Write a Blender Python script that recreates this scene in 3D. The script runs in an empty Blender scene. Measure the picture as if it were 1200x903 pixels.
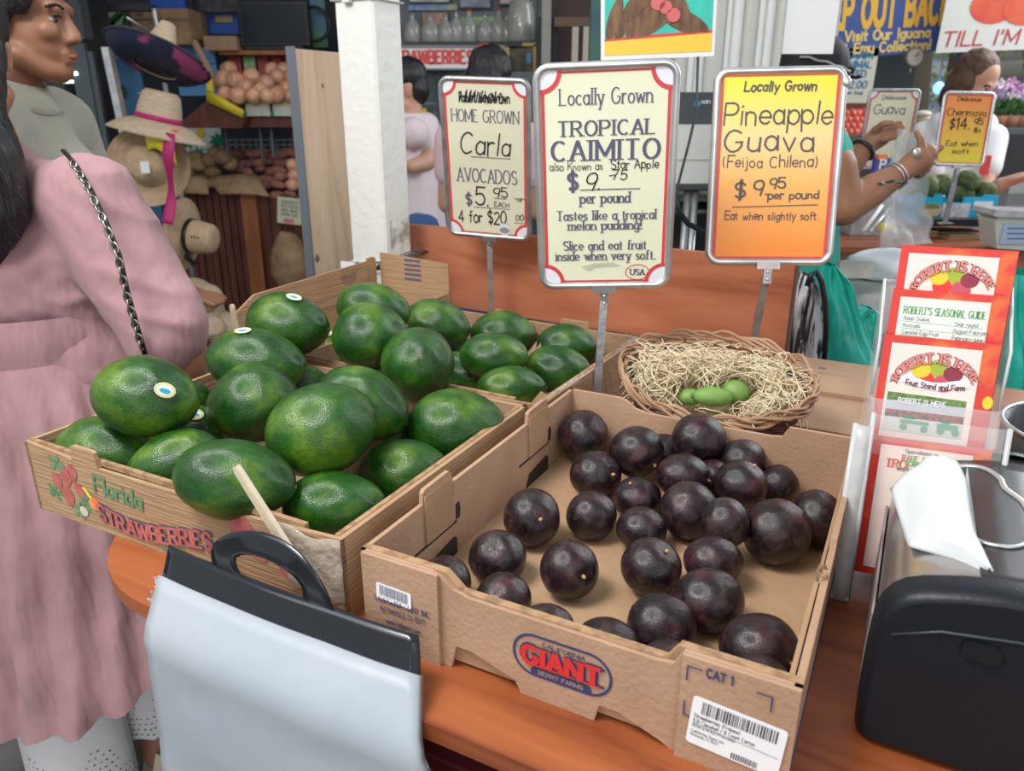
import bpy, math, random
from mathutils import Vector, Matrix, noise
from math import sin, cos, pi, radians, sqrt, atan2

# ---------------------------------------------------------------- camera, world, light
S = bpy.context.scene
CAMZ = 1.40
PITCH = radians(20)
cam_d = bpy.data.cameras.new('camera')
cam_d.sensor_width = 36.0
cam_d.lens = 27.0
cam_d.clip_start = 0.02
cam_d.clip_end = 200
cam_d.dof.use_dof = True
cam_d.dof.focus_distance = 0.95
cam_d.dof.aperture_fstop = 7.5
cam = bpy.data.objects.new('camera', cam_d)
S.collection.objects.link(cam)
cam.location = (0, 0, CAMZ)
cam.rotation_euler = (pi/2-PITCH, 0, 0)
S.camera = cam
S.view_settings.view_transform = 'Standard'
S.view_settings.look = 'None'
S.view_settings.exposure = 0.1
S.view_settings.gamma = 1.0
S.view_settings.use_curve_mapping = False

W = bpy.data.worlds.new('sky'); S.world = W; W.use_nodes = True
wn = W.node_tree.nodes; wl = W.node_tree.links
bg = wn['Background']
bg.inputs['Color'].default_value = (0.93, 0.97, 1.0, 1)
bg.inputs['Strength'].default_value = 0.56

def area(name, loc, target, size, energy, color=(1, 1, 1), sy=None):
    d = bpy.data.lights.new(name, 'AREA'); d.energy = energy; d.color = color
    d.shape = 'RECTANGLE'; d.size = size; d.size_y = sy or size
    o = bpy.data.objects.new(name, d); S.collection.objects.link(o)
    o.location = loc
    o.rotation_euler = (Vector(target)-Vector(loc)).to_track_quat('-Z', 'Y').to_euler()
    return o
area('highlight_key', (-0.75, 0.35, 2.5), (-0.1, 1.0, 0.9), 0.6, 23, (1.0, 0.99, 0.96), 0.4)  # added key light, kept small to put distinct highlights on the fruit
area('skylight', (-1.3, 0.1, 3.1), (0, 1.1, 0.9), 1.8, 34, (1.0, 0.99, 0.96))
area('open_side_daylight', (3.6, 3.2, 2.9), (0.6, 1.4, 1.0), 2.2, 95, (0.93, 0.98, 1.0))
area('entrance_daylight', (0.4, -2.4, 2.2), (-0.1, 1.0, 0.8), 2.4, 34, (1.0, 0.98, 0.95))

# ---------------------------------------------------------------- frames and helpers
CP, SP = cos(PITCH), sin(PITCH)
def ray(x, y):
    u = (x-600)/900.0; v = -(y-451.5)/900.0
    return Vector((u, v*SP+CP, v*CP-SP))
CAM = Vector((0, 0, CAMZ))
def atY(x, y, Y): d = ray(x, y); return CAM+d*(Y/d.y)      # a point at a measured distance in front
def atZ(x, y, z): d = ray(x, y); return CAM+d*((z-CAMZ)/d.z)
YAW = radians(-27.7)
OA = Vector((-0.146, 0.640, 0.9))
RL = Matrix.Rotation(YAW, 4, 'Z')
ML = Matrix.Translation(OA) @ RL        # counter frame: a along the front edge, b away from the front, z up
def L(a, b, z=0): return ML @ Vector((a, b, z))
COL = S.collection

class MB:
    def __init__(s): s.v = []; s.f = []; s.m = []; s.sm = []
    def add(s, vs, fs, mi=0, smooth=False, M=None):
        o = len(s.v)
        s.v += [tuple(M @ Vector(q)) if M is not None else tuple(q) for q in vs]
        s.f += [tuple(i+o for i in f) for f in fs]
        s.m += [mi]*len(fs); s.sm += [smooth]*len(fs)
        return s
    def box(s, c, d, M=None, mi=0):
        x, y, z = d[0]/2, d[1]/2, d[2]/2
        vs = [(c[0]+i*x, c[1]+j*y, c[2]+k*z) for i in (-1, 1) for j in (-1, 1) for k in (-1, 1)]
        fs = [(0,1,3,2), (4,6,7,5), (0,4,5,1), (2,3,7,6), (0,2,6,4), (1,5,7,3)]
        return s.add(vs, fs, mi, False, M)
    def bbox(s, lo, hi, M=None, mi=0):
        return s.box([(a+b)/2 for a, b in zip(lo, hi)], [b-a for a, b in zip(lo, hi)], M, mi)
    def prism(s, poly, t, M=None, mi=0, smooth=False):
        # poly in local xy, extruded from z=0 to z=t
        n = len(poly)
        vs = [(p[0], p[1], 0) for p in poly]+[(p[0], p[1], t) for p in poly]
        fs = [tuple(range(n-1, -1, -1)), tuple(range(n, 2*n))]
        fs += [(i, (i+1) % n, n+(i+1) % n, n+i) for i in range(n)]
        return s.add(vs, fs, mi, smooth, M)
    def tube(s, path, r, n=8, closed=False, mi=0, M=None, caps=True, flat=1.0, smooth=True):
        P = [Vector(p) for p in path]; N = len(P)
        rr = r if isinstance(r, (list, tuple)) else [r]*N
        T = []
        for i in range(N):
            if closed: t = P[(i+1) % N]-P[i-1]
            else: t = P[min(i+1, N-1)]-P[max(i-1, 0)]
            T.append(t.normalized() if t.length > 1e-9 else Vector((0, 0, 1)))
        up = Vector((0, 0, 1)) if abs(T[0].z) < .9 else Vector((1, 0, 0))
        a = T[0].cross(up).normalized(); vs = []; fs = []
        for i in range(N):
            if i:
                q = T[i-1].rotation_difference(T[i]); a = q @ a
            a = (a-T[i]*a.dot(T[i])).normalized()
            b = T[i].cross(a)
            for k in range(n):
                w = 2*pi*k/n
                vs.append(P[i]+a*(cos(w)*rr[i])+b*(sin(w)*rr[i]*flat))
        M2 = N if closed else N-1
        for i in range(M2):
            for k in range(n):
                j = (i+1) % N
                fs.append((i*n+k, i*n+(k+1) % n, j*n+(k+1) % n, j*n+k))
        if caps and not closed:
            fs.append(tuple(range(n-1, -1, -1))); fs.append(tuple((N-1)*n+k for k in range(n)))
        return s.add(vs, fs, mi, smooth, M)
    def ell(s, c, r, R=None, nu=16, nv=10, mi=0, M=None, fn=None):
        vs = []; fs = []
        R = R or Matrix.Identity(3); c = Vector(c)
        for j in range(nv+1):
            ph = pi*j/nv
            for i in range(nu if 0 < j < nv else 1):
                th = 2*pi*i/nu
                d = Vector((sin(ph)*cos(th), sin(ph)*sin(th), cos(ph)))
                k = fn(d) if fn else 1.0
                vs.append(c+R @ Vector((d.x*r[0]*k, d.y*r[1]*k, d.z*r[2]*k)))
        def idx(j, i):
            if j == 0: return 0
            if j == nv: return 1+(nv-1)*nu
            return 1+(j-1)*nu+i % nu
        for j in range(nv):
            for i in range(nu):
                if j == 0: fs.append((0, idx(1, i), idx(1, i+1)))
                elif j == nv-1: fs.append((idx(j, i+1), idx(j, i), idx(nv, 0)))
                else: fs.append((idx(j, i), idx(j+1, i), idx(j+1, i+1), idx(j, i+1)))
        return s.add(vs, fs, mi, True, M)
    def caps(s, p0, p1, r0, r1, n=14):
        # tapered capsule
        p0 = Vector(p0); p1 = Vector(p1); d = p1-p0; ln = max(d.length, 1e-6)
        q = Vector((0, 0, 1)).rotation_difference(d.normalized())
        prof = [(r0*cos(t), -r0*sin(t)) for t in (pi/2*.98, pi/3, pi/6, 0)]+[(r1*cos(t), ln+r1*sin(t)) for t in (0, pi/6, pi/3, pi/2*.98)]
        vs = [p0+q @ Vector((r*cos(2*pi*k/n), r*sin(2*pi*k/n), z)) for r, z in prof for k in range(n)]
        fs = []
        for i in range(len(prof)-1):
            for k in range(n): fs.append((i*n+k, i*n+(k+1) % n, (i+1)*n+(k+1) % n, (i+1)*n+k))
        fs.append(tuple(range(n-1, -1, -1))); fs.append(tuple((len(prof)-1)*n+k for k in range(n)))
        return s.add(vs, fs, 0, True)
    def lathe(s, prof, n=24, M=None, mi=0, smooth=True, mod=None):
        vs = []; fs = []
        for r, z in prof:
            for k in range(n):
                w = 2*pi*k/n; m = mod(w, z) if mod else 1
                vs.append((r*m*cos(w), r*m*sin(w), z))
        for i in range(len(prof)-1):
            for k in range(n): fs.append((i*n+k, i*n+(k+1) % n, (i+1)*n+(k+1) % n, (i+1)*n+k))
        if prof[0][0] > 1e-4: fs.append(tuple(range(n-1, -1, -1)))
        if prof[-1][0] > 1e-4: fs.append(tuple((len(prof)-1)*n+k for k in range(n)))
        return s.add(vs, fs, mi, smooth, M)
    def grid(s, nx, ny, fn, t=0.0, mi=0, M=None, smooth=True):
        # a sheet fn(u,v) with thickness t along its normal
        P = [[Vector(fn(i/nx, j/ny)) for i in range(nx+1)] for j in range(ny+1)]
        vs = [p for row in P for p in row]; w = nx+1; n0 = len(vs)
        fs = [(j*w+i, j*w+i+1, (j+1)*w+i+1, (j+1)*w+i) for j in range(ny) for i in range(nx)]
        if t:
            back = []
            for j in range(ny+1):
                for i in range(nx+1):
                    du = P[j][min(i+1, nx)]-P[j][max(i-1, 0)]; dv = P[min(j+1, ny)][i]-P[max(j-1, 0)][i]
                    back.append(P[j][i]-du.cross(dv).normalized()*t)
            vs = vs+back
            fs += [(n0+a, n0+d, n0+c, n0+b) for a, b, c, d in list(fs)]
            rim = [j*0+i for i in range(w)]+[j*w+nx for j in range(1, ny+1)]+[ny*w+i for i in range(nx-1, -1, -1)]+[j*w for j in range(ny-1, 0, -1)]
            for k in range(len(rim)):
                a, b = rim[k], rim[(k+1) % len(rim)]
                fs.append((b, a, n0+a, n0+b))
        return s.add(vs, fs, mi, smooth, M)
    def mesh(s, name, mats):
        me = bpy.data.meshes.new(name); me.from_pydata(s.v, [], s.f)
        for m in (mats if isinstance(mats, (list, tuple)) else [mats]): me.materials.append(m)
        me.polygons.foreach_set('material_index', s.m)
        me.polygons.foreach_set('use_smooth', s.sm)
        me.update(); return me

MW = {}
def thing(name, label, cat, loc=(0, 0, 0), rz=0, group=None, M=None):
    o = bpy.data.objects.new(name, None); COL.objects.link(o)
    o.empty_display_size = .05
    M = M if M is not None else Matrix.Translation(loc) @ Matrix.Rotation(rz, 4, 'Z')
    o.matrix_world = M; MW[o.name] = M.copy()
    tag(o, label, cat, group); return o
def tag(o, label, cat=None, group=None, kind=None):
    if label: o['label'] = label
    if cat: o['category'] = cat
    if group: o['group'] = group
    if kind: o['kind'] = kind
    return o
def part(name, mb, mats, parent=None, world=False, kind=None, label=None, M=None):
    # world=True: the geometry was given in world coordinates
    if world and parent is not None:
        inv = MW[parent.name].inverted()
        mb.v = [tuple(inv @ Vector(q)) for q in mb.v]
    me = mb.mesh(name, mats)
    o = bpy.data.objects.new(name, me); COL.objects.link(o)
    if parent is not None: o.parent = parent; MW[o.name] = MW[parent.name].copy()
    else: MW[o.name] = Matrix.Identity(4)
    if M is not None: o.matrix_local = M; MW[o.name] = MW[o.name] @ M
    if kind: o['kind'] = kind
    if label: o['label'] = label
    return o
def solo(name, mb, mats, label, cat, loc=None, rz=0, group=None, kind=None, world=False, M=None):
    # a thing that is one mesh
    M = M if M is not None else Matrix.Translation(loc or (0, 0, 0)) @ Matrix.Rotation(rz, 4, 'Z')
    if world:
        if loc is None:
            n = len(mb.v); M = Matrix.Translation((sum(q[0] for q in mb.v)/n, sum(q[1] for q in mb.v)/n, min(q[2] for q in mb.v)))
        inv = M.inverted(); mb.v = [tuple(inv @ Vector(q)) for q in mb.v]
    o = bpy.data.objects.new(name, mb.mesh(name, mats)); COL.objects.link(o)
    o.matrix_world = M; MW[o.name] = M.copy()
    return tag(o, label, cat, group, kind)
def struct(name, mb, mats, label=None):
    o = bpy.data.objects.new(name, mb.mesh(name, mats)); COL.objects.link(o)
    o['kind'] = 'structure'; MW[o.name] = Matrix.Identity(4)
    tag(o, label, 'structure'); return o
def copyo(src, name=None, parent=None, M=None):
    c = src.copy(); COL.objects.link(c)
    if parent is not None: c.parent = parent
    if M is not None: c.matrix_world = M; MW[c.name] = M.copy()
    return c
def frame3(x, y, z=None, o=(0, 0, 0)):
    # matrix from axes
    x = Vector(x).normalized(); y = Vector(y); y = (y-x*y.dot(x)).normalized(); z = x.cross(y)
    return Matrix(((x.x, y.x, z.x, o[0]), (x.y, y.y, z.y, o[1]), (x.z, y.z, z.z, o[2]), (0, 0, 0, 1)))
def wb(mb, x0, y0, x1, y1, Y, t=.02, mi=0):
    # box facing us whose front face, at distance Y, spans these measured bounds
    a = atY(x0, y0, Y); b = atY(x1, y1, Y)
    return mb.bbox((a.x, Y, b.z), (b.x, Y+t, a.z), None, mi)

# ---------------------------------------------------------------- materials
def nodes(m): return m.node_tree.nodes, m.node_tree.links
def mat(name, col, rough=.5, spec=.5, metal=0, var=None, vscale=8, vstretch=(1, 1, 1), bump=0, bscale=60, trans=0, ior=1.45, alpha=1, emit=0, coat=0, sub=0, rnd=0, detail=4, sheen=0, bdist=.01, vlo=.38, vhi=.64, bstretch=(1, 1, 1)):
    m = bpy.data.materials.new(name); m.use_nodes = True
    N, K = nodes(m); p = N['Principled BSDF']
    p.inputs['Base Color'].default_value = (*col, 1)
    p.inputs['Roughness'].default_value = rough
    p.inputs['Specular IOR Level'].default_value = spec
    p.inputs['Metallic'].default_value = metal
    p.inputs['Transmission Weight'].default_value = trans
    p.inputs['IOR'].default_value = ior
    p.inputs['Alpha'].default_value = alpha
    p.inputs['Coat Weight'].default_value = coat
    p.inputs['Sheen Weight'].default_value = sheen
    if sub:
        p.inputs['Subsurface Weight'].default_value = sub
        p.inputs['Subsurface Radius'].default_value = (.02, .01, .006)
        p.inputs['Subsurface Scale'].default_value = .5
    if emit:
        p.inputs['Emission Color'].default_value = (*col, 1); p.inputs['Emission Strength'].default_value = emit
    tc = N.new('ShaderNodeTexCoord')
    if var:
        mp = N.new('ShaderNodeMapping'); mp.inputs['Scale'].default_value = vstretch
        K.new(tc.outputs['Object'], mp.inputs['Vector'])
        nz = N.new('ShaderNodeTexNoise'); nz.inputs['Scale'].default_value = vscale; nz.inputs['Detail'].default_value = detail
        K.new(mp.outputs[0], nz.inputs['Vector'])
        rp = N.new('ShaderNodeValToRGB'); rp.color_ramp.elements[0].position = vlo; rp.color_ramp.elements[1].position = vhi
        rp.color_ramp.elements[0].color = (*col, 1); rp.color_ramp.elements[1].color = (*var, 1)
        K.new(nz.outputs['Fac'], rp.inputs['Fac'])
        out = rp.outputs['Color']
        if rnd:
            oi = N.new('ShaderNodeObjectInfo'); hs = N.new('ShaderNodeHueSaturation')
            mr = N.new('ShaderNodeMapRange'); mr.inputs['To Min'].default_value = 1-rnd; mr.inputs['To Max'].default_value = 1+rnd
            K.new(oi.outputs['Random'], mr.inputs['Value']); K.new(mr.outputs[0], hs.inputs['Value'])
            K.new(out, hs.inputs['Color']); out = hs.outputs['Color']
            ad = N.new('ShaderNodeVectorMath'); ad.operation = 'MULTIPLY_ADD'
            ad.inputs[1].default_value = (31, 17, 23)
            cb = N.new('ShaderNodeCombineXYZ')
            for k in range(3): K.new(oi.outputs['Random'], cb.inputs[k])
            K.new(cb.outputs[0], ad.inputs[0]); K.new(mp.outputs[0], ad.inputs[2]); K.new(ad.outputs[0], nz.inputs['Vector'])
        K.new(out, p.inputs['Base Color'])
    if bump:
        mb_ = N.new('ShaderNodeMapping'); mb_.inputs['Scale'].default_value = bstretch
        K.new(tc.outputs['Object'], mb_.inputs['Vector'])
        n2 = N.new('ShaderNodeTexNoise'); n2.inputs['Scale'].default_value = bscale; n2.inputs['Detail'].default_value = 3
        bp = N.new('ShaderNodeBump'); bp.inputs['Strength'].default_value = bump; bp.inputs['Distance'].default_value = bdist
        K.new(mb_.outputs[0], n2.inputs['Vector']); K.new(n2.outputs['Fac'], bp.inputs['Height']); K.new(bp.outputs[0], p.inputs['Normal'])
    return m

def wood(name, c1, c2, c3, scale=1.0, axis=0, rough=.38):
    m = bpy.data.materials.new(name); m.use_nodes = True
    N, K = nodes(m); p = N['Principled BSDF']; p.inputs['Roughness'].default_value = rough
    tc = N.new('ShaderNodeTexCoord'); mp = N.new('ShaderNodeMapping')
    st = [9*scale]*3; st[axis] = .9*scale; mp.inputs['Scale'].default_value = st
    K.new(tc.outputs['Object'], mp.inputs['Vector'])
    n1 = N.new('ShaderNodeTexNoise'); n1.inputs['Scale'].default_value = 1.1; n1.inputs['Detail'].default_value = 2; n1.inputs['Distortion'].default_value = 1.0
    n2 = N.new('ShaderNodeTexNoise'); n2.inputs['Scale'].default_value = 12; n2.inputs['Detail'].default_value = 5
    K.new(mp.outputs[0], n1.inputs['Vector']); K.new(mp.outputs[0], n2.inputs['Vector'])
    mu = N.new('ShaderNodeMath'); mu.operation = 'MULTIPLY'; mu.inputs[1].default_value = 3.2
    fr = N.new('ShaderNodeMath'); fr.operation = 'PINGPONG'; fr.inputs[1].default_value = .5
    K.new(n1.outputs['Fac'], mu.inputs[0]); K.new(mu.outputs[0], fr.inputs[0])
    a2 = N.new('ShaderNodeMath'); a2.operation = 'MULTIPLY_ADD'; a2.inputs[1].default_value = .45
    K.new(n2.outputs['Fac'], a2.inputs[0]); K.new(fr.outputs[0], a2.inputs[2])
    rp = N.new('ShaderNodeValToRGB'); e = rp.color_ramp.elements
    e[0].position = .12; e[0].color = (*c3, 1); e[1].position = .8; e[1].color = (*c1, 1)
    x = e.new(.42); x.color = (*c2, 1)
    K.new(a2.outputs[0], rp.inputs['Fac']); K.new(rp.outputs['Color'], p.inputs['Base Color'])
    return m

M_ = {}
M_['counter'] = wood('cherry_laminate', (.38, .115, .040), (.29, .080, .026), (.165, .038, .012), 1.0, 0, .36)
M_['panel'] = wood('cherry_panel', (.50, .19, .105), (.40, .135, .066), (.28, .082, .038), .8, 0, .42)
M_['ply'] = wood('plywood', (.60, .44, .31), (.53, .38, .26), (.45, .31, .2), 1.0, 2, .7)
M_['kraft'] = mat('kraft_cardboard', (.385, .24, .155), .8, .2, var=(.435, .28, .185), vscale=14, bump=.15, bscale=180)
M_['kraft_in'] = mat('kraft_inside', (.43, .275, .165), .85, .15, var=(.36, .225, .13), vscale=9, bump=.15, bscale=120)
M_['kraft_edge'] = mat('kraft_cut_edge', (.38, .24, .14), .9, .1, var=(.25, .155, .09), vscale=90, vlo=.45, vhi=.6)
M_['kraft_old'] = mat('old_cardboard', (.43, .28, .165), .85, .15, var=(.375, .235, .135), vscale=7, bump=.3, bscale=40, bstretch=(.3, .3, 6))
M_['kraft_dark'] = mat('weathered_cardboard', (.30, .19, .11), .85, .15, var=(.41, .27, .16), vscale=12, bump=.4, bscale=60)
M_['steel'] = mat('galvanised_steel', (.52, .54, .56), .38, .5, .85, var=(.35, .37, .39), vscale=30, bump=.1)
M_['steel_l'] = mat('light_steel', (.68, .70, .71), .3, .5, .8, var=(.52, .53, .54), vscale=18)
M_['cream'] = mat('cream_sign', (.74, .76, .55), .3, .5, var=(.79, .80, .61), vscale=5)
M_['cream2'] = mat('cream_sign_aged', (.72, .72, .54), .32, .5, var=(.64, .63, .48), vscale=6)
M_['white'] = mat('white_paint', (.78, .79, .80), .45)
M_['paper'] = mat('white_paper', (.80, .82, .84), .7, .2)
M_['signwhite'] = mat('sign_white', (.76, .77, .83), .35)
M_['red'] = mat('sign_red', (.63, .06, .07), .4)
M_['slate'] = mat('slate_print', (.105, .10, .17), .5)
M_['black'] = mat('black_marker', (.012, .012, .015), .5)
M_['bplastic'] = mat('black_plastic', (.009, .011, .015), .36, .5, var=(.016, .018, .024), vscale=20, bump=.12, bscale=260)
M_['bgloss'] = mat('black_gloss_plastic', (.010, .012, .016), .16, .6)
M_['navy_ink'] = mat('navy_ink', (.035, .045, .13), .7)
M_['red_ink'] = mat('red_ink', (.62, .028, .025), .6)

# ---------------------------------------------------------------- stroke lettering
G = {
'A': (7, "0,0 3.5,10 7,0;1.3,3.4 5.7,3.4"), 'B': (6.6, "0,0 0,10;0,10 3.2,10 @3.4,7.6,2.4,2.4,90,-90 0,5.2;3.2,5.2 @3.8,2.6,2.7,2.6,90,-90 0,0"),
'C': (7, "@3.7,5,3.7,5,50,310"), 'D': (7, "0,0 0,10;0,10 2.6,10 @2.6,5,4.2,5,90,-90 0,0"), 'E': (6, "0,0 0,10;0,10 5.8,10;0,5.2 4.4,5.2;0,0 6,0"),
'F': (5.8, "0,0 0,10;0,10 5.8,10;0,5 4.4,5"), 'G': (7.4, "@3.7,5,3.7,5,50,330 7.1,4.4;7.1,4.5 4.6,4.5"), 'H': (7, "0,0 0,10;7,0 7,10;0,5.2 7,5.2"),
'I': (1, "0.5,0 0.5,10"), 'J': (4.6, "4.2,10 4.2,3 @2.1,2.4,2.1,2.4,0,-180"), 'K': (6.6, "0,0 0,10;6.2,10 0,4;2.2,6 6.6,0"), 'L': (5.6, "0,0 0,10;0,0 5.6,0"),
'M': (8.4, "0,0 0,10 4.2,2 8.4,10 8.4,0"), 'N': (7, "0,0 0,10 7,0 7,10"), 'O': (7.6, "@3.8,5,3.8,5,0,360"), 'P': (6.2, "0,0 0,10;0,10 3.2,10 @3.4,7.4,2.7,2.6,90,-90 0,4.8"),
'Q': (7.6, "@3.8,5,3.8,5,0,360;4.5,2.5 7.4,-.8"), 'R': (6.8, "0,0 0,10;0,10 3.2,10 @3.4,7.5,2.6,2.5,90,-90 0,5;3,5 6.8,0"),
'S': (6, "5.6,8.4 @3,7.6,2.6,2.4,40,250 @3,2.5,2.9,2.5,70,-140"), 'T': (6.8, "3.4,0 3.4,10;0,10 6.8,10"), 'U': (7, "0,10 0,3.4 @3.5,3.4,3.5,3.4,180,360 7,10"),
'V': (7, "0,10 3.5,0 7,10"), 'W': (9.6, "0,10 2.4,0 4.8,9 7.2,0 9.6,10"), 'X': (6.6, "0,0 6.6,10;0,10 6.6,0"), 'Y': (6.8, "0,10 3.4,5 6.8,10;3.4,5 3.4,0"), 'Z': (6, "0,10 6,10 0,0 6,0"),
'a': (5, "@2.4,3,2.4,3,0,360;4.8,6 4.8,0"), 'b': (5, "0,10 0,0;@2.5,3,2.5,3,180,-180"), 'c': (4.6, "@2.6,3,2.6,3,50,310"), 'd': (5, "@2.4,3,2.4,3,0,360;4.9,10 4.9,0"),
'e': (5, "0,3.2 5,3.2 @2.5,3.2,2.5,2.9,0,315"), 'f': (3.4, "3.6,9.4 @2.5,8.4,1.3,1.6,60,180 1.2,0;0,6 3,6"), 'g': (5, "@2.4,3,2.4,3,0,360;4.9,6 4.9,-1.2 @2.6,-1.2,2.3,2,0,-150"),
'h': (4.8, "0,0 0,10;0,3.6 @2.3,3.6,2.3,2.4,180,0 4.6,0"), 'i': (1, "0.5,0 0.5,6;0.4,8.2 0.6,8.6"), 'j': (2, "1.4,6 1.4,-1.4 @.2,-1.4,1.2,1.4,0,-120;1.3,8.2 1.5,8.6"),
'k': (4.8, "0,0 0,10;4.4,6 0,2.4;1.6,3.8 4.8,0"), 'l': (1, "0.5,0 0.5,10"), 'm': (7.8, "0,0 0,6;0,4 @1.9,4,1.9,2,180,0 3.8,0;3.8,4 @5.7,4,1.9,2,180,0 7.6,0"),
'n': (4.8, "0,0 0,6;0,3.6 @2.3,3.6,2.3,2.4,180,0 4.6,0"), 'o': (5, "@2.5,3,2.5,3,0,360"), 'p': (5, "0,-3.4 0,6;@2.5,3,2.5,3,180,-180"), 'q': (5, "@2.4,3,2.4,3,0,360;4.9,6 4.9,-3.4"),
'r': (3.2, "0,0 0,6;0,3.4 @2.2,3.6,2.2,2.4,180,60"), 's': (4, "3.7,5 @2,4.5,1.8,1.5,40,260 @2,1.6,2,1.6,75,-150"), 't': (3.2, "1.3,8.6 1.3,1.4 @2.4,1.4,1.1,1.4,180,290;0,6 3,6"),
'u': (4.8, "0,6 0,2.4 @2.3,2.4,2.3,2.4,180,360 4.6,6;4.6,6 4.6,0"), 'v': (4.8, "0,6 2.4,0 4.8,6"), 'w': (7, "0,6 1.8,0 3.5,5.4 5.2,0 7,6"), 'x': (4.6, "0,0 4.6,6;0,6 4.6,0"),
'y': (4.8, "0,6 2.5,0;4.8,6 1.4,-3.4"), 'z': (4.4, "0,6 4.4,6 0,0 4.4,0"),
'0': (6, "@3,5,3,5,0,360"), '1': (2.6, "0,8.2 1.6,10 1.6,0"), '2': (6, "@3,7.2,2.8,2.8,160,-20 0,0 6,0"), '3': (5.6, "@2.6,7.6,2.6,2.4,150,-80;@2.6,2.6,2.9,2.7,85,-150"),
'4': (6, "4.4,0 4.4,10 0,3 6,3"), '5': (5.8, "5.4,10 .8,10 .4,5.6 @2.7,3.2,3,3.2,125,-150"), '6': (6, "4.6,10 @3,3.2,3,3.2,160,-200"), '7': (5.6, "0,10 5.6,10 2,0"),
'8': (5.8, "@2.9,7.6,2.4,2.3,0,360;@2.9,2.7,2.9,2.7,0,360"), '9': (5.8, "@2.8,6.8,2.8,3.1,0,360;5.6,7 4.6,0"),
'$': (5.8, "5.2,8 @2.9,7.2,2.4,2.1,40,250 @2.9,2.8,2.5,2.2,70,-140;2.9,11 2.9,-1"), '&': (7, "7,0 1.2,7.6 @2.8,8,1.6,1.8,190,-10 @2.6,2.6,2.6,2.6,130,350 6.6,4.4"),
'!': (1, "0.5,3 0.5,10;0.5,0 0.5,.5"), '(': (2.4, "@3.4,4.5,3.2,6.5,130,230"), ')': (2.4, "@-1,4.5,3.2,6.5,-50,50"), "'": (1, "0.5,10 0.3,7.6"), ',': (1, "0.6,.8 0,-1.8"),
'.': (1, "0.4,0 0.6,.4"), '/': (4, "0,-1 4,11"), '-': (3.4, "0,4.4 3.4,4.4"), '_': (6, "0,-.6 6,-.6"), ' ': (3.4, ""), ':': (1, ".4,.4 .6,.4;.4,5.4 .6,5.4"), '+': (5, "0,4 5,4;2.5,1.5 2.5,6.5"),
}
def glyph(ch):
    w, src = G.get(ch, G[' ']); out = []
    for st in src.split(';'):
        if not st.strip(): continue
        pts = []
        for tk in st.split():
            if tk[0] == '@':
                cx, cy, rx, ry, a0, a1 = [float(q) for q in tk[1:].split(',')]
                n = max(4, int(abs(a1-a0)/24))
                pts += [(cx+rx*cos(radians(a0+(a1-a0)*k/n)), cy+ry*sin(radians(a0+(a1-a0)*k/n))) for k in range(n+1)]
            else: pts.append(tuple(float(q) for q in tk.split(',')))
        out.append(pts)
    return w, out
ZS = [0]
def ribbon(mb, pts, thick, mapf, mi=0, contrast=0.0):
    # joined quads; contrast>0 makes near-vertical strokes heavier than level ones
    n = len(pts); ZS[0] = (ZS[0]+3) % 17
    for i in range(n-1):
        (x0, y0), (x1, y1) = pts[i], pts[i+1]
        dx, dy = x1-x0, y1-y0; ln = sqrt(dx*dx+dy*dy)
        if ln < 1e-6: continue
        dx /= ln; dy /= ln
        t = thick*(1-contrast*(1-abs(dy)))
        e = min(t*.5, .35*ln+t*.15) if contrast == 0 else t*.12
        ax, ay = x0-dx*e, y0-dy*e; bx, by = x1+dx*e, y1+dy*e
        nx, ny = -dy*t/2, dx*t/2
        q = [mapf(ax+nx, ay+ny), mapf(ax-nx, ay-ny), mapf(bx-nx, by-ny), mapf(bx+nx, by+ny)]
        nn = (q[1]-q[0]).cross(q[2]-q[0])
        if nn.length > 1e-12: nn = nn.normalized()*((ZS[0]+i) % 17)*1.2e-5
        mb.add([w+nn for w in q], [(0, 1, 2, 3)], mi)
def text_width(s, gap=1.8, wf=1.0): return sum(glyph(c)[0]*wf+gap for c in s)-gap
def write(mb, s, M, cx, y, h, width=None, thick=.9, gap=1.8, wf=1.0, serif=False, hand=0, slant=0, align='c', mi=0, curve=None, z=0.0006, contrast=None, seed=1):
    """Lay the string on the local xy plane of M: cx is its centre (or left end), y its baseline, h the capital height."""
    rnd = random.Random(seed+len(s)*7+ord(s[0]))
    k = h/10.0; tw = text_width(s, gap, wf)*k; sx = k
    if width: sx = k*width/tw; tw = width
    x = cx-tw/2 if align == 'c' else cx
    if contrast is None: contrast = .55 if serif else 0
    for ch in s:
        w, sts = glyph(ch); jy = rnd.uniform(-.5, .5)*hand; js = 1+rnd.uniform(-.08, .1)*hand; sl = slant+rnd.uniform(-.05, .08)*hand
        def mapf(px, py, x=x, jy=jy, js=js, sl=sl):
            X = x+(px*wf*js+py*sl)*sx; Y = y+(py*js+jy)*k
            if curve: X, Y = curve(X, Y)
            return M @ Vector((X, Y, z))
        for st in sts:
            if hand: st = [(a+rnd.uniform(-.12, .12)*hand, b+rnd.uniform(-.15, .15)*hand) for a, b in st]
            ribbon(mb, st, thick*k/ (k if True else 1), mapf, mi, contrast)
            if serif:
                for e in (0, -1):
                    ex, ey = st[e]; nx_, ny_ = st[1 if e == 0 else -2]
                    if abs(ny_-ey) > abs(nx_-ex)*1.2 and (abs(ey) < .1 or abs(ey-10) < .1 or abs(ey-6) < .1 or ey < -3):
                        ribbon(mb, [(ex-thick*1.1, ey), (ex+thick*1.1, ey)], thick*.35, mapf, mi, 0)
        x += (w*wf+gap)*sx
    return mb
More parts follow.
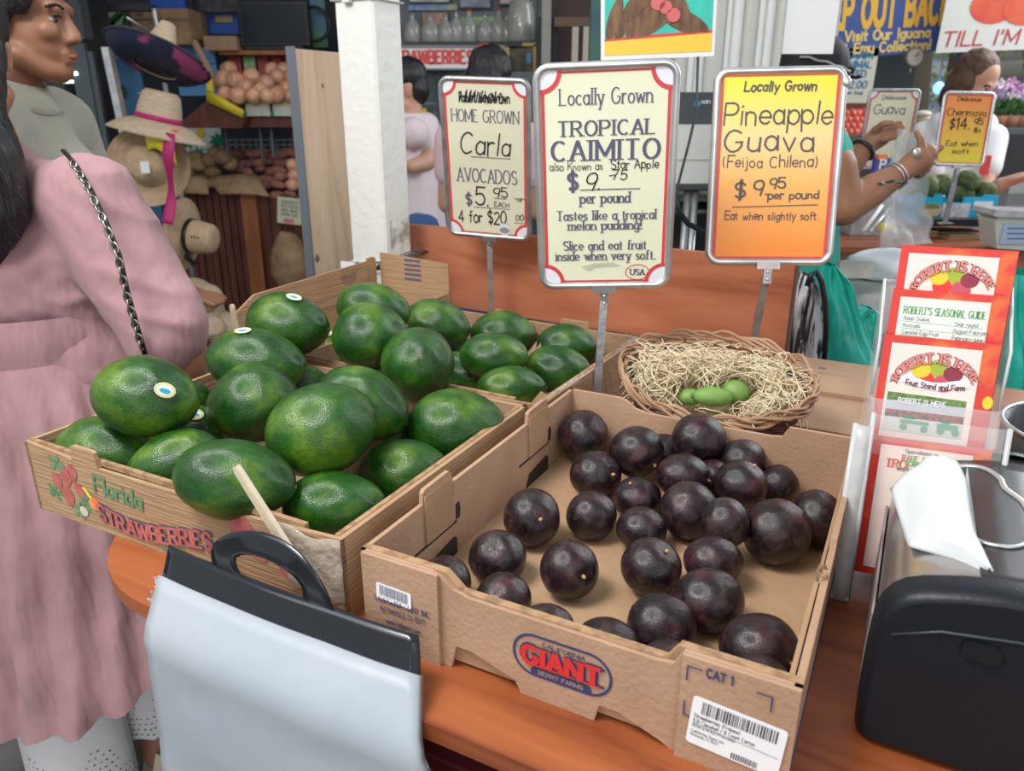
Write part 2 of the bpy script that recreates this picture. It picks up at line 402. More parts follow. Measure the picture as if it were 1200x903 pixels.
def rrect(w, h, r, n=6):
    out = []
    for cx, cy, a in ((w/2-r, h/2-r, 0), (-w/2+r, h/2-r, 90), (-w/2+r, -h/2+r, 180), (w/2-r, -h/2+r, 270)):
        for k in range(n+1):
            t = radians(a+90*k/n); out.append((cx+r*cos(t), cy+r*sin(t)))
    return out
def flat(mb, poly, M, z=0.0003, mi=0):
    return mb.add([M @ Vector((p[0], p[1], z)) for p in poly], [tuple(range(len(poly)))], mi)
def ring2d(mb, outer, inner, M, z, mi=0):
    n = len(outer)
    mb.add([M @ Vector((p[0], p[1], z)) for p in outer+inner], [(i, (i+1) % n, n+(i+1) % n, n+i) for i in range(n)], mi)
def ellpts(cx, cy, rx, ry, n=24, a0=0, a1=360): return [(cx+rx*cos(radians(a0+(a1-a0)*k/n)), cy+ry*sin(radians(a0+(a1-a0)*k/n))) for k in range(n if a1-a0 >= 360 else n+1)]
# ---------------------------------------------------------------- the setting
M_['concrete'] = mat('concrete', (.26, .25, .24), .85, .2, var=(.17, .165, .16), vscale=5, bump=.3, bscale=30)
M_['darkwall'] = mat('dark_wall', (.025, .03, .045), .6, var=(.04, .05, .07), vscale=3)
M_['road'] = mat('pale_road', (.80, .82, .84), .9, var=(.72, .74, .75), vscale=3)
M_['grassg'] = mat('lawn', (.20, .30, .09), .9, var=(.36, .42, .14), vscale=6)
b = MB(); b.bbox((-9, -3, -.1), (9, 9, 0)); struct('floor', b, M_['concrete'], 'grey concrete market floor')
b = MB(); b.bbox((-9, 9, -.1), (30, 40, -.02)); struct('ground', b, M_['road'], 'pale open ground beyond the stalls')
b = MB(); b.bbox((-7, 6.4, 0), (-.2, 6.5, 3.4)); struct('wall_back', b, M_['darkwall'], 'dark wall behind the produce shelves')
b = MB(); b.bbox((-7, 3.3, 2.75), (1.1, 6.5, 2.85)); struct('ceiling', b, M_['darkwall'], 'unseen dark ceiling added over the back stalls to shade them')  # slab out of view, added to darken the stalls beneath it
b = MB(); b.bbox((-.2, 5.4, 0), (1.35, 5.5, 3.4)); struct('wall_right', b, mat('brown_wall', (.07, .055, .05), .6, var=(.11, .085, .07), vscale=4), 'brown wall right of the shop shelves')

# ---------------------------------------------------------------- the counter
ct = thing('counter', 'cherry-wood veneer counter with a rounded corner under the fruit boxes', 'counter', M=Matrix.Translation((0, 0, -.9)) @ ML)
poly = [(1.5, -.07), (1.5, 1.14), (-.695, 1.14), (-.695, .5), (-.5, .4), (-.43, .24)]
for k in range(0, 13):
    t = radians(180+90*k/12); poly.append((-.24+.19*cos(t), .12+.19*sin(t)))
b = MB(); b.prism(poly, .018, Matrix.Translation((0, 0, .882))); part('countertop', b, M_['counter'], ct)
b = MB(); b.bbox((-.34, .2, 0), (1.4, 1.1, .882)); part('cabinet_body', b, mat('dark_red_cabinet', (.085, .02, .022), .5, var=(.05, .013, .015), vscale=5), ct)
b = MB()
for k in range(9): b.bbox((-.3+k*.19, .185, .06), (-.3+k*.19+.175, .2, .84))
part('cabinet_board', b, mat('dark_red_board', (.11, .022, .026), .45), ct)
cr = thing('crate', 'dark red wooden crate under the counter front beside the grey bags', 'crate', M=Matrix.Translation((0, 0, -.9)) @ ML @ Matrix.Translation((.1, 0, .42)))
b = MB(); b.bbox((-.28, -.0, 0), (.10, .17, .36)); part('body', b, mat('dark_red_crate', (.13, .022, .03), .5), cr)
rm_ = mat('dark_red_rail', (.13, .022, .028), .5)
for z_ in (.30, .02):
    b = MB(); b.bbox((-.285, -.012, z_), (.105, 0, z_+.055)); part('rail', b, rm_, cr)

bp = thing('backsplash_panel', 'pinkish cherry-wood upright panel along the back of the counter behind the signs', 'panel', M=ML @ Matrix.Translation((-.78, 1.125, 0)))
Mp = Matrix.Rotation(radians(-3.6), 4, 'Z')
b = MB(); b.bbox((0, 0, .0), (.995, .018, .205), Mp @ Matrix.Translation((0, .07, 0))); part('board', b, M_['panel'], bp)
b = MB(); b.bbox((.995, -.001, .0), (1.0, .019, .205), Mp @ Matrix.Translation((0, .07, 0))); part('edge_strip', b, mat('dark_edge', (.10, .05, .04), .6), bp)

# white post and its straps
po = thing('wooden_post', 'white painted square wooden post with grimy base beside the plywood sheet', 'post', M=Matrix.Translation((0, 0, -.9)) @ ML @ Matrix.Translation((-.81, 1.0, 0)))
pm = mat('white_post_paint', (.72, .72, .69), .55, var=(.62, .61, .57), vscale=4, bump=.25, bscale=40, vlo=.5, vhi=.8)
N, K = nodes(pm)
b = MB(); c = .006
sq = [(c, 0), (.107-c, 0), (.107, c), (.107, .107-c), (.107-c, .107), (c, .107), (0, .107-c), (0, c)]
b.prism(sq, 2.9); part('shaft', b, pm, po)
dm = mat('post_grime', (.33, .31, .26), .8, var=(.72, .71, .67), vscale=22, vlo=.35, vhi=.5)
b = MB(); b.bbox((.1072, .02, .93), (.1076, .1, 1.14)); part('grime_patch', b, dm, po)
tm = mat('zip_tie', (.62, .63, .62), .4)
for z, nm, tilt in ((1.62, 'upper', .0), (1.035, 'lower', .12)):
    b = MB(); e = .003
    lo = [(-e, -e), (.107+e, -e), (.107+e, .107+e), (-e, .107+e)]
    for k in range(4):
        p0, p1 = lo[k], lo[(k+1) % 4]
        b.tube([(p0[0], p0[1], z+p0[0]*tilt), (p1[0], p1[1], z+p1[0]*tilt)], .0045, 6, flat=.5)
    b.box((.045, -.009, z), (.02, .012, .014))
    part('cable_tie', b, tm, po)
b = MB(); b.tube([(.112, .03, 1.6+.05*k) if k else (.118, .02, 1.63) for k in range(12)], .004, 6)
part('cable', b, mat('grey_cable', (.45, .46, .47), .5), po)
b = MB()
for k in range(5): b.tube([(.05+k*.004, -.012, 1.02), (.115, -.014-k*.003, 1.03+k*.005), (.15+k*.01, .02, 1.05+k*.008), (.17, .09, 1.06)], .0015, 5)
part('wire_twist', b, mat('rusty_wire', (.12, .11, .10), .6, metal=.4), po)
b = MB(); b.bbox((-.03, -.008, .985), (.015, -.002, 1.035)); part('price_tag', b, M_['paper'], po)

pl = thing('plywood_sheet', 'upright bare plywood sheet left of the white post', 'board', M=Matrix.Translation((0, 0, -.9)) @ ML @ Matrix.Translation((-1.05, 1.1, 0)))
b = MB(); b.bbox((0, .004, .0), (.018, .26, 1.535)); part('sheet', b, M_['ply'], pl)
b = MB(); b.bbox((-.004, -.003, .0), (.022, .004, 1.54)); part('metal_edge', b, mat('blue_grey_edge', (.13, .15, .18), .5), pl)
b = MB(); b.ell((.019, .022, 1.005), (.002, .008, .011)); b.ell((.019, .10, 1.45), (.001, .004, .006)); part('knot', b, mat('knot', (.16, .10, .07), .7), pl)

# ---------------------------------------------------------------- back left: produce shelves
def spheres(name, label, cat, group, pts, m, rx, seed, squash=(1, 1, 1), variants=3, elong=None, bump=.05):
    rnd = random.Random(seed); base = []
    for v in range(variants):
        mb = MB(); sd = v*7.3+seed
        mb.ell((0, 0, 0), (squash[0], squash[1], squash[2]), None, 14, 9, fn=lambda d: 1+bump*noise.noise(d*1.6+Vector((sd, sd, 0)))*2)
        base.append(mb.mesh(name, m))
    out = []
    for i, (P, r) in enumerate(pts):
        o = bpy.data.objects.new(name, base[i % variants]); COL.objects.link(o)
        e = elong(rnd) if elong else (rnd.uniform(0, 6), rnd.uniform(0, 6), rnd.uniform(0, 6))
        M = Matrix.Translation(P) @ Matrix.Rotation(e[0], 4, 'Z') @ Matrix.Rotation(e[1], 4, 'X') @ Matrix.Rotation(e[2], 4, 'Y') @ Matrix.Scale(r, 4)
        o.matrix_world = M; tag(o, label, cat, group); out.append(o)
    return out
sb = lambda *a: mat(*a[:1], a[1], .6, **(a[2] if len(a) > 2 else {}))
brownwood = mat('red_brown_board', (.155, .045, .026), .5, var=(.10, .028, .018), vscale=6, vstretch=(3, 3, .6))
orangewood = mat('orange_post', (.40, .15, .055), .5, var=(.3, .1, .035), vscale=7, vstretch=(2, 2, .5))
bn = thing('produce_bin', 'red-brown slatted wooden bin holding the potatoes at the back', 'bin', atY(205, 368, 5.0))
p0 = atY(203, 226, 5.0); p1 = atY(300, 372, 5.0)
n = 9; w = (p1.x-p0.x)/n
for i in range(n):
    b = MB(); b.bbox((p0.x+i*w+.004, 5.0+(.004 if i % 2 else 0), 0.05), (p0.x+(i+1)*w-.004, 5.03, p0.z)); part('plank', b, brownwood, bn, True)
b = MB(); b.bbox((p1.x, 4.97, 0), (p1.x+.095, 5.06, p0.z+.02)); part('corner_post', b, orangewood, bn, True)
b = MB(); b.bbox((p0.x, 5.03, .05), (p1.x+.1, 5.05, p0.z-.02)); part('frame', b, mat('bin_dark', (.03, .012, .01), .7), bn, True)
for i in range(5):
    b = MB(); x = p1.x+.095+i*.07; b.bbox((x+.003, 5.01, .05), (x+.067, 5.04, p0.z-.01)); part('plank', b, brownwood, bn, True)
b = MB(); b.bbox((p0.x, 5.05, p0.z-.06), (p1.x+.45, 5.9, p0.z-.02)); part('shelf_board', b, brownwood, bn, True)
# sign on bin
sg = thing('price_sign', 'small cream price sign with a pink sticker on the potato bin', 'sign', atY(340, 262, 4.96))
b = MB(); M = frame3((1, 0, -.12), (.1, 0, 1), o=atY(339.5, 247, 4.96)); b.prism(rrect(.155, .165, .01), .004, M @ Matrix.Rotation(0, 4, 'X')); part('card', b, M_['cream2'], sg, True)
b = MB(); Mf = M @ Matrix.Translation((0, 0, .0045))
for k, t in enumerate(('SWEET', 'POTATO', 'RED SKIN', 'PER LB')): write(b, t, Mf, 0, .045-k*.026, .016, .10, thick=1.6)
part('lettering', b, mat('green_print', (.05, .12, .06), .6), sg, True)
b = MB(); b.bbox((-.035, -.075, .004), (.03, -.05, .006), M); part('sticker', b, mat('pink_sticker', (.8, .2, .3), .5), sg, True)
sk = MB(); c_ = atY(340, 305, 4.9)
sk.ell((c_.x, 5.0-.12, c_.z-.02), (.12, .1, .2), None, 18, 12, fn=lambda d: 1+.16*noise.noise(d*2.5))
solo('sack', sk, M_['kraft_dark'], 'crumpled brown paper sack below the small cream sign', 'sack', world=True)

# cardboard flap carton on the bin
fc = thing('carton', 'open cardboard carton with a raised flap among the potatoes', 'box', atY(275, 226, 4.95))
b = MB(); a0 = atY(243, 209, 4.97); a1 = atY(300, 205, 4.97); a2 = atY(316, 231, 4.85); a3 = atY(258, 228, 4.85)
b.grid(6, 3, lambda u, v: (a0.lerp(a1, u)).lerp(a3.lerp(a2, u), v)+Vector((0, 0, .01*sin(u*3))), .006); part('flap', b, M_['kraft_dark'], fc, True)
b = MB(); a0 = atY(215, 205, 4.97); a1 = atY(243, 209, 4.97); a2 = atY(245, 228, 4.9); a3 = atY(215, 226, 4.9)
b.grid(4, 3, lambda u, v: (a0.lerp(a1, u)).lerp(a3.lerp(a2, u), v), .006); part('side_panel', b, M_['kraft_dark'], fc, True)

rnd = random.Random(4)
pot = mat('potato_skin', (.38, .26, .14), .75, var=(.27, .17, .09), vscale=4, rnd=.3)
swp = mat('sweet_potato_skin', (.46, .21, .16), .75, var=(.33, .14, .11), vscale=4, rnd=.35)
oni = mat('onion_skin', (.72, .33, .20), .28, var=(.82, .50, .34), vscale=2.2, vstretch=(1, 1, .4), rnd=.15)
P = [(233, 193, 9), (247, 188, 9), (222, 200, 9), (236, 207, 8), (250, 202, 8), (228, 184, 8), (243, 215, 8), (258, 212, 7), (262, 184, 11), (270, 192, 9), (252, 178, 8)]
pp = [(atY(x, y, 5.18+.02*(i % 4)), r/900*5.5) for i, (x, y, r) in enumerate(P)]
spheres('potato', 'brown potato in the pile at the left end of the bin', 'potato', 'brown potatoes on the bin', pp, pot, 1, 3, (1.25, .9, .85), elong=lambda r: (r.uniform(0, 3), r.uniform(-.4, .4), 0))
pp = []
for j in range(6):
    y = 181+j*9.5; x0 = 262+j*5; x1 = 346
    n = int((x1-x0)/11)
    for i in range(n):
        x = x0+(i+.5)*(x1-x0)/n+rnd.uniform(-2, 2)
        if y > 203 and x < 300+(y-203)*.6: continue
        pp.append((atY(x, y+rnd.uniform(-3, 3), 5.4-j*.07+rnd.uniform(-.02, .02)), rnd.uniform(5.2, 6.8)/900*5.5))
spheres('sweet_potato', 'reddish-brown sweet potato in the heap on the bin', 'sweet potato', 'sweet potatoes on the bin', pp, swp, 1, 5, (1.7, .85, .8), elong=lambda r: (r.uniform(-.9, .9), r.uniform(-.5, .5), r.uniform(-.3, .3)))
pp = [(atY(x, y, 5.0), 7/900*5.2) for x, y in ((343, 193), (345, 205), (343, 216))]
spheres('onion', 'yellow onion at the right end of the sweet potatoes, beside the plywood', 'onion', 'onions beside the plywood', pp, oni, 1, 8, (1, 1, .92))

# onion shelf
os_ = thing('onion_shelf', 'brown wooden shelf that carries the net bags and loose onions', 'shelf', atY(280, 150, 5.2))
b = MB(); a = atY(283, 137, 5.0); e = atY(350, 149, 5.0); b.bbox((a.x, 5.0, e.z), (e.x, 5.75, a.z)); part('shelf_board', b, brownwood, os_, True)
q = [atY(215, 150, 4.9), atY(283, 150, 4.9), atY(288, 138, 4.9), atY(244, 116, 4.9), atY(216, 140, 4.9)]
b = MB(); n = len(q); b.add([tuple(p) for p in q]+[(p.x, p.y+.8, p.z) for p in q], [tuple(range(n-1, -1, -1)), tuple(range(n, 2*n))]+[(i, (i+1) % n, n+(i+1) % n, n+i) for i in range(n)]); part('wedge_end', b, brownwood, os_, True)
b = MB(); wb(b, 256, 59, 350, 64, 5.4, .3); part('top_board', b, orangewood, os_, True)
um_ = mat('grey_upright', (.12, .14, .16), .5)
for q in ((262, 182), (303, 186), (316, 184)):
    b = MB(); wb(b, q[0], 150, q[0]+6, q[1], 5.1, .03); part('upright', b, um_, os_, True)
b = MB(); wb(b, 341, 148, 347, 190, 5.1, .04); part('post', b, brownwood, os_, True)
b = MB()
for k in range(10): wb(b, 268+k*8, 162, 270+k*8, 190, 5.6, .01)
for k in range(5): wb(b, 268, 163+k*6, 345, 164.5+k*6, 5.6, .01)
part('wire_grid', b, mat('white_wire', (.6, .65, .72), .5), os_, True, kind='stuff')
for i, (x0, x1) in enumerate(((268, 284), (301, 316), (317, 331), (333, 345))):
    b = MB(); nst = 5
    for k in range(nst): wb(b, x0+(x1-x0)*k/nst, 64, x0+(x1-x0)*(k+.7)/nst, 88, 5.55, .04)
    wb(b, x0, 65, x1, 88, 5.57, .04, 1)
    o = solo('net_bag', b, [mat('red_net', (.62, .06, .07), .6), mat('pink_net', (.72, .25, .25), .6)], ('leftmost red net bag standing behind the loose onions', 'second red net bag from the left behind the loose onions', 'third red net bag from the left behind the loose onions', 'rightmost red net bag, next to the plywood edge')[i], 'net bag', group='red net bags behind the onions', world=True)
b = MB(); wb(b, 285, 66, 300, 90, 5.5, .03); solo('leaf_card', b, mat('green_card', (.16, .42, .10), .6, var=(.5, .6, .5), vscale=12), 'green and white card between the red net bags', 'card', world=True)
P = [(263, 93, 10), (276, 95, 10), (268, 81, 9), (295, 90, 9.5), (288, 103, 9), (312, 98, 9), (305, 106, 8), (325, 90, 9), (333, 83, 9), (341, 90, 8), (264, 110, 8), (279, 112, 9), (297, 112, 8), (313, 112, 8), (325, 110, 9), (337, 104, 9), (343, 112, 8), (346, 99, 8), (319, 82, 8)]
pp = [(atY(x, y, 5.28-.012*(y-80)), r/900*5.4) for x, y, r in P]
spheres('onion', 'shiny yellow onion in the loose heap on the high shelf', 'onion', 'loose onions on the high shelf', pp, oni, 1, 9, (1, 1, .92))
yel = mat('yellow_tag', (.72, .55, .03), .5); tagw = mat('tag_white', (.68, .72, .68), .5, var=(.5, .58, .5), vscale=30)
for i, (q, cx) in enumerate((((241, 106, 284, 128), 0), ((287, 115, 317, 136), 1), ((319, 115, 348, 136), 2))):
    t = thing('shelf_label', ['slanted yellow shelf label below the leftmost onions', 'yellow and white shelf label under the middle onions', 'yellow and white shelf label beside the plywood'][i], 'label', atY(q[0], q[3], 4.97))
    b = MB()
    if i == 0:
        a0, a1, a2, a3 = atY(242, 104, 4.86), atY(286, 129, 4.86), atY(285, 138, 4.86), atY(243, 119, 4.86)
        b.grid(2, 1, lambda u, v: a0.lerp(a1, u).lerp(a3.lerp(a2, u), v), .01); part('card', b, yel, t, True)
        b = MB(); wb(b, 241, 93, 250, 107, 4.85, .01); part('upper_tab', b, yel, t, True)
    else:
        wb(b, q[0], q[1], q[2], q[1]+7, 4.96, .01); part('yellow_strip', b, yel, t, True)
        b = MB(); wb(b, q[0], q[1]+7, q[2], q[3], 4.965, .01); part('white_strip', b, tagw, t, True)
        b = MB(); wb(b, q[0]-1, q[3]-6, q[0]+2, q[3], 4.955, .004); part('green_corner', b, mat('green_corner', (.03, .30, .12), .5), t, True)
# things on top
t = thing('television', 'flat black television with a white reflection above the onion shelf', 'television', atY(320, 56, 5.4))
b = MB(); wb(b, 278, 2, 363, 53, 5.4, .05); part('casing', b, M_['bplastic'], t, True)
b = MB(); wb(b, 281, 5, 360, 50, 5.395, .004); part('screen', b, mat('screen', (.008, .014, .024), .2, .4), t, True)
b = MB(); wb(b, 288, 53, 355, 58, 5.42, .1); part('stand', b, M_['bplastic'], t, True)
b = MB(); b.bbox((-1.95, 3.6, 2.55), (-.9, 3.66, 2.6)); solo('ceiling_lamp', b, mat('tube_glow', (1, .98, .92), .5, emit=9), 'white strip lamp under the stall ceiling', 'lamp', world=True)
b = MB(); wb(b, 238, 42, 278, 59, 5.35, .2); solo('carton', b, M_['kraft'], 'small cardboard carton left of the television', 'box', world=True)
t = thing('carton', 'large dark cardboard carton on the top shelf behind the sombrero', 'box', atY(187, 50, 5.3))
b = MB(); wb(b, 152, 10, 225, 52, 5.3, .3); part('body', b, M_['kraft_dark'], t, True)
b = MB(); wb(b, 152, 22, 225, 24, 5.296, .004); wb(b, 159, 15, 168, 19, 5.296, .003); part('tape', b, mat('tape', (.16, .11, .08), .4), t, True)
b = MB(); wb(b, 174, -12, 217, 13, 5.5, .03); solo('poster', b, mat('royal_blue', (.03, .12, .55), .6), 'royal blue poster at the top edge above the large carton', 'poster', world=True)
blue = mat('sky_blue_board', (.10, .33, .70), .6, var=(.17, .45, .78), vscale=3)
t = thing('poster', 'sky blue poster with small print right of the sombrero', 'poster', atY(231, 110, 5.5))
b = MB(); wb(b, 203, 55, 257, 112, 5.5, .03); part('sheet', b, blue, t, True)
b = MB()
for k in range(7): wb(b, 212, 62+k*6, 212+28+6*(k % 3), 63+k*6, 5.495, .002)
part('print', b, mat('blue_print', (.04, .12, .35), .6), t, True)
t = thing('mural_panel', 'blue painted panel with dark palm leaves behind the hats', 'panel', atY(180, 230, 5.7))
b = MB(); wb(b, 126, 52, 215, 415, 5.7, .03); part('sheet', b, blue, t, True)
rnd = random.Random(3); b = MB()
for cx, cy, s in ((136, 110, 14), (150, 190, 22), (132, 160, 14)):
    for k in range(9):
        a = radians(-20+k*25); p0 = atY(cx, cy, 5.69); p1 = atY(cx+s*cos(a), cy-s*sin(a), 5.69); n_ = (p1-p0).cross(Vector((0, 1, 0))).normalized()*.02
        b.add([p0, (p0+p1)/2+n_, p1, (p0+p1)/2-n_], [(0, 1, 2, 3)])
part('palm_leaf', b, mat('palm_green', (.02, .16, .09), .6), t, True, kind='stuff')
t = thing('leaf_poster', 'poster of striped green palm fronds above the dark cooler', 'poster', atY(125, 60, 5.3))
b = MB(); wb(b, 100, 12, 152, 68, 5.3, .03); part('sheet', b, mat('frond_pale', (.46, .62, .42), .6), t, True)
b = MB()
for k in range(15):
    p0 = atY(102+k*2.5, 62-k*3, 5.295); p1 = atY(112+k*3.0, 44-k*2.6, 5.295); p2 = atY(96+k*3, 44-k*2.2, 5.295)
    for q in (p1, p2):
        n_ = (q-p0).cross(Vector((0, 1, 0))).normalized()*.012
        b.add([p0, (p0+q)/2+n_, q, (p0+q)/2-n_], [(0, 1, 2, 3)])
for k in range(12):
    p0 = atY(128+k*1.5, 60-k*2.2, 5.294); q = atY(148, 58-k*4.2, 5.294); n_ = (q-p0).cross(Vector((0, 1, 0))).normalized()*.012
    b.add([p0, (p0+q)/2+n_, q, (p0+q)/2-n_], [(0, 1, 2, 3)])
part('frond', b, mat('frond_dark', (.03, .17, .04), .6), t, True, kind='stuff')
b = MB(); wb(b, 214, 62, 264, 62.5, 5.8, .02)
t = thing('leaf_poster', 'green and white leaf poster low between hats and potato bin', 'poster', atY(240, 185, 5.65))
b = MB(); wb(b, 214, 150, 263, 190, 5.65, .02); part('sheet', b, mat('poster_white', (.6, .68, .66), .6), t, True)
b = MB()
for cx, cy in ((255, 165), (232, 182), (250, 180), (222, 165)):
    for k in range(8):
        a = radians(k*45+10); p0 = atY(cx, cy, 5.645); p1 = atY(cx+11*cos(a), cy-11*sin(a), 5.645); n_ = (p1-p0).cross(Vector((0, 1, 0))).normalized()*.014
        b.add([p0, (p0+p1)/2+n_, p1, (p0+p1)/2-n_], [(0, 1, 2, 3)])
part('leaf', b, mat('poster_green', (.01, .22, .13), .6), t, True, kind='stuff')
b = MB(); wb(b, 230, 150, 240, 160, 5.64, .003); part('yellow_shape', b, yel, t, True)
# dark cooler behind the men
t = thing('display_cooler', 'tall dark drinks cooler with a pale metal edge behind the man in beige', 'cooler', atY(60, 300, 4.2))
b = MB(); wb(b, -150, -90, 118, 330, 4.2, .6); part('body', b, mat('cooler_dark', (.02, .023, .028), .3), t, True)
b = MB(); a0 = atY(118, 55, 4.15); a1 = atY(150, 205, 4.15)
b.add([a0, a0+Vector((.035, 0, 0)), a1+Vector((.035, 0, 0)), a1]+[p+Vector((0, .05, 0)) for p in (a0, a0+Vector((.035, 0, 0)), a1+Vector((.035, 0, 0)), a1)], [(0,3,2,1), (4,5,6,7), (0,1,5,4), (1,2,6,5), (2,3,7,6), (3,0,4,7)])
part('metal_edge', b, M_['steel_l'], t, True)
b = MB(); wb(b, 98, 50, 104, 190, 4.17, .03); wb(b, 108, 60, 120, 200, 4.18, .03); part('door_frame', b, mat('cooler_frame', (.10, .12, .13), .35, metal=.5), t, True)
b = MB(); wb(b, 60, 84, 90, 88, 4.16, .02); wb(b, 66, 94, 84, 97, 4.16, .02); part('light_strip', b, mat('cooler_light', (.75, 1, .85), .5, emit=4), t, True)
b = MB(); wb(b, 88, 4, 175, 12, 5.0, .1); wb(b, 60, -60, 100, 45, 4.1, .08); solo('dark_beam', b, mat('dark_beam', (.045, .05, .055), .6), 'dark grey frame beam at the upper left above the palm poster', 'beam', world=True)
t = thing('hanging_garments', 'dark hanging goods at the top edge left of the television', 'goods', atY(245, 20, 5.6))
b = MB(); wb(b, 218, -10, 232, 60, 5.6, .05); wb(b, 231, -12, 280, 14, 5.55, .05); part('dark_cloth', b, mat('dark_cloth', (.05, .05, .06), .8, var=(.09, .09, .1), vscale=20), t, True)
b = MB(); wb(b, 232, 16, 280, 40, 5.7, .02); part('blue_sheet', b, mat('blue_sheet', (.04, .13, .5), .6, var=(.1, .35, .25), vscale=3, vlo=.55, vhi=.6), t, True)
b = MB(); wb(b, 252, 18, 272, 26, 5.68, .02); part('striped_label', b, mat('striped', (.5, .4, .2), .6), t, True)
b = MB()
for k in range(16):
    p = atY(229+k*1.6, 52+k*3.1, 5.2); b.ell(p, (.022, .022, .03), None, 8, 6)
solo('rope', b, mat('rope', (.40, .26, .17), .8), 'thick braided rope hanging over the sky blue poster', 'rope', world=True)
t = thing('picture_disc', 'round dark object with rim at the right of the television', 'disc', atY(370, 40, 5.5))
b = MB(); p = atY(368, 28, 5.5); b.tube([(p.x+.1*cos(k*.3), 5.5, p.z+.1*sin(k*.3)) for k in range(21)], .012, 6, closed=True); part('rim', b, M_['bplastic'], t, True)
b = MB(); wb(b, 362, -10, 384, 55, 5.6, .02); part('green_board', b, mat('board_green', (.12, .33, .12), .6, var=(.1, .2, .5), vscale=5), t, True)

# ---------------------------------------------------------------- hats on their rack
straw = mat('straw', (.52, .38, .24), .75, var=(.44, .31, .19), vscale=30, vstretch=(1, 1, 5), bump=.4, bscale=60, bstretch=(1, 1, 6))
straw2 = mat('pale_straw', (.58, .46, .33), .75, var=(.49, .37, .25), vscale=30, vstretch=(1, 1, 5), bump=.4, bscale=60, bstretch=(1, 1, 6))
pink = mat('magenta_ribbon', (.42, .012, .13), .5)
HY = 3.4
rk = thing('hat_rack', 'thin metal hat stand behind the woman in pink', 'rack', (atY(185, 300, HY+.1).x, HY+.25, 0))
b = MB(); q = atY(185, 40, HY+.25); b.tube([(q.x, HY+.25, 0), (q.x, HY+.25, q.z+.1)], .012, 8); part('pole', b, M_['steel'], rk, True)
for z in (1.68, 1.4, 1.2, 1.0, .75): b = MB(); b.tube([(q.x, HY+.25, z), (q.x, HY-.02, z+.05)], .005, 6); part('hook', b, M_['steel'], rk, True)
b = MB()
for k in range(4): b.tube([(q.x, HY+.25, .25), (q.x+.3*cos(k*pi/2+.4), HY+.25+.25*sin(k*pi/2+.4), .01)], .01, 6)
part('foot', b, M_['steel'], rk, True)
def hat(label, name, px, py, size, brim, crown_r, crown_h, rot, m, droop=.0, curl=.0, crown_taper=.8, under=None, band=None, Y=HY, dent=0):
    # rot: matrix whose z is the crown axis
    c = atY(px, py, Y); M = Matrix.Translation(c) @ rot
    t = thing(name, label, 'hat', M=M)
    b = MB(); ns = 8
    prof = [(crown_r+(brim-crown_r)*k/ns, -droop*(k/ns)**1.6+curl*max(0, (k/ns-.5)*2)**2) for k in range(ns, -1, -1)]
    back = [(r, z-.006) for r, z in reversed(prof)]
    b.lathe([back[-1-i] if False else p for i, p in enumerate(prof)], 36, None)
    b.f = [f for f in b.f if len(f) == 4]; b.m = b.m[:len(b.f)]; b.sm = b.sm[:len(b.f)]
    part('brim', b, m, t)
    b = MB(); b.lathe([(r, z-.004) for r, z in reversed(prof)], 36); b.f = [f for f in b.f if len(f) == 4]; b.m = b.m[:len(b.f)]; b.sm = b.sm[:len(b.f)]
    part('underside', b, under or m, t)
    b = MB(); cr = [(crown_r, 0), (crown_r*(.5+.5*crown_taper)*1.0, crown_h*.5), (crown_r*crown_taper, crown_h*.85), (crown_r*crown_taper*.8, crown_h*.97), (crown_r*crown_taper*.4, crown_h-dent), (0.001, crown_h-dent*1.3)]
    b.lathe(cr, 32); b.f = [f for f in b.f if len(f) == 4]; b.m = b.m[:len(b.f)]; b.sm = b.sm[:len(b.f)]
    part('crown', b, m, t)
    if band:
        b = MB(); k = crown_taper; b.lathe([(crown_r*1.012, .002), (crown_r*1.0, .022), (crown_r*.98, .022)], 32); part('band', b, band, t)
    return t
def tilt(rx, ry, rz=0): return Matrix.Rotation(radians(rz), 4, 'Z') @ Matrix.Rotation(radians(ry), 4, 'Y') @ Matrix.Rotation(radians(rx), 4, 'X')
embro = mat('embroidered_underside', (.012, .018, .05), .6, var=(.28, .05, .14), vscale=9, vlo=.56, vhi=.62)
s = hat('tan sombrero with black and pink embroidered underside, topmost on the rack', 'sombrero', 181, 80, 1, .205, .085, .20, tilt(-24, 16), straw2, droop=-.02, curl=.035, crown_taper=.45, under=embro, band=M_['bplastic'])
b = MB(); b.tube([(.205*cos(k*.2), .205*sin(k*.2), .052) for k in range(31)], .006, 6, closed=False); part('rim_trim', b, mat('dark_trim', (.03, .03, .05), .6), s)
s = hat('wide pale straw sun hat with magenta ribbon below the sombrero', 'sun_hat', 186, 142, 1, .195, .093, .125, tilt(-4, 13), straw2, droop=.055, crown_taper=.8, band=pink, dent=.01)
b = MB(); b.grid(3, 16, lambda u, v: (.11+.03*v+(u-.5)*(.035+.012*sin(v*9)), -.14-.02*sin(v*7), -.03-.36*v), .002); part('ribbon_tail', b, pink, s)
b = MB(); b.box((.045, -.13, .0), (.055, .003, .022), Matrix.Rotation(.4, 4, 'X') @ Matrix.Rotation(.5, 4, 'Y')); part('price_tag', b, M_['paper'], s)
b = MB(); b.ell((.11, -.10, -.015), (.011, .011, .006)); part('orange_dot', b, mat('orange_dot', (.85, .2, .08), .5), s)
s = hat('brown straw hat hung sideways under the sun hat, showing its domed crown', 'straw_hat', 176, 196, 1, .17, .085, .12, tilt(70, 32), straw, droop=-.03, crown_taper=.85, dent=0)
b = MB(); p = atY(170, 196, HY-.16); b.box((p.x, p.y, p.z), (.035, .003, .045), Matrix.Identity(4)); part('price_tag', b, M_['paper'], s, True)
b = MB(); p0 = atY(170, 156, HY-.1); p1 = atY(205, 176, HY-.12)
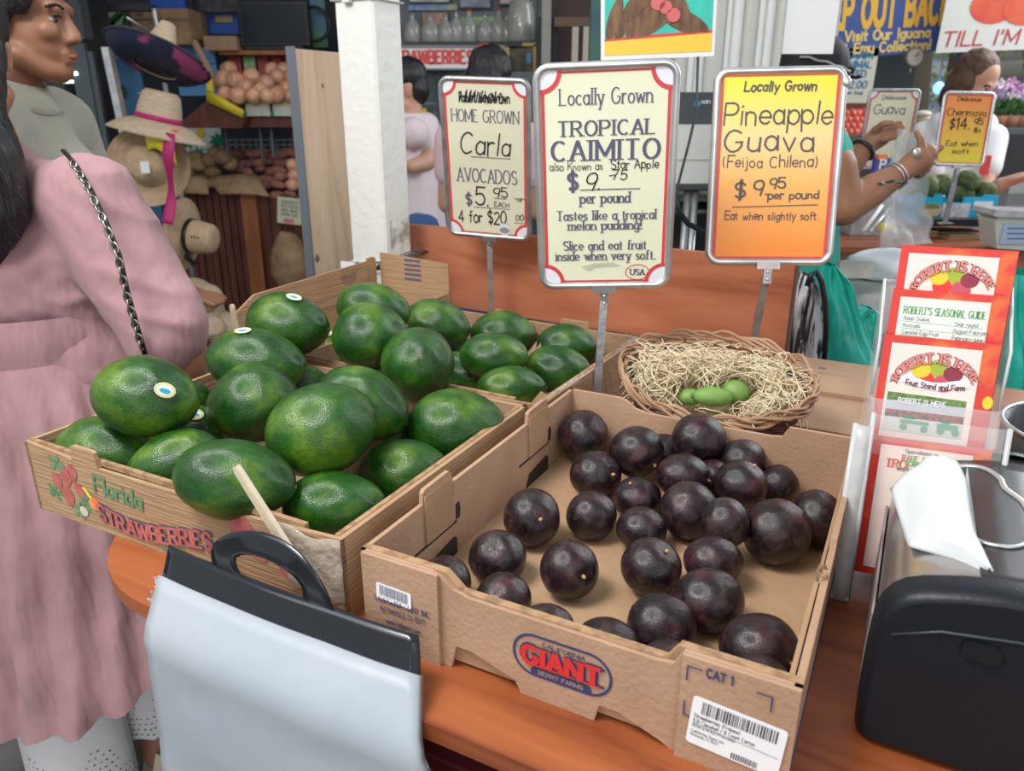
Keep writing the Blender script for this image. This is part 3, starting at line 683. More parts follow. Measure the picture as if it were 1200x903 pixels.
b.grid(8, 3, lambda u, v: p0.lerp(p1, u)+Vector((0, -.02*sin(u*3), .04*sin(u*pi)-v*.07)), .003); part('yellow_scarf', b, mat('yellow_scarf', (.75, .65, .03), .6, var=(.1, .1, .03), vscale=14, vlo=.6, vhi=.66), s, True)
s = hat('tan western hat with black band hung on its side over the bin planks', 'cowboy_hat', 222, 276, 1, .16, .075, .12, tilt(8, 97), straw, droop=.03, crown_taper=.85, band=M_['bplastic'], dent=.0)
b = MB()
for k in range(3): b.ell((.075*cos(radians(-100)), .072*sin(radians(-100+k*0)), .05+k*.014), (.004, .004, .004))
part('vent_hole', b, M_['bplastic'], s)
s = hat('pale straw hat crown low on the rack above the pale floor', 'straw_hat', 240, 352, 1, .12, .06, .08, tilt(20, 60), straw2, droop=.02, crown_taper=.85)
s = hat('lowest pale straw hat on the rack with a dark opening', 'straw_hat', 252, 385, 1, .10, .055, .06, tilt(60, 20), straw2, droop=.02, crown_taper=.85, under=straw2)
b = MB(); p = atY(232, 210, HY)
b.tube([tuple(atY(158+k*14, 238+k*15+3*sin(k), HY-.03)) for k in range(6)], .012, 8); solo('beaded_cord', b, M_['bplastic'], 'black beaded hat cord running down beside the sideways hat', 'cord', world=True)
# ---------------------------------------------------------------- cardboard trays
def wallpoly(mb, prof, n, axis, off, t, mi=0):
    """upright board: prof = outline (s, z) ; axis 'a' runs along a at b=off, axis 'b' runs along b at a=off"""
    if axis == 'a': M = Matrix(((1, 0, 0, 0), (0, 0, 1, off), (0, 1, 0, 0), (0, 0, 0, 1)))
    else: M = Matrix(((0, 0, 1, off), (1, 0, 0, 0), (0, 1, 0, 0), (0, 0, 0, 1)))
    mb.prism(prof, t, M, mi)
def slot(s0, s1, z1):
    m = .008
    return [(s0, 0), (s0, z1-m), (s0+m, z1), (s1-m*2, z1*.62), (s1, z1*.45), (s1, 0)]
TW, TD, TH = .405, .506, .1
tray = thing('fruit_tray', 'plain brown cardboard strawberry flat holding the purple star apples', 'box', M=ML)
K1 = [M_['kraft'], M_['kraft_in'], M_['kraft_edge']]
# front: outer board with dip and two slots
dip = .083
def fprof(W, x1, x2, H, dp, slots=True, tabs=()):
    top = [(0, H), (x1-.012, H), (x1, H-.004), (x1+.012, dp+.004), (x1+.03, dp), (x2-.022, dp), (x2-.008, dp+.002), (x2, H), (W, H)]
    bot = [(W, 0)]
    if slots: bot += [(x2-.005, 0)]+[(x2-.012, .004), (x2-.05, .018), (x2-.068, .018), (x2-.072, 0)]+[(x1+.082, 0), (x1+.076, .012), (x1+.03, .026), (x1+.014, .026), (x1+.008, 0)]
    bot += [(0, 0)]
    return top+bot
b = MB(); wallpoly(b, fprof(TW, .092, .317, TH, dip), 0, 'a', 0, .004); part('front_panel', b, M_['kraft'], tray)
b = MB(); wallpoly(b, [(.004, .1), (.09, .1), (.09, .0), (.004, .0)], 0, 'a', -.0045, .004); part('end_flap', b, M_['kraft'], tray)
b = MB(); wallpoly(b, [(.317, .1), (.405, .1), (.405, -.004), (.317, -.004)], 0, 'a', -.0045, .004); part('end_flap', b, M_['kraft'], tray)
b = MB()
wallpoly(b, [(.0, .1005), (.094, .1005), (.112, .085), (.304, .0845), (.312, .1005), (TW, .1005), (TW, .094), (.318, .094), (.308, .079), (.108, .0795), (.092, .094), (0, .094)], 0, 'a', .004, .008)
part('corrugated_edge', b, M_['kraft_edge'], tray)
b = MB(); wallpoly(b, [(.006, .098), (.095, .098), (.113, .082), (.3, .082), (.31, .098), (TW-.006, .098), (TW-.006, .005), (.006, .005)], 0, 'a', .006, .004); part('inner_panel', b, M_['kraft_in'], tray)
b = MB(); wallpoly(b, fprof(TW, .092, .317, TH, dip, False), 0, 'a', TD-.006, .006); part('back_panel', b, M_['kraft'], tray)
b = MB(); b.bbox((.004, .01, .001), (TW-.004, TD-.004, .006)); part('bottom', b, M_['kraft_in'], tray)
def sideprof(D, H, tabs, tabh=.016):
    top = [(0, H)]
    for t0, t1 in tabs: top += [(t0, H), (t0+.001, H+tabh-.003), (t0+.005, H+tabh), (t1-.005, H+tabh+.001), (t1, H+tabh-.003), (t1+.001, H-.02), (t1+.005, H-.02), (t1+.005, H)]
    return top+[(D, H), (D, 0), (0, 0)]
b = MB(); wallpoly(b, sideprof(TD, TH, ((.10, .158), (.35, .41))), 0, 'b', 0, .005); part('left_panel', b, M_['kraft'], tray)
for t0, t1 in ((.102, .157), (.352, .409)):
    b = MB(); wallpoly(b, [(t0, .108), (t1, .108), (t1, .05), (t0, .05)], 0, 'b', .0048, .0022); part('locking_tab', b, M_['kraft_in'], tray)
dk = mat('slot_opening', (.03, .02, .015), .9)
for t0, t1 in ((.075, .165), (.325, .415)):
    b = MB(); wallpoly(b, [(t0, .0465), (t1, .0465), (t1, .049), (t0, .049)], 0, 'b', .005, .0012)
    wallpoly(b, [(t0+.02, .006), (t1, .006), (t1, .026), (t1-.006, .03), (t0+.03, .024)], 0, 'b', .005, .001)
    wallpoly(b, [(t1, .05), (t1+.007, .05), (t1+.009, .06), (t1+.007, .07), (t1, .07)], 0, 'b', .005, .001)
    part('stacking_slot', b, dk, tray, kind='stuff')
b = MB()
wallpoly(b, [(0, .1), (.155, .1), (.157, .106), (.16, .106), (.163, .1), (.205, .1), (.21, .112), (.25, .113), (.4, .106), (.41, .1), (TD, .1), (TD, 0), (0, 0)], 0, 'b', TW-.006, .006)
part('right_panel', b, M_['kraft'], tray)
b = MB(); wallpoly(b, [(0.012, .098), (.15, .098), (.152, .0), (.012, .0)], 0, 'b', TW-.0115, .004); wallpoly(b, [(.17, .094), (TD-.01, .094), (TD-.01, .0), (.17, .0)], 0, 'b', TW-.0105, .003); part('inner_side_panel', b, M_['kraft_in'], tray)
b = MB(); b.grid(5, 3, lambda u, v: (TW-.008+.004*sin(u*7)+.003*v, .150+.022*u, .103-.03*v+.003*sin(u*9)), .002); part('torn_fold', b, M_['kraft_edge'], tray)
b = MB(); wallpoly(b, [(.0, .018), (.34, .024), (.34, .033), (0, .03)], 0, 'b', TW+.0001, .0006); part('blue_stripe', b, M_['navy_ink'], tray)
# printing on the front
Mf = Matrix(((1, 0, 0, 0), (0, 0, -1, -.0003), (0, 1, 0, 0), (0, 0, 0, 1)))     # local xy plane -> a,z on the front face
Mfe = Matrix.Translation((0, -.0048, 0)) @ Mf
gx, gz = .213, .047
outer = rrect(.094, .044, .0215, 8); inner = rrect(.089, .039, .019, 8)
Mg = Mf @ Matrix.Translation((gx, gz, 0))
b = MB(); ring2d(b, outer, inner, Mg, .0004); flat(b, [(x*1.0, y-.0165) for x, y in rrect(.058, .010, .005, 5)], Mg, .0005); part('logo_outline', b, M_['navy_ink'], tray)
b = MB(); write(b, 'GIANT', Mg, 0, -.0085, .018, .072, thick=3.0, gap=2.4, serif=True, contrast=.22, z=.0020); part('red_lettering', b, M_['red_ink'], tray)
b = MB(); write(b, 'GIANT', Mg, 0.0004, -.0085, .0182, .0735, thick=4.0, gap=2.4, serif=True, contrast=.22, z=.0009); write(b, 'CALIFORNIA', Mg, 0.002, .0122, .0042, .040, thick=1.5, z=.0006); part('navy_lettering', b, M_['navy_ink'], tray)
b = MB(); write(b, 'BERRY FARMS', Mg, 0, -.0182, .0042, .042, thick=1.4, z=.0008); part('pale_lettering', b, M_['kraft'], tray)
b = MB()
write(b, 'CAT 1', Mfe, .347, .0875, .0075, .020, thick=2.2)
write(b, 'CALIFORNIA GIANT INC.', Mfe, .05, .052, .0062, .064, thick=1.7, serif=True); write(b, 'WATSONVILLE, CA 95077', Mfe, .05, .042, .0055, .052, thick=1.5); write(b, 'www.calgiant.com', Mfe, .05, .030, .0052, .040, thick=1.6)
for (x0, y0, dx, dy) in ((.322, .092, 1, -1), (.386, .088, -1, -1), (.322, .045, 1, 1)):
    ribbon(b, [(x0+dx*.011, y0), (x0, y0), (x0, y0+dy*.013)], .0012, lambda px, py: Mfe @ Vector((px, py, .0005)))
part('ink_lettering', b, M_['navy_ink'], tray)
lab = thing('barcode_label', 'white barcode label below CAT 1 on the tray corner', 'label', M=ML @ Mfe @ Matrix.Translation((.363, .041, .0003)) @ Matrix.Rotation(radians(-4), 4, 'Z'))
b = MB(); b.prism(rrect(.072, .047, .003, 3), .0004); part('card', b, M_['paper'], lab)
b = MB(); rnd = random.Random(2); x = -.028
while x < .029:
    w = rnd.choice((.0005, .0008, .0013)); b.add([(x, .0085, .0006), (x+w, .0085, .0006), (x+w, .0205, .0006), (x, .0205, .0006)], [(0, 1, 2, 3)]); x += w+rnd.choice((.0005, .0008, .0011))
x = 0.0
while x < .02:
    w = rnd.choice((.0005, .001)); b.add([(x, -.022, .0006), (x+w, -.022, .0006), (x+w, -.016, .0006), (x, -.016, .0006)], [(0, 1, 2, 3)]); x += w+.0008
I4 = Matrix.Identity(4)
write(b, 'Strawberries (Fraises)', I4, -.033, .0035, .0036, .036, thick=1.3, align='l'); write(b, '1LB Clamshell / 8 Count Carton', I4, -.033, -.0018, .0036, .048, thick=1.3, align='l')
write(b, 'GROWN & PACKED IN CALIFORNIA', I4, -.033, -.006, .0022, .034, thick=1.2, align='l'); write(b, 'California Giant Inc', I4, -.033, -.0115, .0026, .026, thick=1.2, align='l'); write(b, 'Watsonville, CA 95077', I4, -.033, -.015, .0024, .022, thick=1.2, align='l')
ribbon(b, [(-.033, -.003), (.033, -.0045)], .0004, lambda px, py: Vector((px, py, .0006)))
part('barcode_print', b, M_['black'], lab)
lb2 = thing('barcode_sticker', 'small white barcode sticker on the left corner of the star apple tray', 'sticker', M=ML @ Mfe @ Matrix.Translation((.041, .064, .0003)) @ Matrix.Rotation(radians(-2), 4, 'Z'))
b = MB(); b.prism(rrect(.040, .017, .002, 3), .0004); part('card', b, M_['paper'], lb2)
b = MB(); x = -.016
while x < .016:
    w = rnd.choice((.0005, .0009)); b.add([(x, -.004, .0006), (x+w, -.004, .0006), (x+w, .007, .0006), (x, .007, .0006)], [(0, 1, 2, 3)]); x += w+rnd.choice((.0006, .0009))
part('barcode_print', b, M_['slate'], lb2)

def old_tray(name, label, M, Wd, Dp, H, m, tabs_f=(), tabs_s=(), back_h=None, front=True):
    t = thing(name, label, 'box', M=M); E_ = M_['kraft_edge']
    b = MB(); top = [(0, H)]
    for t0, t1 in tabs_f: top += [(t0-.002, H-.006), (t0, H+.012), (t0+.004, H+.014), (t1-.004, H+.014), (t1, H+.012), (t1+.002, H-.008)]
    wallpoly(b, top+[(Wd, H), (Wd, 0), (0, 0)], 0, 'a', 0, .005); part('front_panel', b, m, t)
    b = MB(); wallpoly(b, [(.0, H+.0008), (Wd*.9, H+.0008), (Wd*.9, H-.006), (0, H-.006)], 0, 'a', .005, .006); wallpoly(b, [(.005, H+.001), (Dp-.01, H+.001), (Dp-.01, H-.006), (.005, H-.006)], 0, 'b', Wd-.012, .006); part('corrugated_edge', b, E_, t)
    bh = back_h or H
    b = MB(); topb = [(0, bh)]
    for t0, t1 in tabs_s: topb += [(t0, bh), (t0+.002, bh+.014), (t1-.002, bh+.014), (t1, bh)]
    wallpoly(b, topb+[(Wd, bh), (Wd, 0), (0, 0)], 0, 'a', Dp-.006, .006); part('back_panel', b, m, t)
    b = MB(); wallpoly(b, [(0, H), (Dp, bh), (Dp, 0), (0, 0)], 0, 'b', 0, .006); part('left_panel', b, m, t)
    b = MB(); wallpoly(b, [(0, H), (Dp, bh), (Dp, 0), (0, 0)], 0, 'b', Wd-.006, .006); part('right_panel', b, m, t)
    b = MB(); b.bbox((.005, .005, .001), (Wd-.005, Dp-.005, .006)); part('bottom', b, m, t)
    rr = random.Random(5)
    b = MB(); b.grid(18, 14, lambda u, v: (.012+u*(Wd-.024), .012+v*(Dp-.024), .016+.035*noise.noise(Vector((u*5, v*4, Wd*9)))**2*3+.014*abs(noise.noise(Vector((u*11, v*9, 3))))), .001, smooth=False)
    part('paper_liner', b, M_['kraft_dark'], t)
    return t
boxA = old_tray('avocado_box', 'worn cardboard flat printed with strawberries, holding the front avocados', ML @ Matrix.Translation((-.545, .008, 0)), .515, .41, .097, M_['kraft_old'], ((.095, .14), (.325, .38)))
Ma = Matrix(((1, 0, 0, 0), (0, 0, -1, -.0003), (0, 1, 0, 0), (0, 0, 0, 1)))
spink = mat('faded_pink_ink', (.52, .15, .13), .8, var=(.40, .10, .09), vscale=60)
sgreen = mat('faded_green_ink', (.10, .24, .11), .8, var=(.16, .3, .16), vscale=40)
b = MB()
def berry(mb, cx, cy, r, ang):
    pts = []
    for k in range(16):
        t = 2*pi*k/16; rx = r*(1+.1*cos(t)); x = rx*.75*sin(t); y = r*cos(t)
        if y < 0: x *= (1+y/r*.35)
        pts.append((cx+x*cos(ang)-y*sin(ang), cy+x*sin(ang)+y*cos(ang)))
    flat(mb, pts, Ma, .0006)
for cx, cy, r, an in ((.055, .052, .013, .4), (.075, .062, .014, -.3), (.072, .035, .015, .1), (.098, .05, .012, .8), (.09, .072, .012, 0), (.375, .068, .022, -.4), (.395, .052, .018, .9), (.445, .04, .02, 1.2), (.36, .045, .012, .6)): b = MB(); berry(b, cx, cy, r, an); part('strawberry_print', b, spink, boxA)
b = MB()
for cx, cy in ((.045, .036), (.09, .02), (.105, .035), (.06, .078)):
    for k in range(5):
        a = k*1.256; flat(b, [(cx+.006*cos(a-.5), cy+.006*sin(a-.5)), (cx+.015*cos(a-.25), cy+.011*sin(a-.25)), (cx+.017*cos(a), cy+.014*sin(a)), (cx+.013*cos(a+.4), cy+.011*sin(a+.4)), (cx, cy)], Ma, .0004)
write(b, 'Florida', Ma, .172, .058, .022, .085, thick=1.9, slant=.12, z=.001, curve=lambda x, y: (x, y-.05*(x-.13)))
for k in range(6): ribbon(b, [(.225+k*.003, .030-k*.005), (.265+k*.005, .032-k*.005)], .0014, lambda px, py: Ma @ Vector((px, py, .0005)))
part('green_print', b, sgreen, boxA)
b = MB(); wv = lambda x, y: (x, y+.012*sin((x-.13)*19+3.6)-.02*(x-.2))
write(b, 'STRAWBERRIES', Ma, .228, .024, .021, .20, thick=3.6, gap=1.6, serif=True, contrast=.3, curve=wv, z=.0008); part('banner_outline', b, M_['slate'], boxA)
b = MB(); write(b, 'STRAWBERRIES', Ma, .228, .024, .021, .198, thick=2.5, gap=1.6, serif=True, contrast=.3, curve=wv, z=.0021); part('strawberries_lettering', b, spink, boxA)
b = MB(); flat(b, ellpts(.098, .021, .008, .007, 12), Ma, .0008); part('blossom_print', b, mat('faded_white', (.62, .55, .45), .8), boxA)
b = MB(); b.prism(ellpts(.124, .038, .0095, .0085, 18), .0005, Matrix.Translation((0, -.0011, 0)) @ Ma); part('orange_sticker', b, mat('orange_sticker', (.85, .17, .02), .4, var=(.9, .4, .2), vscale=40), boxA)
b = MB(); flat(b, [(.104, .056), (.110, .058), (.121, .046), (.116, .043)], Ma, .0009); part('yellow_sticker', b, mat('yellow_bit', (.8, .65, .05), .5), boxA)
b = MB(); b.grid(10, 6, lambda u, v: (.515-.09*(1-u)*(1-.2*v), -.002-.002*noise.noise(Vector((u*6, v*5, 1))), .094-.075*v+.004*sin(u*8)), .0006); part('clear_tape', b, mat('clear_tape', (.62, .52, .42), .12, .6, alpha=.55, bump=.6, bscale=50), boxA)

boxB = old_tray('avocado_box', 'weathered cardboard flat behind, holding the smaller rear avocados beside the pole', ML @ Matrix.Translation((-.485, .44, 0)) @ Matrix.Rotation(radians(-2), 4, 'Z'), .475, .40, .098, M_['kraft_dark'], ((.2, .25),), ((.16, .2), (.31, .37)))
b = MB(); b.grid(8, 10, lambda u, v: (.472+.006*noise.noise(Vector((u*5, v*6, 2))), .02+.37*u, .101-.085*v+.004*sin(u*9)), .0006); part('plastic_wrap', b, mat('cling_film', (.75, .73, .7), .1, .7, alpha=.35, bump=1, bscale=70), boxB)
boxC = old_tray('carton', 'taller cardboard carton at the far left behind the avocados, end flap raised', ML @ Matrix.Translation((-.69, .43, 0)), .195, .53, .10, M_['kraft_old'])
b = MB(); wallpoly(b, [(.06, .09), (.50, .09), (.50, .165), (.49, .172), (.47, .172), (.465, .165), (.12, .16), (.07, .135)], 0, 'b', .004, .005); part('raised_flap', b, M_['kraft_old'], boxC)
b = MB(); wallpoly(b, [(.0, .09), (.19, .09), (.19, .165), (.0, .175)], 0, 'a', .527, .005); part('raised_back_flap', b, M_['kraft_old'], boxC)
b = MB()
for k in range(5): wallpoly(b, [(.07+.0*k, .118+k*.011), (.115, .118+k*.011), (.115, .123+k*.011), (.07, .123+k*.011)], 0, 'a', .5262, .0006)
part('stamp_print', b, M_['slate'], boxC)
b = MB()
def arcp(c, r, a0, a1, n=8): return [(c[0]+r*cos(radians(a0+(a1-a0)*k/n)), c[1]+r*sin(radians(a0+(a1-a0)*k/n))) for k in range(n+1)]
Ms = Matrix(((0, 0, 1, .0095), (1, 0, 0, 0), (0, 1, 0, 0), (0, 0, 0, 1)))
for k in range(4): ribbon(b, arcp((.40, .15), .008+.006*k, 180, 360), .0012, lambda px, py: Ms @ Vector((px, py, .0003)))
ribbon(b, [(.27, .108), (.47, .11), (.47, .155)], .0012, lambda px, py: Ms @ Vector((px, py, .0003)))
part('outline_print', b, M_['slate'], boxC)
b = MB(); b.grid(8, 5, lambda u, v: (.15+.07*u, -.03+.05*v+.01*sin(u*7), .10+.022*sin(u*5+v*4)*.6+.012*noise.noise(Vector((u*6, v*6, 4)))), .003, smooth=False)
part('crumpled_flap', b, M_['kraft_dark'], boxC)

# ---------------------------------------------------------------- avocados
am = bpy.data.materials.new('avocado_skin'); am.use_nodes = True
N, K = nodes(am); p = N['Principled BSDF']; p.inputs['Roughness'].default_value = .27; p.inputs['Specular IOR Level'].default_value = .55
tc = N.new('ShaderNodeTexCoord'); oi = N.new('ShaderNodeObjectInfo')
cb = N.new('ShaderNodeCombineXYZ'); [K.new(oi.outputs['Random'], cb.inputs[k]) for k in range(3)]
ad = N.new('ShaderNodeVectorMath'); ad.operation = 'MULTIPLY_ADD'; ad.inputs[1].default_value = (41, 23, 37)
K.new(cb.outputs[0], ad.inputs[0]); K.new(tc.outputs['Object'], ad.inputs[2])
def nz(sc, det=3, src=None, dist=0):
    n = N.new('ShaderNodeTexNoise'); n.inputs['Scale'].default_value = sc; n.inputs['Detail'].default_value = det; n.inputs['Distortion'].default_value = dist
    K.new(src or ad.outputs[0], n.inputs['Vector']); return n.outputs['Fac']
def ramp(src, *st):
    r = N.new('ShaderNodeValToRGB'); e = r.color_ramp.elements
    e[0].position, e[0].color = st[0][0], (*st[0][1], 1); e[1].position, e[1].color = st[-1][0], (*st[-1][1], 1)
    for q in st[1:-1]: x = e.new(q[0]); x.color = (*q[1], 1)
    K.new(src, r.inputs['Fac']); return r.outputs['Color']
def mix(fac, a, b, mode='MIX'):
    m = N.new('ShaderNodeMix'); m.data_type = 'RGBA'; m.blend_type = mode
    if isinstance(fac, (int, float)): m.inputs[0].default_value = fac
    else: K.new(fac, m.inputs[0])
    for i, q in ((6, a), (7, b)):
        if isinstance(q, tuple): m.inputs[i].default_value = (*q, 1)
        else: K.new(q, m.inputs[i])
    return m.outputs[2]
base = ramp(nz(1.1, 2), (.34, (.006, .045, .006)), (.52, (.015, .085, .007)), (.70, (.085, .18, .010)))
g2 = ramp(nz(9, 4), (.3, (.66, .7, .6)), (.7, (1.15, 1.12, 1.1)))
c1 = mix(1.0, base, g2, 'MULTIPLY')
vo = N.new('ShaderNodeTexVoronoi'); vo.inputs['Scale'].default_value = 26; K.new(ad.outputs[0], vo.inputs['Vector'])
sp = ramp(vo.outputs['Distance'], (.05, (1, 1, 1)), (.16, (0, 0, 0)))
c2 = mix(sp, c1, (.12, .22, .05))
sc = ramp(nz(5, 6, None, .6), (.63, (0, 0, 0)), (.70, (1, 1, 1)))
scm = N.new('ShaderNodeMath'); scm.operation = 'MULTIPLY'; scm.inputs[1].default_value = .55; K.new(sc, scm.inputs[0])
c3 = mix(scm.outputs[0], c2, (.05, .07, .025))
K.new(c3, p.inputs['Base Color'])
rg = ramp(nz(3, 5), (.4, (.12, .12, .12)), (.65, (.26, .26, .26))); K.new(rg, p.inputs['Roughness'])
bp_ = N.new('ShaderNodeBump'); bp_.inputs['Strength'].default_value = .24; bp_.inputs['Distance'].default_value = .02
K.new(nz(34, 4), bp_.inputs['Height']); K.new(bp_.outputs[0], p.inputs['Normal'])
av_mesh = []
for v in range(4):
    mb = MB(); nu, nv = 40, 26; sd = Vector((v*5.1, v*2.3, 0)); tp = (.10, .22, .05, .14)[v]
    vs = []
    mb.ell((0, 0, 0), (1, 1, 1), None, nu, nv, fn=lambda d: 1+.035*noise.noise(d*1.3+sd)+.012*noise.noise(d*4+sd))
    # poles lie on z: turn them to x and taper the stem end (+x)
    mb.v = [(z, y*(1-tp*max(0, z+.1)**1.5*.9), -x*(1-tp*max(0, z+.1)**1.5*.9)) for x, y, z in mb.v]
    mb.v = [(x*(1.02 if x > 0 else 1), y, z) for x, y, z in mb.v]
    av_mesh.append(mb.mesh('avocado', am))
mb = MB(); mb.ell((0, 0, 0), (.03, .085, .085), None, 12, 6); scar = mb.mesh('stem_scar', mat('stem_scar', (.16, .115, .05), .8))
stk = MB(); stk.lathe([(1.0, 0), (1.0, .03), (.0001, .05)], 22); stkm = stk.mesh('fruit_sticker', mat('sticker_blank', (.72, .76, .74), .35))
b = MB(); ring2d(b, ellpts(0, 0, .93, .93, 20), ellpts(0, 0, .74, .74, 20), I4, .06); rimm = b.mesh('sticker_rim', mat('sticker_gold', (.62, .50, .12), .4))
b = MB(); flat(b, ellpts(0, -.1, .55, .35, 14), I4, .07); picm = b.mesh('sticker_picture', mat('sticker_blue', (.03, .30, .45), .4))
RX = Vector((1, 0, 0)); UP = Vector((0, SP, CP)); FW = Vector((0, CP, -SP))
AV = [
 (171,465,121,96,8,.977, 'big glossy avocado perched highest at the left end of the front box', (.72, .15)),
 (125,530,118,84,10,1.008, 'dark avocado low in the left corner of the front box, under the perched one', None),
 (203,546,116,80,-28,.962, 'avocado with pointed end tilted up right, second from left along the box front', None),
 (275,562,140,96,8,.845, 'large avocado behind the printed box front, directly left of the beige peg', None),
 (392,593,122,84,0,.885, 'avocado in the front right corner of the strawberry-printed box, by the bag handle', None),
 (296,472,108,95,180-10,1.058, 'round avocado with brown specks, just left of the lightest large one', None),
 (376,503,130,110,-20,.923, 'largest light green avocado in the middle of the front heap', None),
 (300,424,118,80,8,1.145, 'long avocado with an oval sticker near the rear beige peg', (-.2, .85)),
 (337,380,98,76,8,1.253, 'avocado at the top left rear with sticker on top, before the raised flap', (.35, .75)),
 (478,556,114,84,5,.980, 'avocado low against the tray wall at the right of the front box', None),
 (534,501,114,92,0,1.058, 'broad dark avocado at the right end, beside the star apple tray tabs', None),
 (425,472,112,84,25,1.017, 'yellow-green avocado tucked behind the lightest large one', None),
 (490,427,89,88,0,1.168, 'round avocado seen end-on at the top centre of the heap', None),
 (434,394,88,82,-15,1.228, 'avocado just above left of the round end-on one', None),
 (437,362,86,62,10,1.314, 'avocado at the very back top of the front heap, under the post', None),
 (456,512,74,74,0,1.094, 'mostly hidden avocado between the lightest one and the tray side', None),
 (228,503,70,60,0,1.10, 'small hidden avocado under the perched one with a bit of white sticker', (.3, .6)),
 (380,412,70,58,0,1.435, 'shaded avocado behind with white sticker, beside the crumpled flap', (.2, .7)),
 (222,470,54,50,0,1.149, 'small dark avocado peeking out right of the perched one', None),
 (358,457,64,58,0,1.219, 'dark avocado half hidden under the long stickered one', None),
 (512,380,78,60,15,1.443, 'leftmost bright avocado of the rear box, under the foot of the white post', None),
 (590,392,78,58,0,1.496, 'avocado at the back wall of the rear box below the smallest sign', None),
 (578,417,80,56,0,1.311, 'avocado in the centre of the rear box', None),
 (664,406,72,54,0,1.445, 'avocado in the rear right corner of the rear box', None),
 (654,433,78,58,8,1.373, 'rear box avocado with an oval blue sticker, beside the sign pole', (.80, -.30)),
 (600,455,82,56,0,1.260, 'avocado nearest the front rim of the rear box', None),
 (545,437,68,50,20,1.373, 'shaded avocado right of the round end-on one in the rear box', None),
 (533,412,50,42,0,1.506, 'barely visible avocado at the left side of the rear box', None)]
rnd = random.Random(11)
for i, (cx, cy, w, h, ang, t, lab, st) in enumerate(AV):
    c = CAM+ray(cx, cy)*t; W_ = w/1800*t; H_ = h/1800*t; a = radians(-ang)
    ax = RX*cos(a)+UP*sin(a); ax = (ax-FW*rnd.uniform(-.12, .12)).normalized(); sec = FW.cross(ax)
    if i == 12: ax, sec = (-FW+Vector((.2, 0, .2))).normalized(), RX
    M = frame3(ax, sec, o=c); SC = Matrix.Diagonal((W_, H_, H_, 1))
    roll = Matrix.Rotation(rnd.uniform(0, 6), 4, 'X')
    o = thing('avocado', lab, 'avocado', M=M, group='avocados in the boxes')
    q = bpy.data.objects.new('skin', av_mesh[i % 4]); COL.objects.link(q); q.parent = o; q.matrix_local = SC @ roll
    q2 = bpy.data.objects.new('stem_scar', scar); COL.objects.link(q2); q2.parent = o; q2.matrix_local = SC @ Matrix.Translation((1.0, 0, 0))
    if st:
        sx, sy = st; sz = sqrt(max(0, 1-sx*sx-sy*sy))
        d = M.to_3x3().inverted() @ (RX*sx+UP*sy-FW*sz)
        k = 1/sqrt((d.x/W_)**2+(d.y/H_)**2+(d.z/H_)**2)
        pos = d*k*1.025; nrm = Vector((d.x/W_**2, d.y/H_**2, d.z/H_**2)).normalized()
        s1 = Vector((1, 0, 0)); s1 = (s1-nrm*s1.dot(nrm)).normalized()
        Ms_ = frame3(s1, nrm.cross(s1), o=pos) @ Matrix.Diagonal((.0125, .0095, .006, 1))
        q3 = bpy.data.objects.new('sticker', stkm); COL.objects.link(q3); q3.parent = o; q3.matrix_local = Ms_
        for nm, me in (('sticker_rim', rimm), ('sticker_picture', picm)):
            q4 = bpy.data.objects.new(nm, me); COL.objects.link(q4); q4.parent = q3

# ---------------------------------------------------------------- star apples
cm = bpy.data.materials.new('star_apple_skin'); cm.use_nodes = True
N, K = nodes(cm); p = N['Principled BSDF']; p.inputs['Specular IOR Level'].default_value = .5
tc = N.new('ShaderNodeTexCoord'); oi = N.new('ShaderNodeObjectInfo')
cb = N.new('ShaderNodeCombineXYZ'); [K.new(oi.outputs['Random'], cb.inputs[k]) for k in range(3)]
ad = N.new('ShaderNodeVectorMath'); ad.operation = 'MULTIPLY_ADD'; ad.inputs[1].default_value = (29, 43, 17)
scl = N.new('ShaderNodeVectorMath'); scl.operation = 'SCALE'; scl.inputs['Scale'].default_value = 29; K.new(tc.outputs['Object'], scl.inputs[0])
K.new(cb.outputs[0], ad.inputs[0]); K.new(scl.outputs[0], ad.inputs[2])
b0 = ramp(nz(1.3, 3), (.35, (.007, .004, .006)), (.55, (.016, .006, .010)), (.72, (.060, .012, .020)))
gr = ramp(nz(2.6, 6, None, .8), (.48, (0, 0, 0)), (.78, (.7, .7, .7)))
b1 = mix(gr, b0, (.070, .050, .046))
vo = N.new('ShaderNodeTexVoronoi'); vo.inputs['Scale'].default_value = 13; K.new(ad.outputs[0], vo.inputs['Vector'])
sp = ramp(vo.outputs['Distance'], (.03, (.6, .6, .6)), (.08, (0, 0, 0)))
b2 = mix(sp, b1, (.22, .18, .15))
K.new(b2, p.inputs['Base Color'])
rg = ramp(nz(2.2, 5), (.35, (.13, .13, .13)), (.68, (.38, .38, .38))); K.new(rg, p.inputs['Roughness'])
bp_ = N.new('ShaderNodeBump'); bp_.inputs['Strength'].default_value = .18; bp_.inputs['Distance'].default_value = .02
K.new(nz(24, 4), bp_.inputs['Height']); K.new(bp_.outputs[0], p.inputs['Normal'])
stemm = mat('dry_stem', (.42, .26, .12), .7)
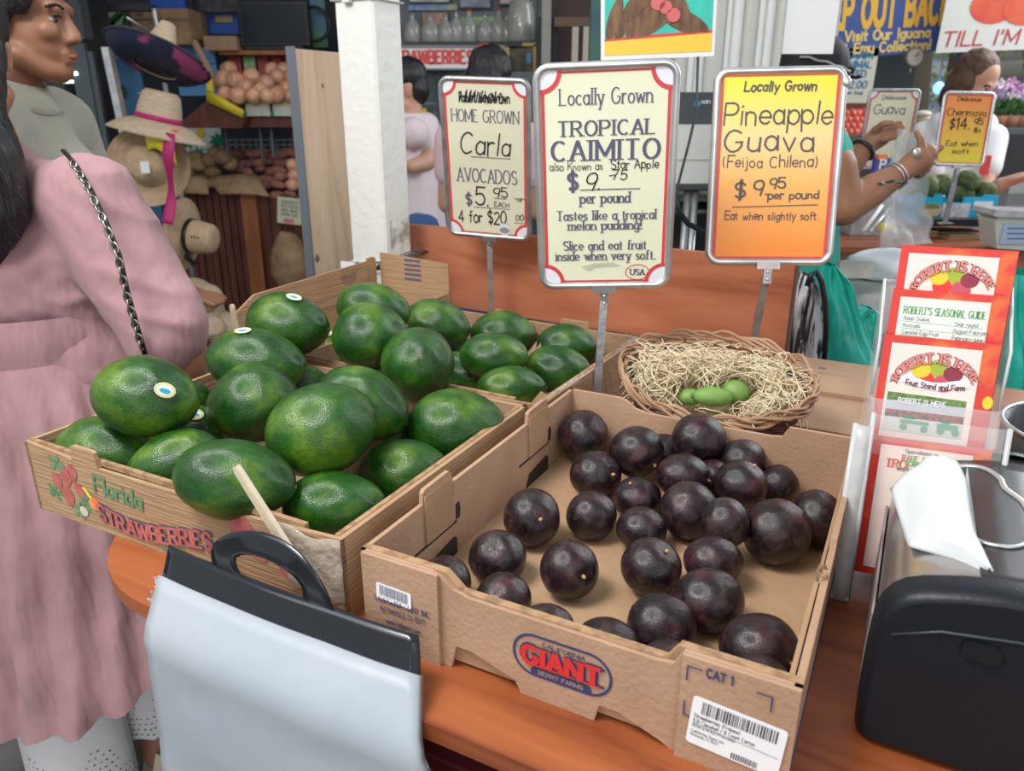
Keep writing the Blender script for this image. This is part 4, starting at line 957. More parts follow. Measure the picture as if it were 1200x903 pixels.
CA = [(684,510,60,60,1.117,None,'star apple alone in the rear left corner of the tray'),
(746,529,65,61,1.043,(.6,-.5),'shiny reddish-purple star apple raised near the rear left, stem to its lower right'),
(819,514,64,60,1.044,(.2,.1,0),'dark star apple standing highest at the rear wall'),
(698,556,62,57,1.023,(.62,.1),'glossy star apple just below the shiny raised one'),
(870,540,56,52,1.032,None,'low star apple behind, right of the highest one at the rear wall'),
(800,557,66,52,.982,(.93,-.2),'wide star apple lying sideways with its tan stem to the right'),
(912,568,48,48,1.008,None,'small star apple at the rear right of the heap'),
(868,567,62,60,.959,(.45,.82),'reddish star apple in the upper right of the heap, stem on top'),
(746,583,58,50,.975,(-.35,.8),'dull star apple under the two glossy ones at centre left'),
(693,604,60,58,.926,(.2,-.2,0),'smooth star apple at the left edge of the main heap'),
(808,598,71,69,.926,(.1,.3,0),'large black star apple on top in the centre of the heap'),
(836,560,50,45,1.012,None,'half hidden star apple between the sideways one and the reddish one'),
(957,607,60,68,.913,None,'brown-tinged star apple against the right wall of the tray'),
(910,623,80,78,.876,None,'big round star apple at the right, in front of the brown-tinged one'),
(850,612,56,60,.864,None,'star apple peeking out right of the large black top one'),
(752,620,60,54,.902,None,'star apple under the large black one, lower left'),
(836,657,70,58,.828,(.3,.05,0),'star apple with a dark dimple right of centre'),
(763,664,72,70,.820,(.45,.7),'shiny star apple in the centre front with stem at upper right'),
(831,703,84,75,.765,None,'large mottled star apple in front centre right'),
(623,606,68,69,.912,(.3,.08),'lone star apple at the left with a ringed stem dimple'),
(583,653,68,66,.845,(.0,.6,0),'dull black star apple in front of the left tray wall'),
(667,667,70,70,.816,(.45,-.05),'lone star apple in the open centre left with its stem facing out'),
(590,702,66,64,.774,None,'brownish scuffed star apple near the front rim at the left'),
(520,683,66,64,.798,None,'star apple in the front left corner of the tray'),
(641,739,68,64,.729,None,'star apple half hidden behind the front rim, above the red logo left end'),
(710,762,84,76,.698,(-.35,.05),'wide wrinkled star apple behind the front rim with pale stem at left'),
(775,733,82,76,.729,(.1,.1,0),'star apple directly behind the one at the front rim centre'),
(783,783,74,68,.678,None,'star apple at the front rim beside the raised right corner'),
(890,759,95,80,.699,(.62,-.2),'largest oval star apple in the front right corner, golden stem at its right'),
(887,802,80,70,.648,None,'star apple barely showing under the largest one by the right corner'),
(778,530,50,44,1.084,None,'star apple mostly hidden between the two raised ones at the rear')]
for i, (cx, cy, w, h, t, st, lab) in enumerate(CA):
    c = CAM+ray(cx, cy)*t; W_ = w/1800*t; H_ = h/1800*t
    if st: sx, sy = st[:2]; sz = sqrt(max(.0, 1-sx*sx-sy*sy)); d = (RX*sx+UP*sy-FW*sz).normalized()
    else: d = (FW*.9+RX*rnd.uniform(-.6, .6)-UP*.3).normalized()
    q = Vector((0, 0, 1)).rotation_difference(d).to_matrix().to_4x4() @ Matrix.Rotation(rnd.uniform(0, 6), 4, 'Z')
    V = Matrix(((RX.x, UP.x, -FW.x, 0), (RX.y, UP.y, -FW.y, 0), (RX.z, UP.z, -FW.z, 0), (0, 0, 0, 1)))
    D = V @ Matrix.Diagonal((W_, H_, (W_+H_)/2*.98, 1)) @ V.inverted() @ q
    o = thing('star_apple', lab, 'star apple', M=Matrix.Translation(c), group='purple star apples in the tray')
    sd = Vector((i*3.7, 1, i*2.1)); mb = MB()
    mb.ell((0, 0, 0), (1, 1, .96), None, 32, 20, M=D, fn=lambda d: 1+.03*noise.noise(d*1.2+sd)+.008*noise.noise(d*5+sd)-.09*math.exp(-((1-d.z)/.035)))
    me = mb.mesh('skin', cm); z = bpy.data.objects.new('skin', me); COL.objects.link(z); z.parent = o
    if st and len(st) == 2:
        mb = MB(); k = .035/((W_+H_)/2)/2; mb.ell((0, 0, .91), (.075, .07, .07), None, 10, 6, M=D); mb.ell((.02, 0, .96), (.05, .05, .05), None, 8, 5, M=D)
        part('stem', mb, stemm, o)
# ---------------------------------------------------------------- pegs and bag pack at the front
pegm = mat('beige_plastic', (.60, .52, .38), .4, var=(.5, .42, .3), vscale=30)
def peg(label, p0, p1, w):
    p0 = Vector(p0); p1 = Vector(p1); yd = (p1-p0).normalized(); xd = Vector((1, -.45, 0)); xd = (xd-yd*xd.dot(yd)).normalized(); M = frame3(xd, yd, o=p0); ln = (p1-p0).length
    t = thing('plastic_peg', label, 'peg', M=M)
    b = MB(); b.prism([(-w*.8, 0), (w*.8, 0), (w*.62, ln-.006), (w*.35, ln), (-w*.35, ln), (-w*.62, ln-.006)], .006); part('blade', b, pegm, t)
    b = MB(); b.prism([(-w*.34, .008), (w*.34, .008), (w*.26, ln-.01), (-w*.26, ln-.01)], .0012, Matrix.Translation((0, 0, .0055))); part('ridge', b, mat('beige_ridge', (.50, .43, .31), .45), t)
peg('beige plastic peg stuck up at the front box rim, holding the black bag handle', L(-.080, -.012, .085), L(-.138, -.012, .163), .0062)
peg('short beige plastic peg standing behind the avocados at the far left', atY(281, 400, 1.36), atY(273, 356, 1.36), .0065)

bags = thing('bag_pack', 'hanging pack of flat grey-white plastic bags with a black header and handle', 'bags', M=ML @ Matrix.Translation((-.08, -.06, -.03)))
Mi = MW[bags.name].inverted() @ ML
def bagpt(u, v, off=0.0, wr=1.0):
    # v 0..1 down the sheet
    z = .052-.50*v; s = min(1, v/.17)
    aL = -.238+.026*s; aR = .086+.044*s+.02*max(0, v-.17)
    if v < .14: bb = -.026-.058*(v/.14)**1.1
    else: bb = -.084-.022*(v-.14)
    a = aL+(aR-aL)*u
    wv = .004*noise.noise(Vector((u*3, v*7, 1)))+.003*(.5-abs(noise.noise(Vector((u*2+v*3, v*5-u*2, 8)))))*min(1, v*5)+.006*noise.noise(Vector((u*1.6+v*2, v*1.5, 5)))*min(1, v*4)
    return Mi @ Vector((a, bb-off+wv*wr-.004*sin(u*pi), z))
gw = mat('bag_film', (.365, .40, .44), .42, .4, var=(.32, .36, .405), vscale=5, bump=.35, bscale=14, bstretch=(1, 1, .5))
gl = mat('glossy_film', (.66, .68, .69), .12, .7, bump=1, bscale=30, alpha=.9, bdist=.02)
b = MB(); b.grid(28, 40, lambda u, v: bagpt(u, .055+v*.945), .012); part('bag_sheets', b, gw, bags)
b = MB()
for k in range(3): b.grid(2, 30, lambda u, v, k=k: bagpt(1.0-.018*u-.006*k, .075+v*.9, .0015+.002*k+.003*(1-u)*sin(v*5+k)), .001)
part('side_folds', b, gl, bags)
b = MB(); b.grid(34, 3, lambda u, v: bagpt(u, .062+v*(.045+.022*noise.noise(Vector((u*9, 2, 1)))+.012*abs(u-.5)), .0040+.003*noise.noise(Vector((u*12, v*4, 9)))), .0004); part('torn_film_strip', b, gl, bags)
rnd = random.Random(8); b = MB()
for k in range(90):
    p = bagpt(rnd.uniform(-.016, .012), rnd.uniform(.055, .095), .003); q = p+Vector((rnd.uniform(-.012, .004), rnd.uniform(-.004, .001), rnd.uniform(-.008, .008))); w_ = Vector((0, 0, rnd.uniform(.001, .003)))
    b.add([p, q, q+w_, p+w_], [(0, 1, 2, 3)])
part('torn_tufts', b, gl, bags, kind='stuff')
b = MB(); b.grid(30, 5, lambda u, v: bagpt(u, v*(.070+.008*sin(u*4)), .004), .003); part('black_header', b, M_['bgloss'], bags)
def hpt(u, v):
    t_ = pi*(1-u)*1.0; w_ = 1+.55*abs(2*u-1)**3
    ro, rz_ = .080, .062; ri, rj = ro-.026*w_, rz_-.022
    x_ = -.088+(ro*(1-v)+ri*v)*cos(t_); z_ = .046+(rz_*(1-v)+rj*v)*abs(sin(t_))**.8
    return Mi @ Vector((x_, -.033-.004*sin(u*9)*(1-v)-.006*v*sin(u*pi), z_))
b = MB(); b.grid(36, 4, hpt, .0022); part('loop_handle', b, M_['bgloss'], bags)

# ---------------------------------------------------------------- sign holders
def signM(pos, eul, k=1.0):
    P = CAM+(Vector(pos)-CAM)*k
    import mathutils
    R = (Matrix.Rotation(eul[2], 4, 'Z') @ Matrix.Rotation(eul[1], 4, 'Y') @ Matrix.Rotation(eul[0], 4, 'X'))
    # local face plane: x right, y up, z toward us
    return Matrix.Translation(P) @ R @ Matrix(((1, 0, 0, 0), (0, 0, -1, 0), (0, 1, 0, 0), (0, 0, 0, 1)))
def sign(label, M, w, h, face, base, frame_m, border=True, corners=True, back=True, rad=.016, pole_w=.006, tube=.0058, shade=None):
    t = thing('sign_stand', label, 'sign', base)
    b = MB(); b.prism(rrect(w-.006, h-.006, rad), .002, M @ Matrix.Translation((0, 0, -.001))); part('panel', b, face, t, True)
    b = MB(); b.tube([M @ Vector((x, y, .0)) for x, y in rrect(w-.008, h-.008, rad+.002, 6)], tube, 8, closed=True, flat=1.0); part('frame', b, frame_m, t, True)
    bw, bh = w-.026, h-.026; Mf = M @ Matrix.Translation((0, 0, .0012))
    if border:
        r = .026; o_ = rrect(w-.014, h-.014, .012, 4)
        b = MB(); e = .0028
        for sx, sy, vx in ((0, 1, 0), (0, -1, 0), (1, 0, 1), (-1, 0, 1)):
            if vx: b.add([Mf @ Vector((sx*(bw/2-e*k0+.003), sy2*(bh/2), .0002)) for k0, sy2 in ((0, -1), (1.6, -1), (1.6, 1), (0, 1))], [(0, 1, 2, 3)])
            else: b.add([Mf @ Vector((sx2*bw/2, sy*(bh/2-e*k0+.003), .0002)) for k0, sx2 in ((0, -1), (0, 1), (1.0, 1), (1.0, -1))], [(0, 1, 2, 3)])
        part('red_border', b, M_['red'], t, True)
        if corners:
            for sx in (-1, 1):
                for sy in (-1, 1):
                    cx, cy = sx*(bw/2+.004), sy*(bh/2+.004); a0 = {(1, 1): 180, (-1, 1): 270, (-1, -1): 0, (1, -1): 90}[(sx, sy)]
                    pts = [(cx, cy)]+[(cx+.026*cos(radians(a0+10*k)), cy+.026*sin(radians(a0+10*k))) for k in range(10)]
                    b = MB(); flat(b, pts, Mf, .0005); part('corner_patch', b, M_['signwhite'], t, True)
                    b = MB(); ring2d(b, *[[(cx+q*cos(radians(a0+10*k)), cy+q*sin(radians(a0+10*k))) for k in range(10)] for q in (.030, .024)], Mf, .0007); b.f.pop(); b.m.pop(); b.sm.pop(); part('corner_arc', b, M_['red'], t, True)
    # pole and clip
    top = M @ Vector((0, -h/2+.004, 0)); bs = Vector(base)
    b = MB(); b.box((0, -h/2-.001, .0), (.036, .012, .014), M); part('clip', b, frame_m, t, True)
    b = MB(); b.box((0, -h/2-.018, .001), (.013, .026, .007), M); part('bracket', b, M_['steel'], t, True)
    for yy in (-.012, -.024):
        b = MB(); b.ell((0, -h/2+yy, .006), (.0024, .0024, .002), None, 10, 6, M=M); part('rivet', b, frame_m, t, True)
    q = M @ Vector((0, -h/2-.01, 0)); d = (bs-q).normalized(); s_ = Vector((1, 0, 0)); s_ = (s_-d*s_.dot(d)).normalized(); n_ = d.cross(s_)
    b = MB(); vs = []
    for p in (q, bs):
        for i, j in ((-1, -1), (1, -1), (1, 1), (-1, 1)): vs.append(p+s_*(pole_w*i)+n_*(.0025*j))
    b.add(vs, [(3, 2, 1, 0), (4, 5, 6, 7), (0, 1, 5, 4), (1, 2, 6, 5), (2, 3, 7, 6), (3, 0, 4, 7)]); part('pole', b, M_['steel'], t, True)
    b = MB(); b.prism(rrect(.05, .03, .004, 2), .004, Matrix.Translation(bs)); part('foot', b, M_['steel'], t, True)
    return t, Mf
# star apple sign
M = signM((.146, 1.241, 1.288), (.118, -.035, -.096), .93); base = Vector((.136, 1.165, .902))
t, F = sign('largest cream sign, TROPICAL CAIMITO, on a steel pole behind the star apples', M, .20, .324, M_['cream'], base, M_['steel_l'])
b = MB(); X_ = .0002
write(b, 'Locally Grown', F, 0, .108, .021, .128, thick=1.25, serif=True)
write(b, 'TROPICAL', F, .001, .066, .020, .136, thick=1.7, serif=True, gap=2.4)
write(b, 'CAIMITO', F, 0, .032, .027, .152, thick=1.75, serif=True, gap=2.6)
write(b, '$', F, -.047, -.011, .026, None, thick=1.8, serif=False, contrast=.2)
ribbon(b, [(-.036, -.0105), (.050, -.0105)], .0014, lambda px, py: F @ Vector((px, py, .0006)))
write(b, 'per pound', F, 0, -.030, .015, .072, thick=1.9, serif=True)
write(b, 'Tastes like a tropical', F, .002, -.055, .0138, .146, thick=1.8, serif=True); write(b, 'melon pudding!', F, 0, -.070, .0138, .108, thick=1.8, serif=True)
write(b, 'Slice and eat fruit', F, 0, -.101, .0138, .124, thick=1.8, serif=True); write(b, 'inside when very soft.', F, .001, -.117, .0138, .150, thick=1.8, serif=True)
write(b, 'USA', F, .050, -.1415, .009, .021, thick=2.2, serif=True)
part('printed_lettering', b, M_['slate'], t, True)
b = MB(); write(b, 'also Known as', F, -.042, .0185, .0105, .076, thick=.95, hand=1); write(b, 'Star Apple', F, .042, .0185, .0125, .068, thick=1.05, hand=1)
write(b, '9.', F, -.019, -.010, .024, .022, thick=.75, hand=1, slant=.15); write(b, '75', F, .020, .003, .014, .022, thick=1.0, hand=1, gap=2.4, slant=.1); ribbon(b, [(.006, .009), (.014, .010)], .0013, lambda px, py: F @ Vector((px, py, .0007)))
part('handwriting', b, M_['black'], t, True)
b = MB(); ring2d(b, ellpts(.050, -.1372, .0185, .0125, 26), ellpts(.050, -.1372, .0172, .0112, 26), F, .0006); part('oval_outline', b, M_['red'], t, True)
b = MB()
for k in range(7): ribbon(b, [(-.035+k*.002, -.128-k*.0012), (-.015, -.1225-k*.001), (.012+k*.002, -.1215-k*.0008)], .0009, lambda px, py: F @ Vector((px, py, .0004)))
part('smudge', b, mat('smudge', (.52, .54, .42), .5), t, True)

# avocado sign
M = signM((-.056, 1.757, 1.284), (.208, .039, -.27)); base = Vector((-.05, 1.80, .902))
t, F = sign('small cream sign HOME GROWN AVOCADOS nearest the white post', M, .20, .351, M_['cream2'], base, M_['steel'])
b = MB()
write(b, 'HOME GROWN', F, 0, .085, .025, .150, thick=1.3, serif=True); write(b, 'AVOCADOS', F, 0, -.046, .030, .138, thick=1.4, serif=True)
write(b, '$', F, -.045, -.100, .026, None, thick=1.6); ribbon(b, [(-.033, -.1035), (.052, -.1035)], .0014, lambda px, py: F @ Vector((px, py, .0006)))
part('printed_lettering', b, M_['slate'], t, True)
b = MB(); write(b, 'Carla', F, -.002, .015, .045, .115, thick=.8, hand=.8, slant=.1); ribbon(b, [(-.035, .010), (.055, .010)], .0014, lambda px, py: F @ Vector((px, py, .0006)))
write(b, '5.', F, -.014, -.099, .038, .030, thick=.9, hand=1); write(b, '95', F, .030, -.076, .020, .032, thick=1.1, hand=1); ribbon(b, [(.016, -.080), (.044, -.080)], .0014, lambda px, py: F @ Vector((px, py, .0006)))
write(b, 'EACH', F, .033, -.099, .010, .034, thick=1.3, hand=1); write(b, '-or-', F, .076, -.083, .011, .026, thick=1.3, hand=1)
write(b, '4 for $20.', F, -.012, -.140, .028, .118, thick=1.2, hand=1); write(b, '00', F, .074, -.128, .013, .018, thick=1.3, hand=1); ribbon(b, [(.062, -.134), (.084, -.134)], .0012, lambda px, py: F @ Vector((px, py, .0006)))
write(b, 'Robert is here Own', F, 0, .126, .020, .112, thick=2.0, hand=1); write(b, 'HlllllllleOlm', F, -.008, .127, .020, .095, thick=1.6, hand=1.4, slant=.2)
part('handwriting', b, M_['black'], t, True)
b = MB(); flat(b, ellpts(.038, -.152, .015, .015, 22), F, .0009); part('round_sticker', b, mat('sticker_white', (.70, .74, .76), .3), t, True)
b = MB(); flat(b, ellpts(.038, -.154, .012, .007, 18), F, .0012); part('sticker_picture', b, mat('sticker_teal', (.08, .36, .48), .4, var=(.55, .2, .2), vscale=60), t, True)

# pineapple guava sign: yellow fading to orange is the paper's own print
pg = bpy.data.materials.new('yellow_orange_card'); pg.use_nodes = True
N, K = nodes(pg); p = N['Principled BSDF']; p.inputs['Roughness'].default_value = .38
tc = N.new('ShaderNodeTexCoord'); sx = N.new('ShaderNodeSeparateXYZ'); K.new(tc.outputs['Generated'], sx.inputs[0])
rp = N.new('ShaderNodeValToRGB'); e = rp.color_ramp.elements; e[0].position = .08; e[0].color = (.86, .26, .035, 1); e[1].position = .93; e[1].color = (.82, .68, .035, 1)
x = e.new(.42); x.color = (.86, .42, .10, 1); x = e.new(.66); x.color = (.84, .60, .26, 1)
K.new(sx.outputs['Z'], rp.inputs['Fac']); K.new(rp.outputs['Color'], p.inputs['Base Color'])
M = signM((.419, 1.271, 1.306), (-.132, -.017, -.115)); base = Vector((.413, 1.285, .902))
t, F = sign('yellow to orange sign, Pineapple Guava, standing behind the wicker basket', M, .20, .303, pg, base, M_['steel_l'], corners=False)
b = MB()
write(b, 'Locally Grown', F, 0, .117, .0135, .108, thick=1.9, hand=1, slant=.1, gap=2.2)
write(b, 'Pineapple', F, .000, .067, .033, .166, thick=.8, hand=.9, gap=1.6); write(b, 'Guava', F, -.012, .027, .032, .138, thick=.8, hand=.9, gap=2.5)
write(b, '(Feijoa Chilena)', F, -.008, .002, .017, .146, thick=1.0, hand=1); write(b, '$', F, -.052, -.046, .026, .018, thick=1.1, hand=.5); ribbon(b, [(-.049, -.048), (-.048, -.017)], .0013, lambda px, py: F @ Vector((px, py, .0007)))
write(b, '9.', F, -.020, -.040, .022, .022, thick=1.2, hand=1); write(b, '95', F, .006, -.030, .015, .024, thick=1.4, hand=1); write(b, 'per pound', F, .032, -.047, .0125, .078, thick=1.5, hand=1)
ribbon(b, [(-.062, -.060), (.070, -.0565)], .0014, lambda px, py: F @ Vector((px, py, .0007)))
write(b, 'Eat when slightly soft.', F, 0, -.080, .0125, .146, thick=1.25, hand=1)
part('handwriting', b, mat('marker_grey', (.075, .075, .085), .4), t, True)
b = MB(); b.ell((.098, .128, .004), (.007, .009, .005), None, 12, 8, M=signM((.419, 1.271, 1.306), (-.132, -.017, -.115))); part('tape_blob', b, M_['steel_l'], t, True)

# hanging peanut picture sign on a strap
M = signM((.298, 1.739, 1.633), (0, -.038, -.025))
t = thing('picture_sign', 'hanging picture sign of brown pods on teal above a yellow strip', 'sign', tuple(M @ Vector((0, -.14, 0))))
b = MB(); b.prism(rrect(.235, .281, .003, 2), .004, M @ Matrix.Translation((0, 0, -.004))); part('board', b, M_['white'], t, True)
b = MB(); flat(b, [(-.110, -.131), (.111, -.131), (.111, .135), (-.110, .135)], M, .0006); part('teal_picture', b, mat('teal_print', (.02, .46, .36), .35, var=(.03, .52, .42), vscale=40, vstretch=(1, 1, .1)), t, True)
b = MB(); flat(b, [(-.110, -.131), (.111, -.131), (.111, -.096), (-.110, -.104)], M, .0009); part('yellow_strip', b, mat('poster_yellow', (.80, .55, .05), .35), t, True)
b = MB(); flat(b, [(-.110, -.104), (.111, -.096), (.111, -.090), (-.110, -.098)], M, .0011); part('red_line', b, M_['red'], t, True)
podm = mat('pod_print', (.11, .055, .03), .5, var=(.22, .12, .06), vscale=60, vstretch=(1, 1, .3))
for k, (x, y, l, w_, a) in enumerate(((-.090, -.062, .085, .026, 72), (-.060, -.055, .11, .03, 60), (-.035, -.062, .10, .03, 55), (.0, -.066, .11, .032, 35), (.035, -.068, .10, .03, 150), (.065, -.072, .09, .028, 150), (-.03, -.02, .12, .035, 50), (.015, -.03, .11, .034, 62), (-.01, .02, .12, .035, 30), (.04, -.04, .09, .03, 120))):
    b = MB(); ca, sa = cos(radians(a)), sin(radians(a)); pts = []
    for i in range(20):
        tt = 2*pi*i/20; px_ = l/2*cos(tt); py_ = w_/2*sin(tt)*(1-.25*abs(cos(3*tt))*0)
        X2, Y2 = x+px_*ca-py_*sa, y+px_*sa+py_*ca; pts.append((max(-.110, min(.111, X2)), max(-.100+.036*(X2+.11)*.0+ (X2+.11)*.036, Y2)))
    flat(b, pts, M, .0013+k*.0002); part('pod_print', b, podm, t, True)
b = MB()
for x, y, r in ((-.002, -.036, .015), (.014, -.045, .013), (.030, -.060, .014)): flat(b, ellpts(x, y, r, r*.95, 16), M, .0045)
part('kernel_print', b, mat('kernel_pink', (.60, .14, .14), .5), t, True, kind='stuff')
b = MB(); P0 = M @ Vector((.085, -.14, -.004))
pts = [P0, Vector(atY(816, 130, 1.74)), Vector(atY(808, 165, 1.745)), Vector(atY(795, 215, 1.76)), Vector(atY(788, 262, 1.79)), Vector(atY(786, 300, 1.80))]
b.tube(pts, .008, 8, flat=.3); part('dark_strap', b, mat('strap_dark', (.05, .058, .075), .5), t, True)
b = MB(); b.tube([M @ Vector((-.08, .14, 0)), M @ Vector((-.08, .9, 0))], .003, 5); part('hanger', b, M_['steel'], t, True)
b = MB(); b.tube([M @ Vector((.08, .14, 0)), M @ Vector((.08, .9, 0))], .003, 5); part('hanger', b, M_['steel'], t, True)

# ---------------------------------------------------------------- wicker basket
bk = thing('wicker_basket', 'oval wicker basket with natural rim and dark sides holding straw and green fruit', 'basket', M=ML @ Matrix.Translation((.182, .645, 0)))
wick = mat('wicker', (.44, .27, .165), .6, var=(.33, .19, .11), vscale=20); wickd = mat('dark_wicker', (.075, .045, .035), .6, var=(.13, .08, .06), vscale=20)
RA, RB = .150, .098
def rimpt(t, k=1.0, dz=0): 
    y = RB*sin(t)*k
    return Vector((RA*cos(t)*k, y, .103+.36*y*(1 if k > .98 else .98)+dz+.012*max(0, -cos(t))**2))
rnd = random.Random(6)
for j in range(6):
    b = MB(); ph = rnd.uniform(0, 6); f = (7, 9, 11, 8, 10, 13)[j]
    b.tube([rimpt(2*pi*i/110, 1+.016*sin(f*2*pi*i/110+ph), .005*cos(f*2*pi*i/110+ph)+(j-2.5)*.0032) for i in range(110)], .0026, 6, closed=True); part('rim_strand', b, wick, bk)
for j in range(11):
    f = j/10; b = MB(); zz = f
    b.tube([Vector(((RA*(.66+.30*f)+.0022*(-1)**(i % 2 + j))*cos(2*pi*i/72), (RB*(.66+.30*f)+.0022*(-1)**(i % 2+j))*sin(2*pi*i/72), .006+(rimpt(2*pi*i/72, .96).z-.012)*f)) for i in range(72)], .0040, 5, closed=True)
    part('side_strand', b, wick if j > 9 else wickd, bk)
for i in range(24):
    tt = 2*pi*i/24; b = MB(); b.tube([Vector((RA*.66*cos(tt), RB*.66*sin(tt), .004)), rimpt(tt, .97)], .0026, 5); part('stake', b, wickd, bk)
b = MB(); b.prism(ellpts(0, 0, RA*.68, RB*.68, 30), .006, Matrix.Translation((0, 0, .0008))); part('base', b, wickd, bk)
b = MB(); rnd = random.Random(12)
FJ = [MW[bk.name].inverted() @ (CAM+ray(x_, y_)*t_) for x_, y_, t_ in ((836, 465, 1.17), (863, 459, 1.19), (809, 465, 1.185))]
strawc = mat('straw_strands', (.86, .76, .54), .6, var=(.72, .58, .38), vscale=25)
for k in range(1500):
    tt = rnd.uniform(0, 2*pi); rr = sqrt(rnd.uniform(.0, .92)); x = RA*.9*rr*cos(tt); y = RB*.9*rr*sin(tt)
    if y < -.012 and -.045 < x < .055 and rnd.random() < .95: continue
    z0 = .088+.30*y+.022*(1-rr)+.026*max(0, noise.noise(Vector((x*14, y*14, 1))))*2+rnd.uniform(-.014, .016)+.016*(abs(x)/RA)
    an = rnd.uniform(0, 2*pi); ln = rnd.uniform(.03, .085); cv = rnd.uniform(-3.6, 3.6); P = Vector((x, y, z0)); pts = [P]; ti = rnd.uniform(-.4, .6)
    for s in range(7):
        an += cv*.3; P = P+Vector((cos(an), sin(an), ti+rnd.uniform(-.3, .3)*.5))*(ln/7); ti -= .22
        e = (P.x/RA)**2+(P.y/RB)**2
        if e > .98 and P.z < .16 and rnd.random() < .9: break
        pts.append(P.copy())
    if any(((q-g)-(q-g).project(Vector((.35, -.8, .5)).normalized())).length < .021 and (q-g).dot(Vector((.35, -.8, .5))) > -.004 for q in pts for g in FJ): continue
    if len(pts) > 2: b.tube(pts, .00085, 3, caps=False)
part('straw', b, strawc, bk, kind='stuff')
b = MB(); b.lathe([(.0001, .045), (.09, .05), (.125, .078)], 24, Matrix.Rotation(.28, 4, 'X') @ Matrix.Diagonal((1, .62, 1, 1))); b.f = [f for f in b.f if len(f) == 4]; b.m = b.m[:len(b.f)]; b.sm = b.sm[:len(b.f)]
part('straw_bed', b, mat('straw_bed', (.66, .54, .34), .9, var=(.50, .38, .22), vscale=60, bump=1, bscale=150), bk)
fj = mat('feijoa_skin', (.12, .25, .045), .5, var=(.20, .36, .09), vscale=5, bump=.2, bscale=60)
for (px_, py_, w_, h_, an, tt, lab) in ((836, 465, 48, 24, 4, 1.17, 'green pineapple guava lying lengthwise at the basket front'), (863, 459, 36, 28, 20, 1.19, 'green pineapple guava end-on, right of the lengthwise one'), (809, 465, 30, 20, 0, 1.185, 'small green pineapple guava half behind the lengthwise one')):
    c = CAM+ray(px_, py_)*tt; o = thing('pineapple_guava', lab, 'guava', M=frame3(RX*cos(radians(-an))+UP*sin(radians(-an)), FW.cross(RX), o=c), group='pineapple guavas in the basket')
    b = MB(); b.ell((0, 0, 0), (w_/1800*tt, h_/1800*tt, h_/1800*tt), None, 24, 16, fn=lambda d: 1+.03*noise.noise(d*2)); part('skin', b, fj, o)
    b = MB(); b.ell((-w_/1800*tt, 0, 0), (.0035, .0045, .0045), None, 8, 5); part('calyx', b, mat('calyx', (.16, .14, .07), .8), o)

# ---------------------------------------------------------------- cardboard lid on the counter right of the basket
t = thing('flattened_box', 'flattened brown cardboard box lying on the counter right of the basket', 'box', M=ML @ Matrix.Translation((.20, .72, 0)))
b = MB(); b.bbox((.0, 0, .0), (.33, .30, .018)); part('lower_panel', b, M_['kraft'], t)
b = MB(); b.bbox((-.01, .165, .0185), (.34, .36, .025)); part('top_flap', b, M_['kraft'], t)
b = MB(); Mt = Matrix.Translation((.105, .30, .0252))
for k in range(2): ring2d(b, ellpts(0, 0, .007-.003*k, .005-.002*k, 12), ellpts(0, 0, .0055-.003*k, .0038-.002*k, 12), Mt, .0004)
ribbon(b, [(.1-.105, -.03), (.16-.105, -.03)], .0008, lambda px, py: Mt @ Vector((px, py, .0003))); part('printed_mark', b, M_['slate'], t)
b = MB(); b.prism(ellpts(0, 0, .013, .013, 20), .02, ML @ Matrix.Translation((.392, .66, .0))); solo('rubber_stopper', b, M_['bplastic'], 'small black round stopper between tray corner and brochure holder', 'stopper', world=True)

# ---------------------------------------------------------------- brochure holder with leaflets
OH = atZ(1000, 703, .9); MH = Matrix.Translation(OH) @ Matrix.Rotation(-.36, 4, 'Z')
acr = mat('clear_acrylic', (.86, .89, .9), .06, .6, trans=0, alpha=.16, coat=.5)
acre = mat('acrylic_edge', (.66, .69, .70), .12, .7, alpha=.75)
hd = thing('brochure_holder', 'clear acrylic brochure holder with three leaflet tiers behind the napkin dispenser', 'holder', M=MH)
LW = .122; lean = .2
def hp_(x, y, z): return Vector((x, y, z))
for k, (y0, zt, zb) in enumerate(((.050, .195, .015), (.088, .20, .05), (.104, .225, .06))):
    b = MB(); b.grid(1, 1, lambda u, v: (-.006+u*LW, y0-.012+(zb+(zt-zb)*v)*.10-.005, zb+(zt-zb)*v), .0015, smooth=False); part('pocket_front', b, acr, hd)
for sx in (-.0075, LW-.006):
    poly = [(.0, .0), (.03, .0), (.15, .06), (.165, .315), (.158, .318), (.105, .262), (.10, .20), (.045, .20), (.03, .14)]
    b = MB(); b.prism(poly, .0022, Matrix(((0, 0, 1, sx), (1, 0, 0, 0), (0, 1, 0, 0), (0, 0, 0, 1)))); part('side_wall', b, acr, hd)
    b = MB(); b.tube([(sx+.001, .0, .004), (sx+.001, .016, .09), (sx+.001, .03, .14), (sx+.001, .045, .20)], .0028, 6); b.tube([(sx+.001, .10, .20), (sx+.001, .105, .262), (sx+.001, .158, .318)], .0018, 6); part('side_edge', b, acre, hd)
b = MB(); b.grid(1, 1, lambda u, v: (-.006+u*LW, .10+.06*v, .0+.318*v), .002, smooth=False); part('back_panel', b, acr, hd)
b = MB(); b.grid(6, 10, lambda u, v: (-.024+.020*u-.0*v, -.004+.046*v-.006*sin(u*pi), .002+.185*v), .0015); part('bent_side_tube', b, mat('frosted_acrylic', (.62, .63, .64), .2, .7, alpha=.65, bump=.3, bscale=30), hd)
b = MB(); b.tube([(-.024, -.004, .002), (-.022, .042, .187)], .003, 8); b.tube([(-.024, -.004, .003), (-.005, -.006, .003)], .003, 8); part('tube_edge', b, acre, hd)
b = MB(); b.bbox((-.008, -.002, 0), (LW-.004, .15, .003)); part('base_plate', b, acr, hd)
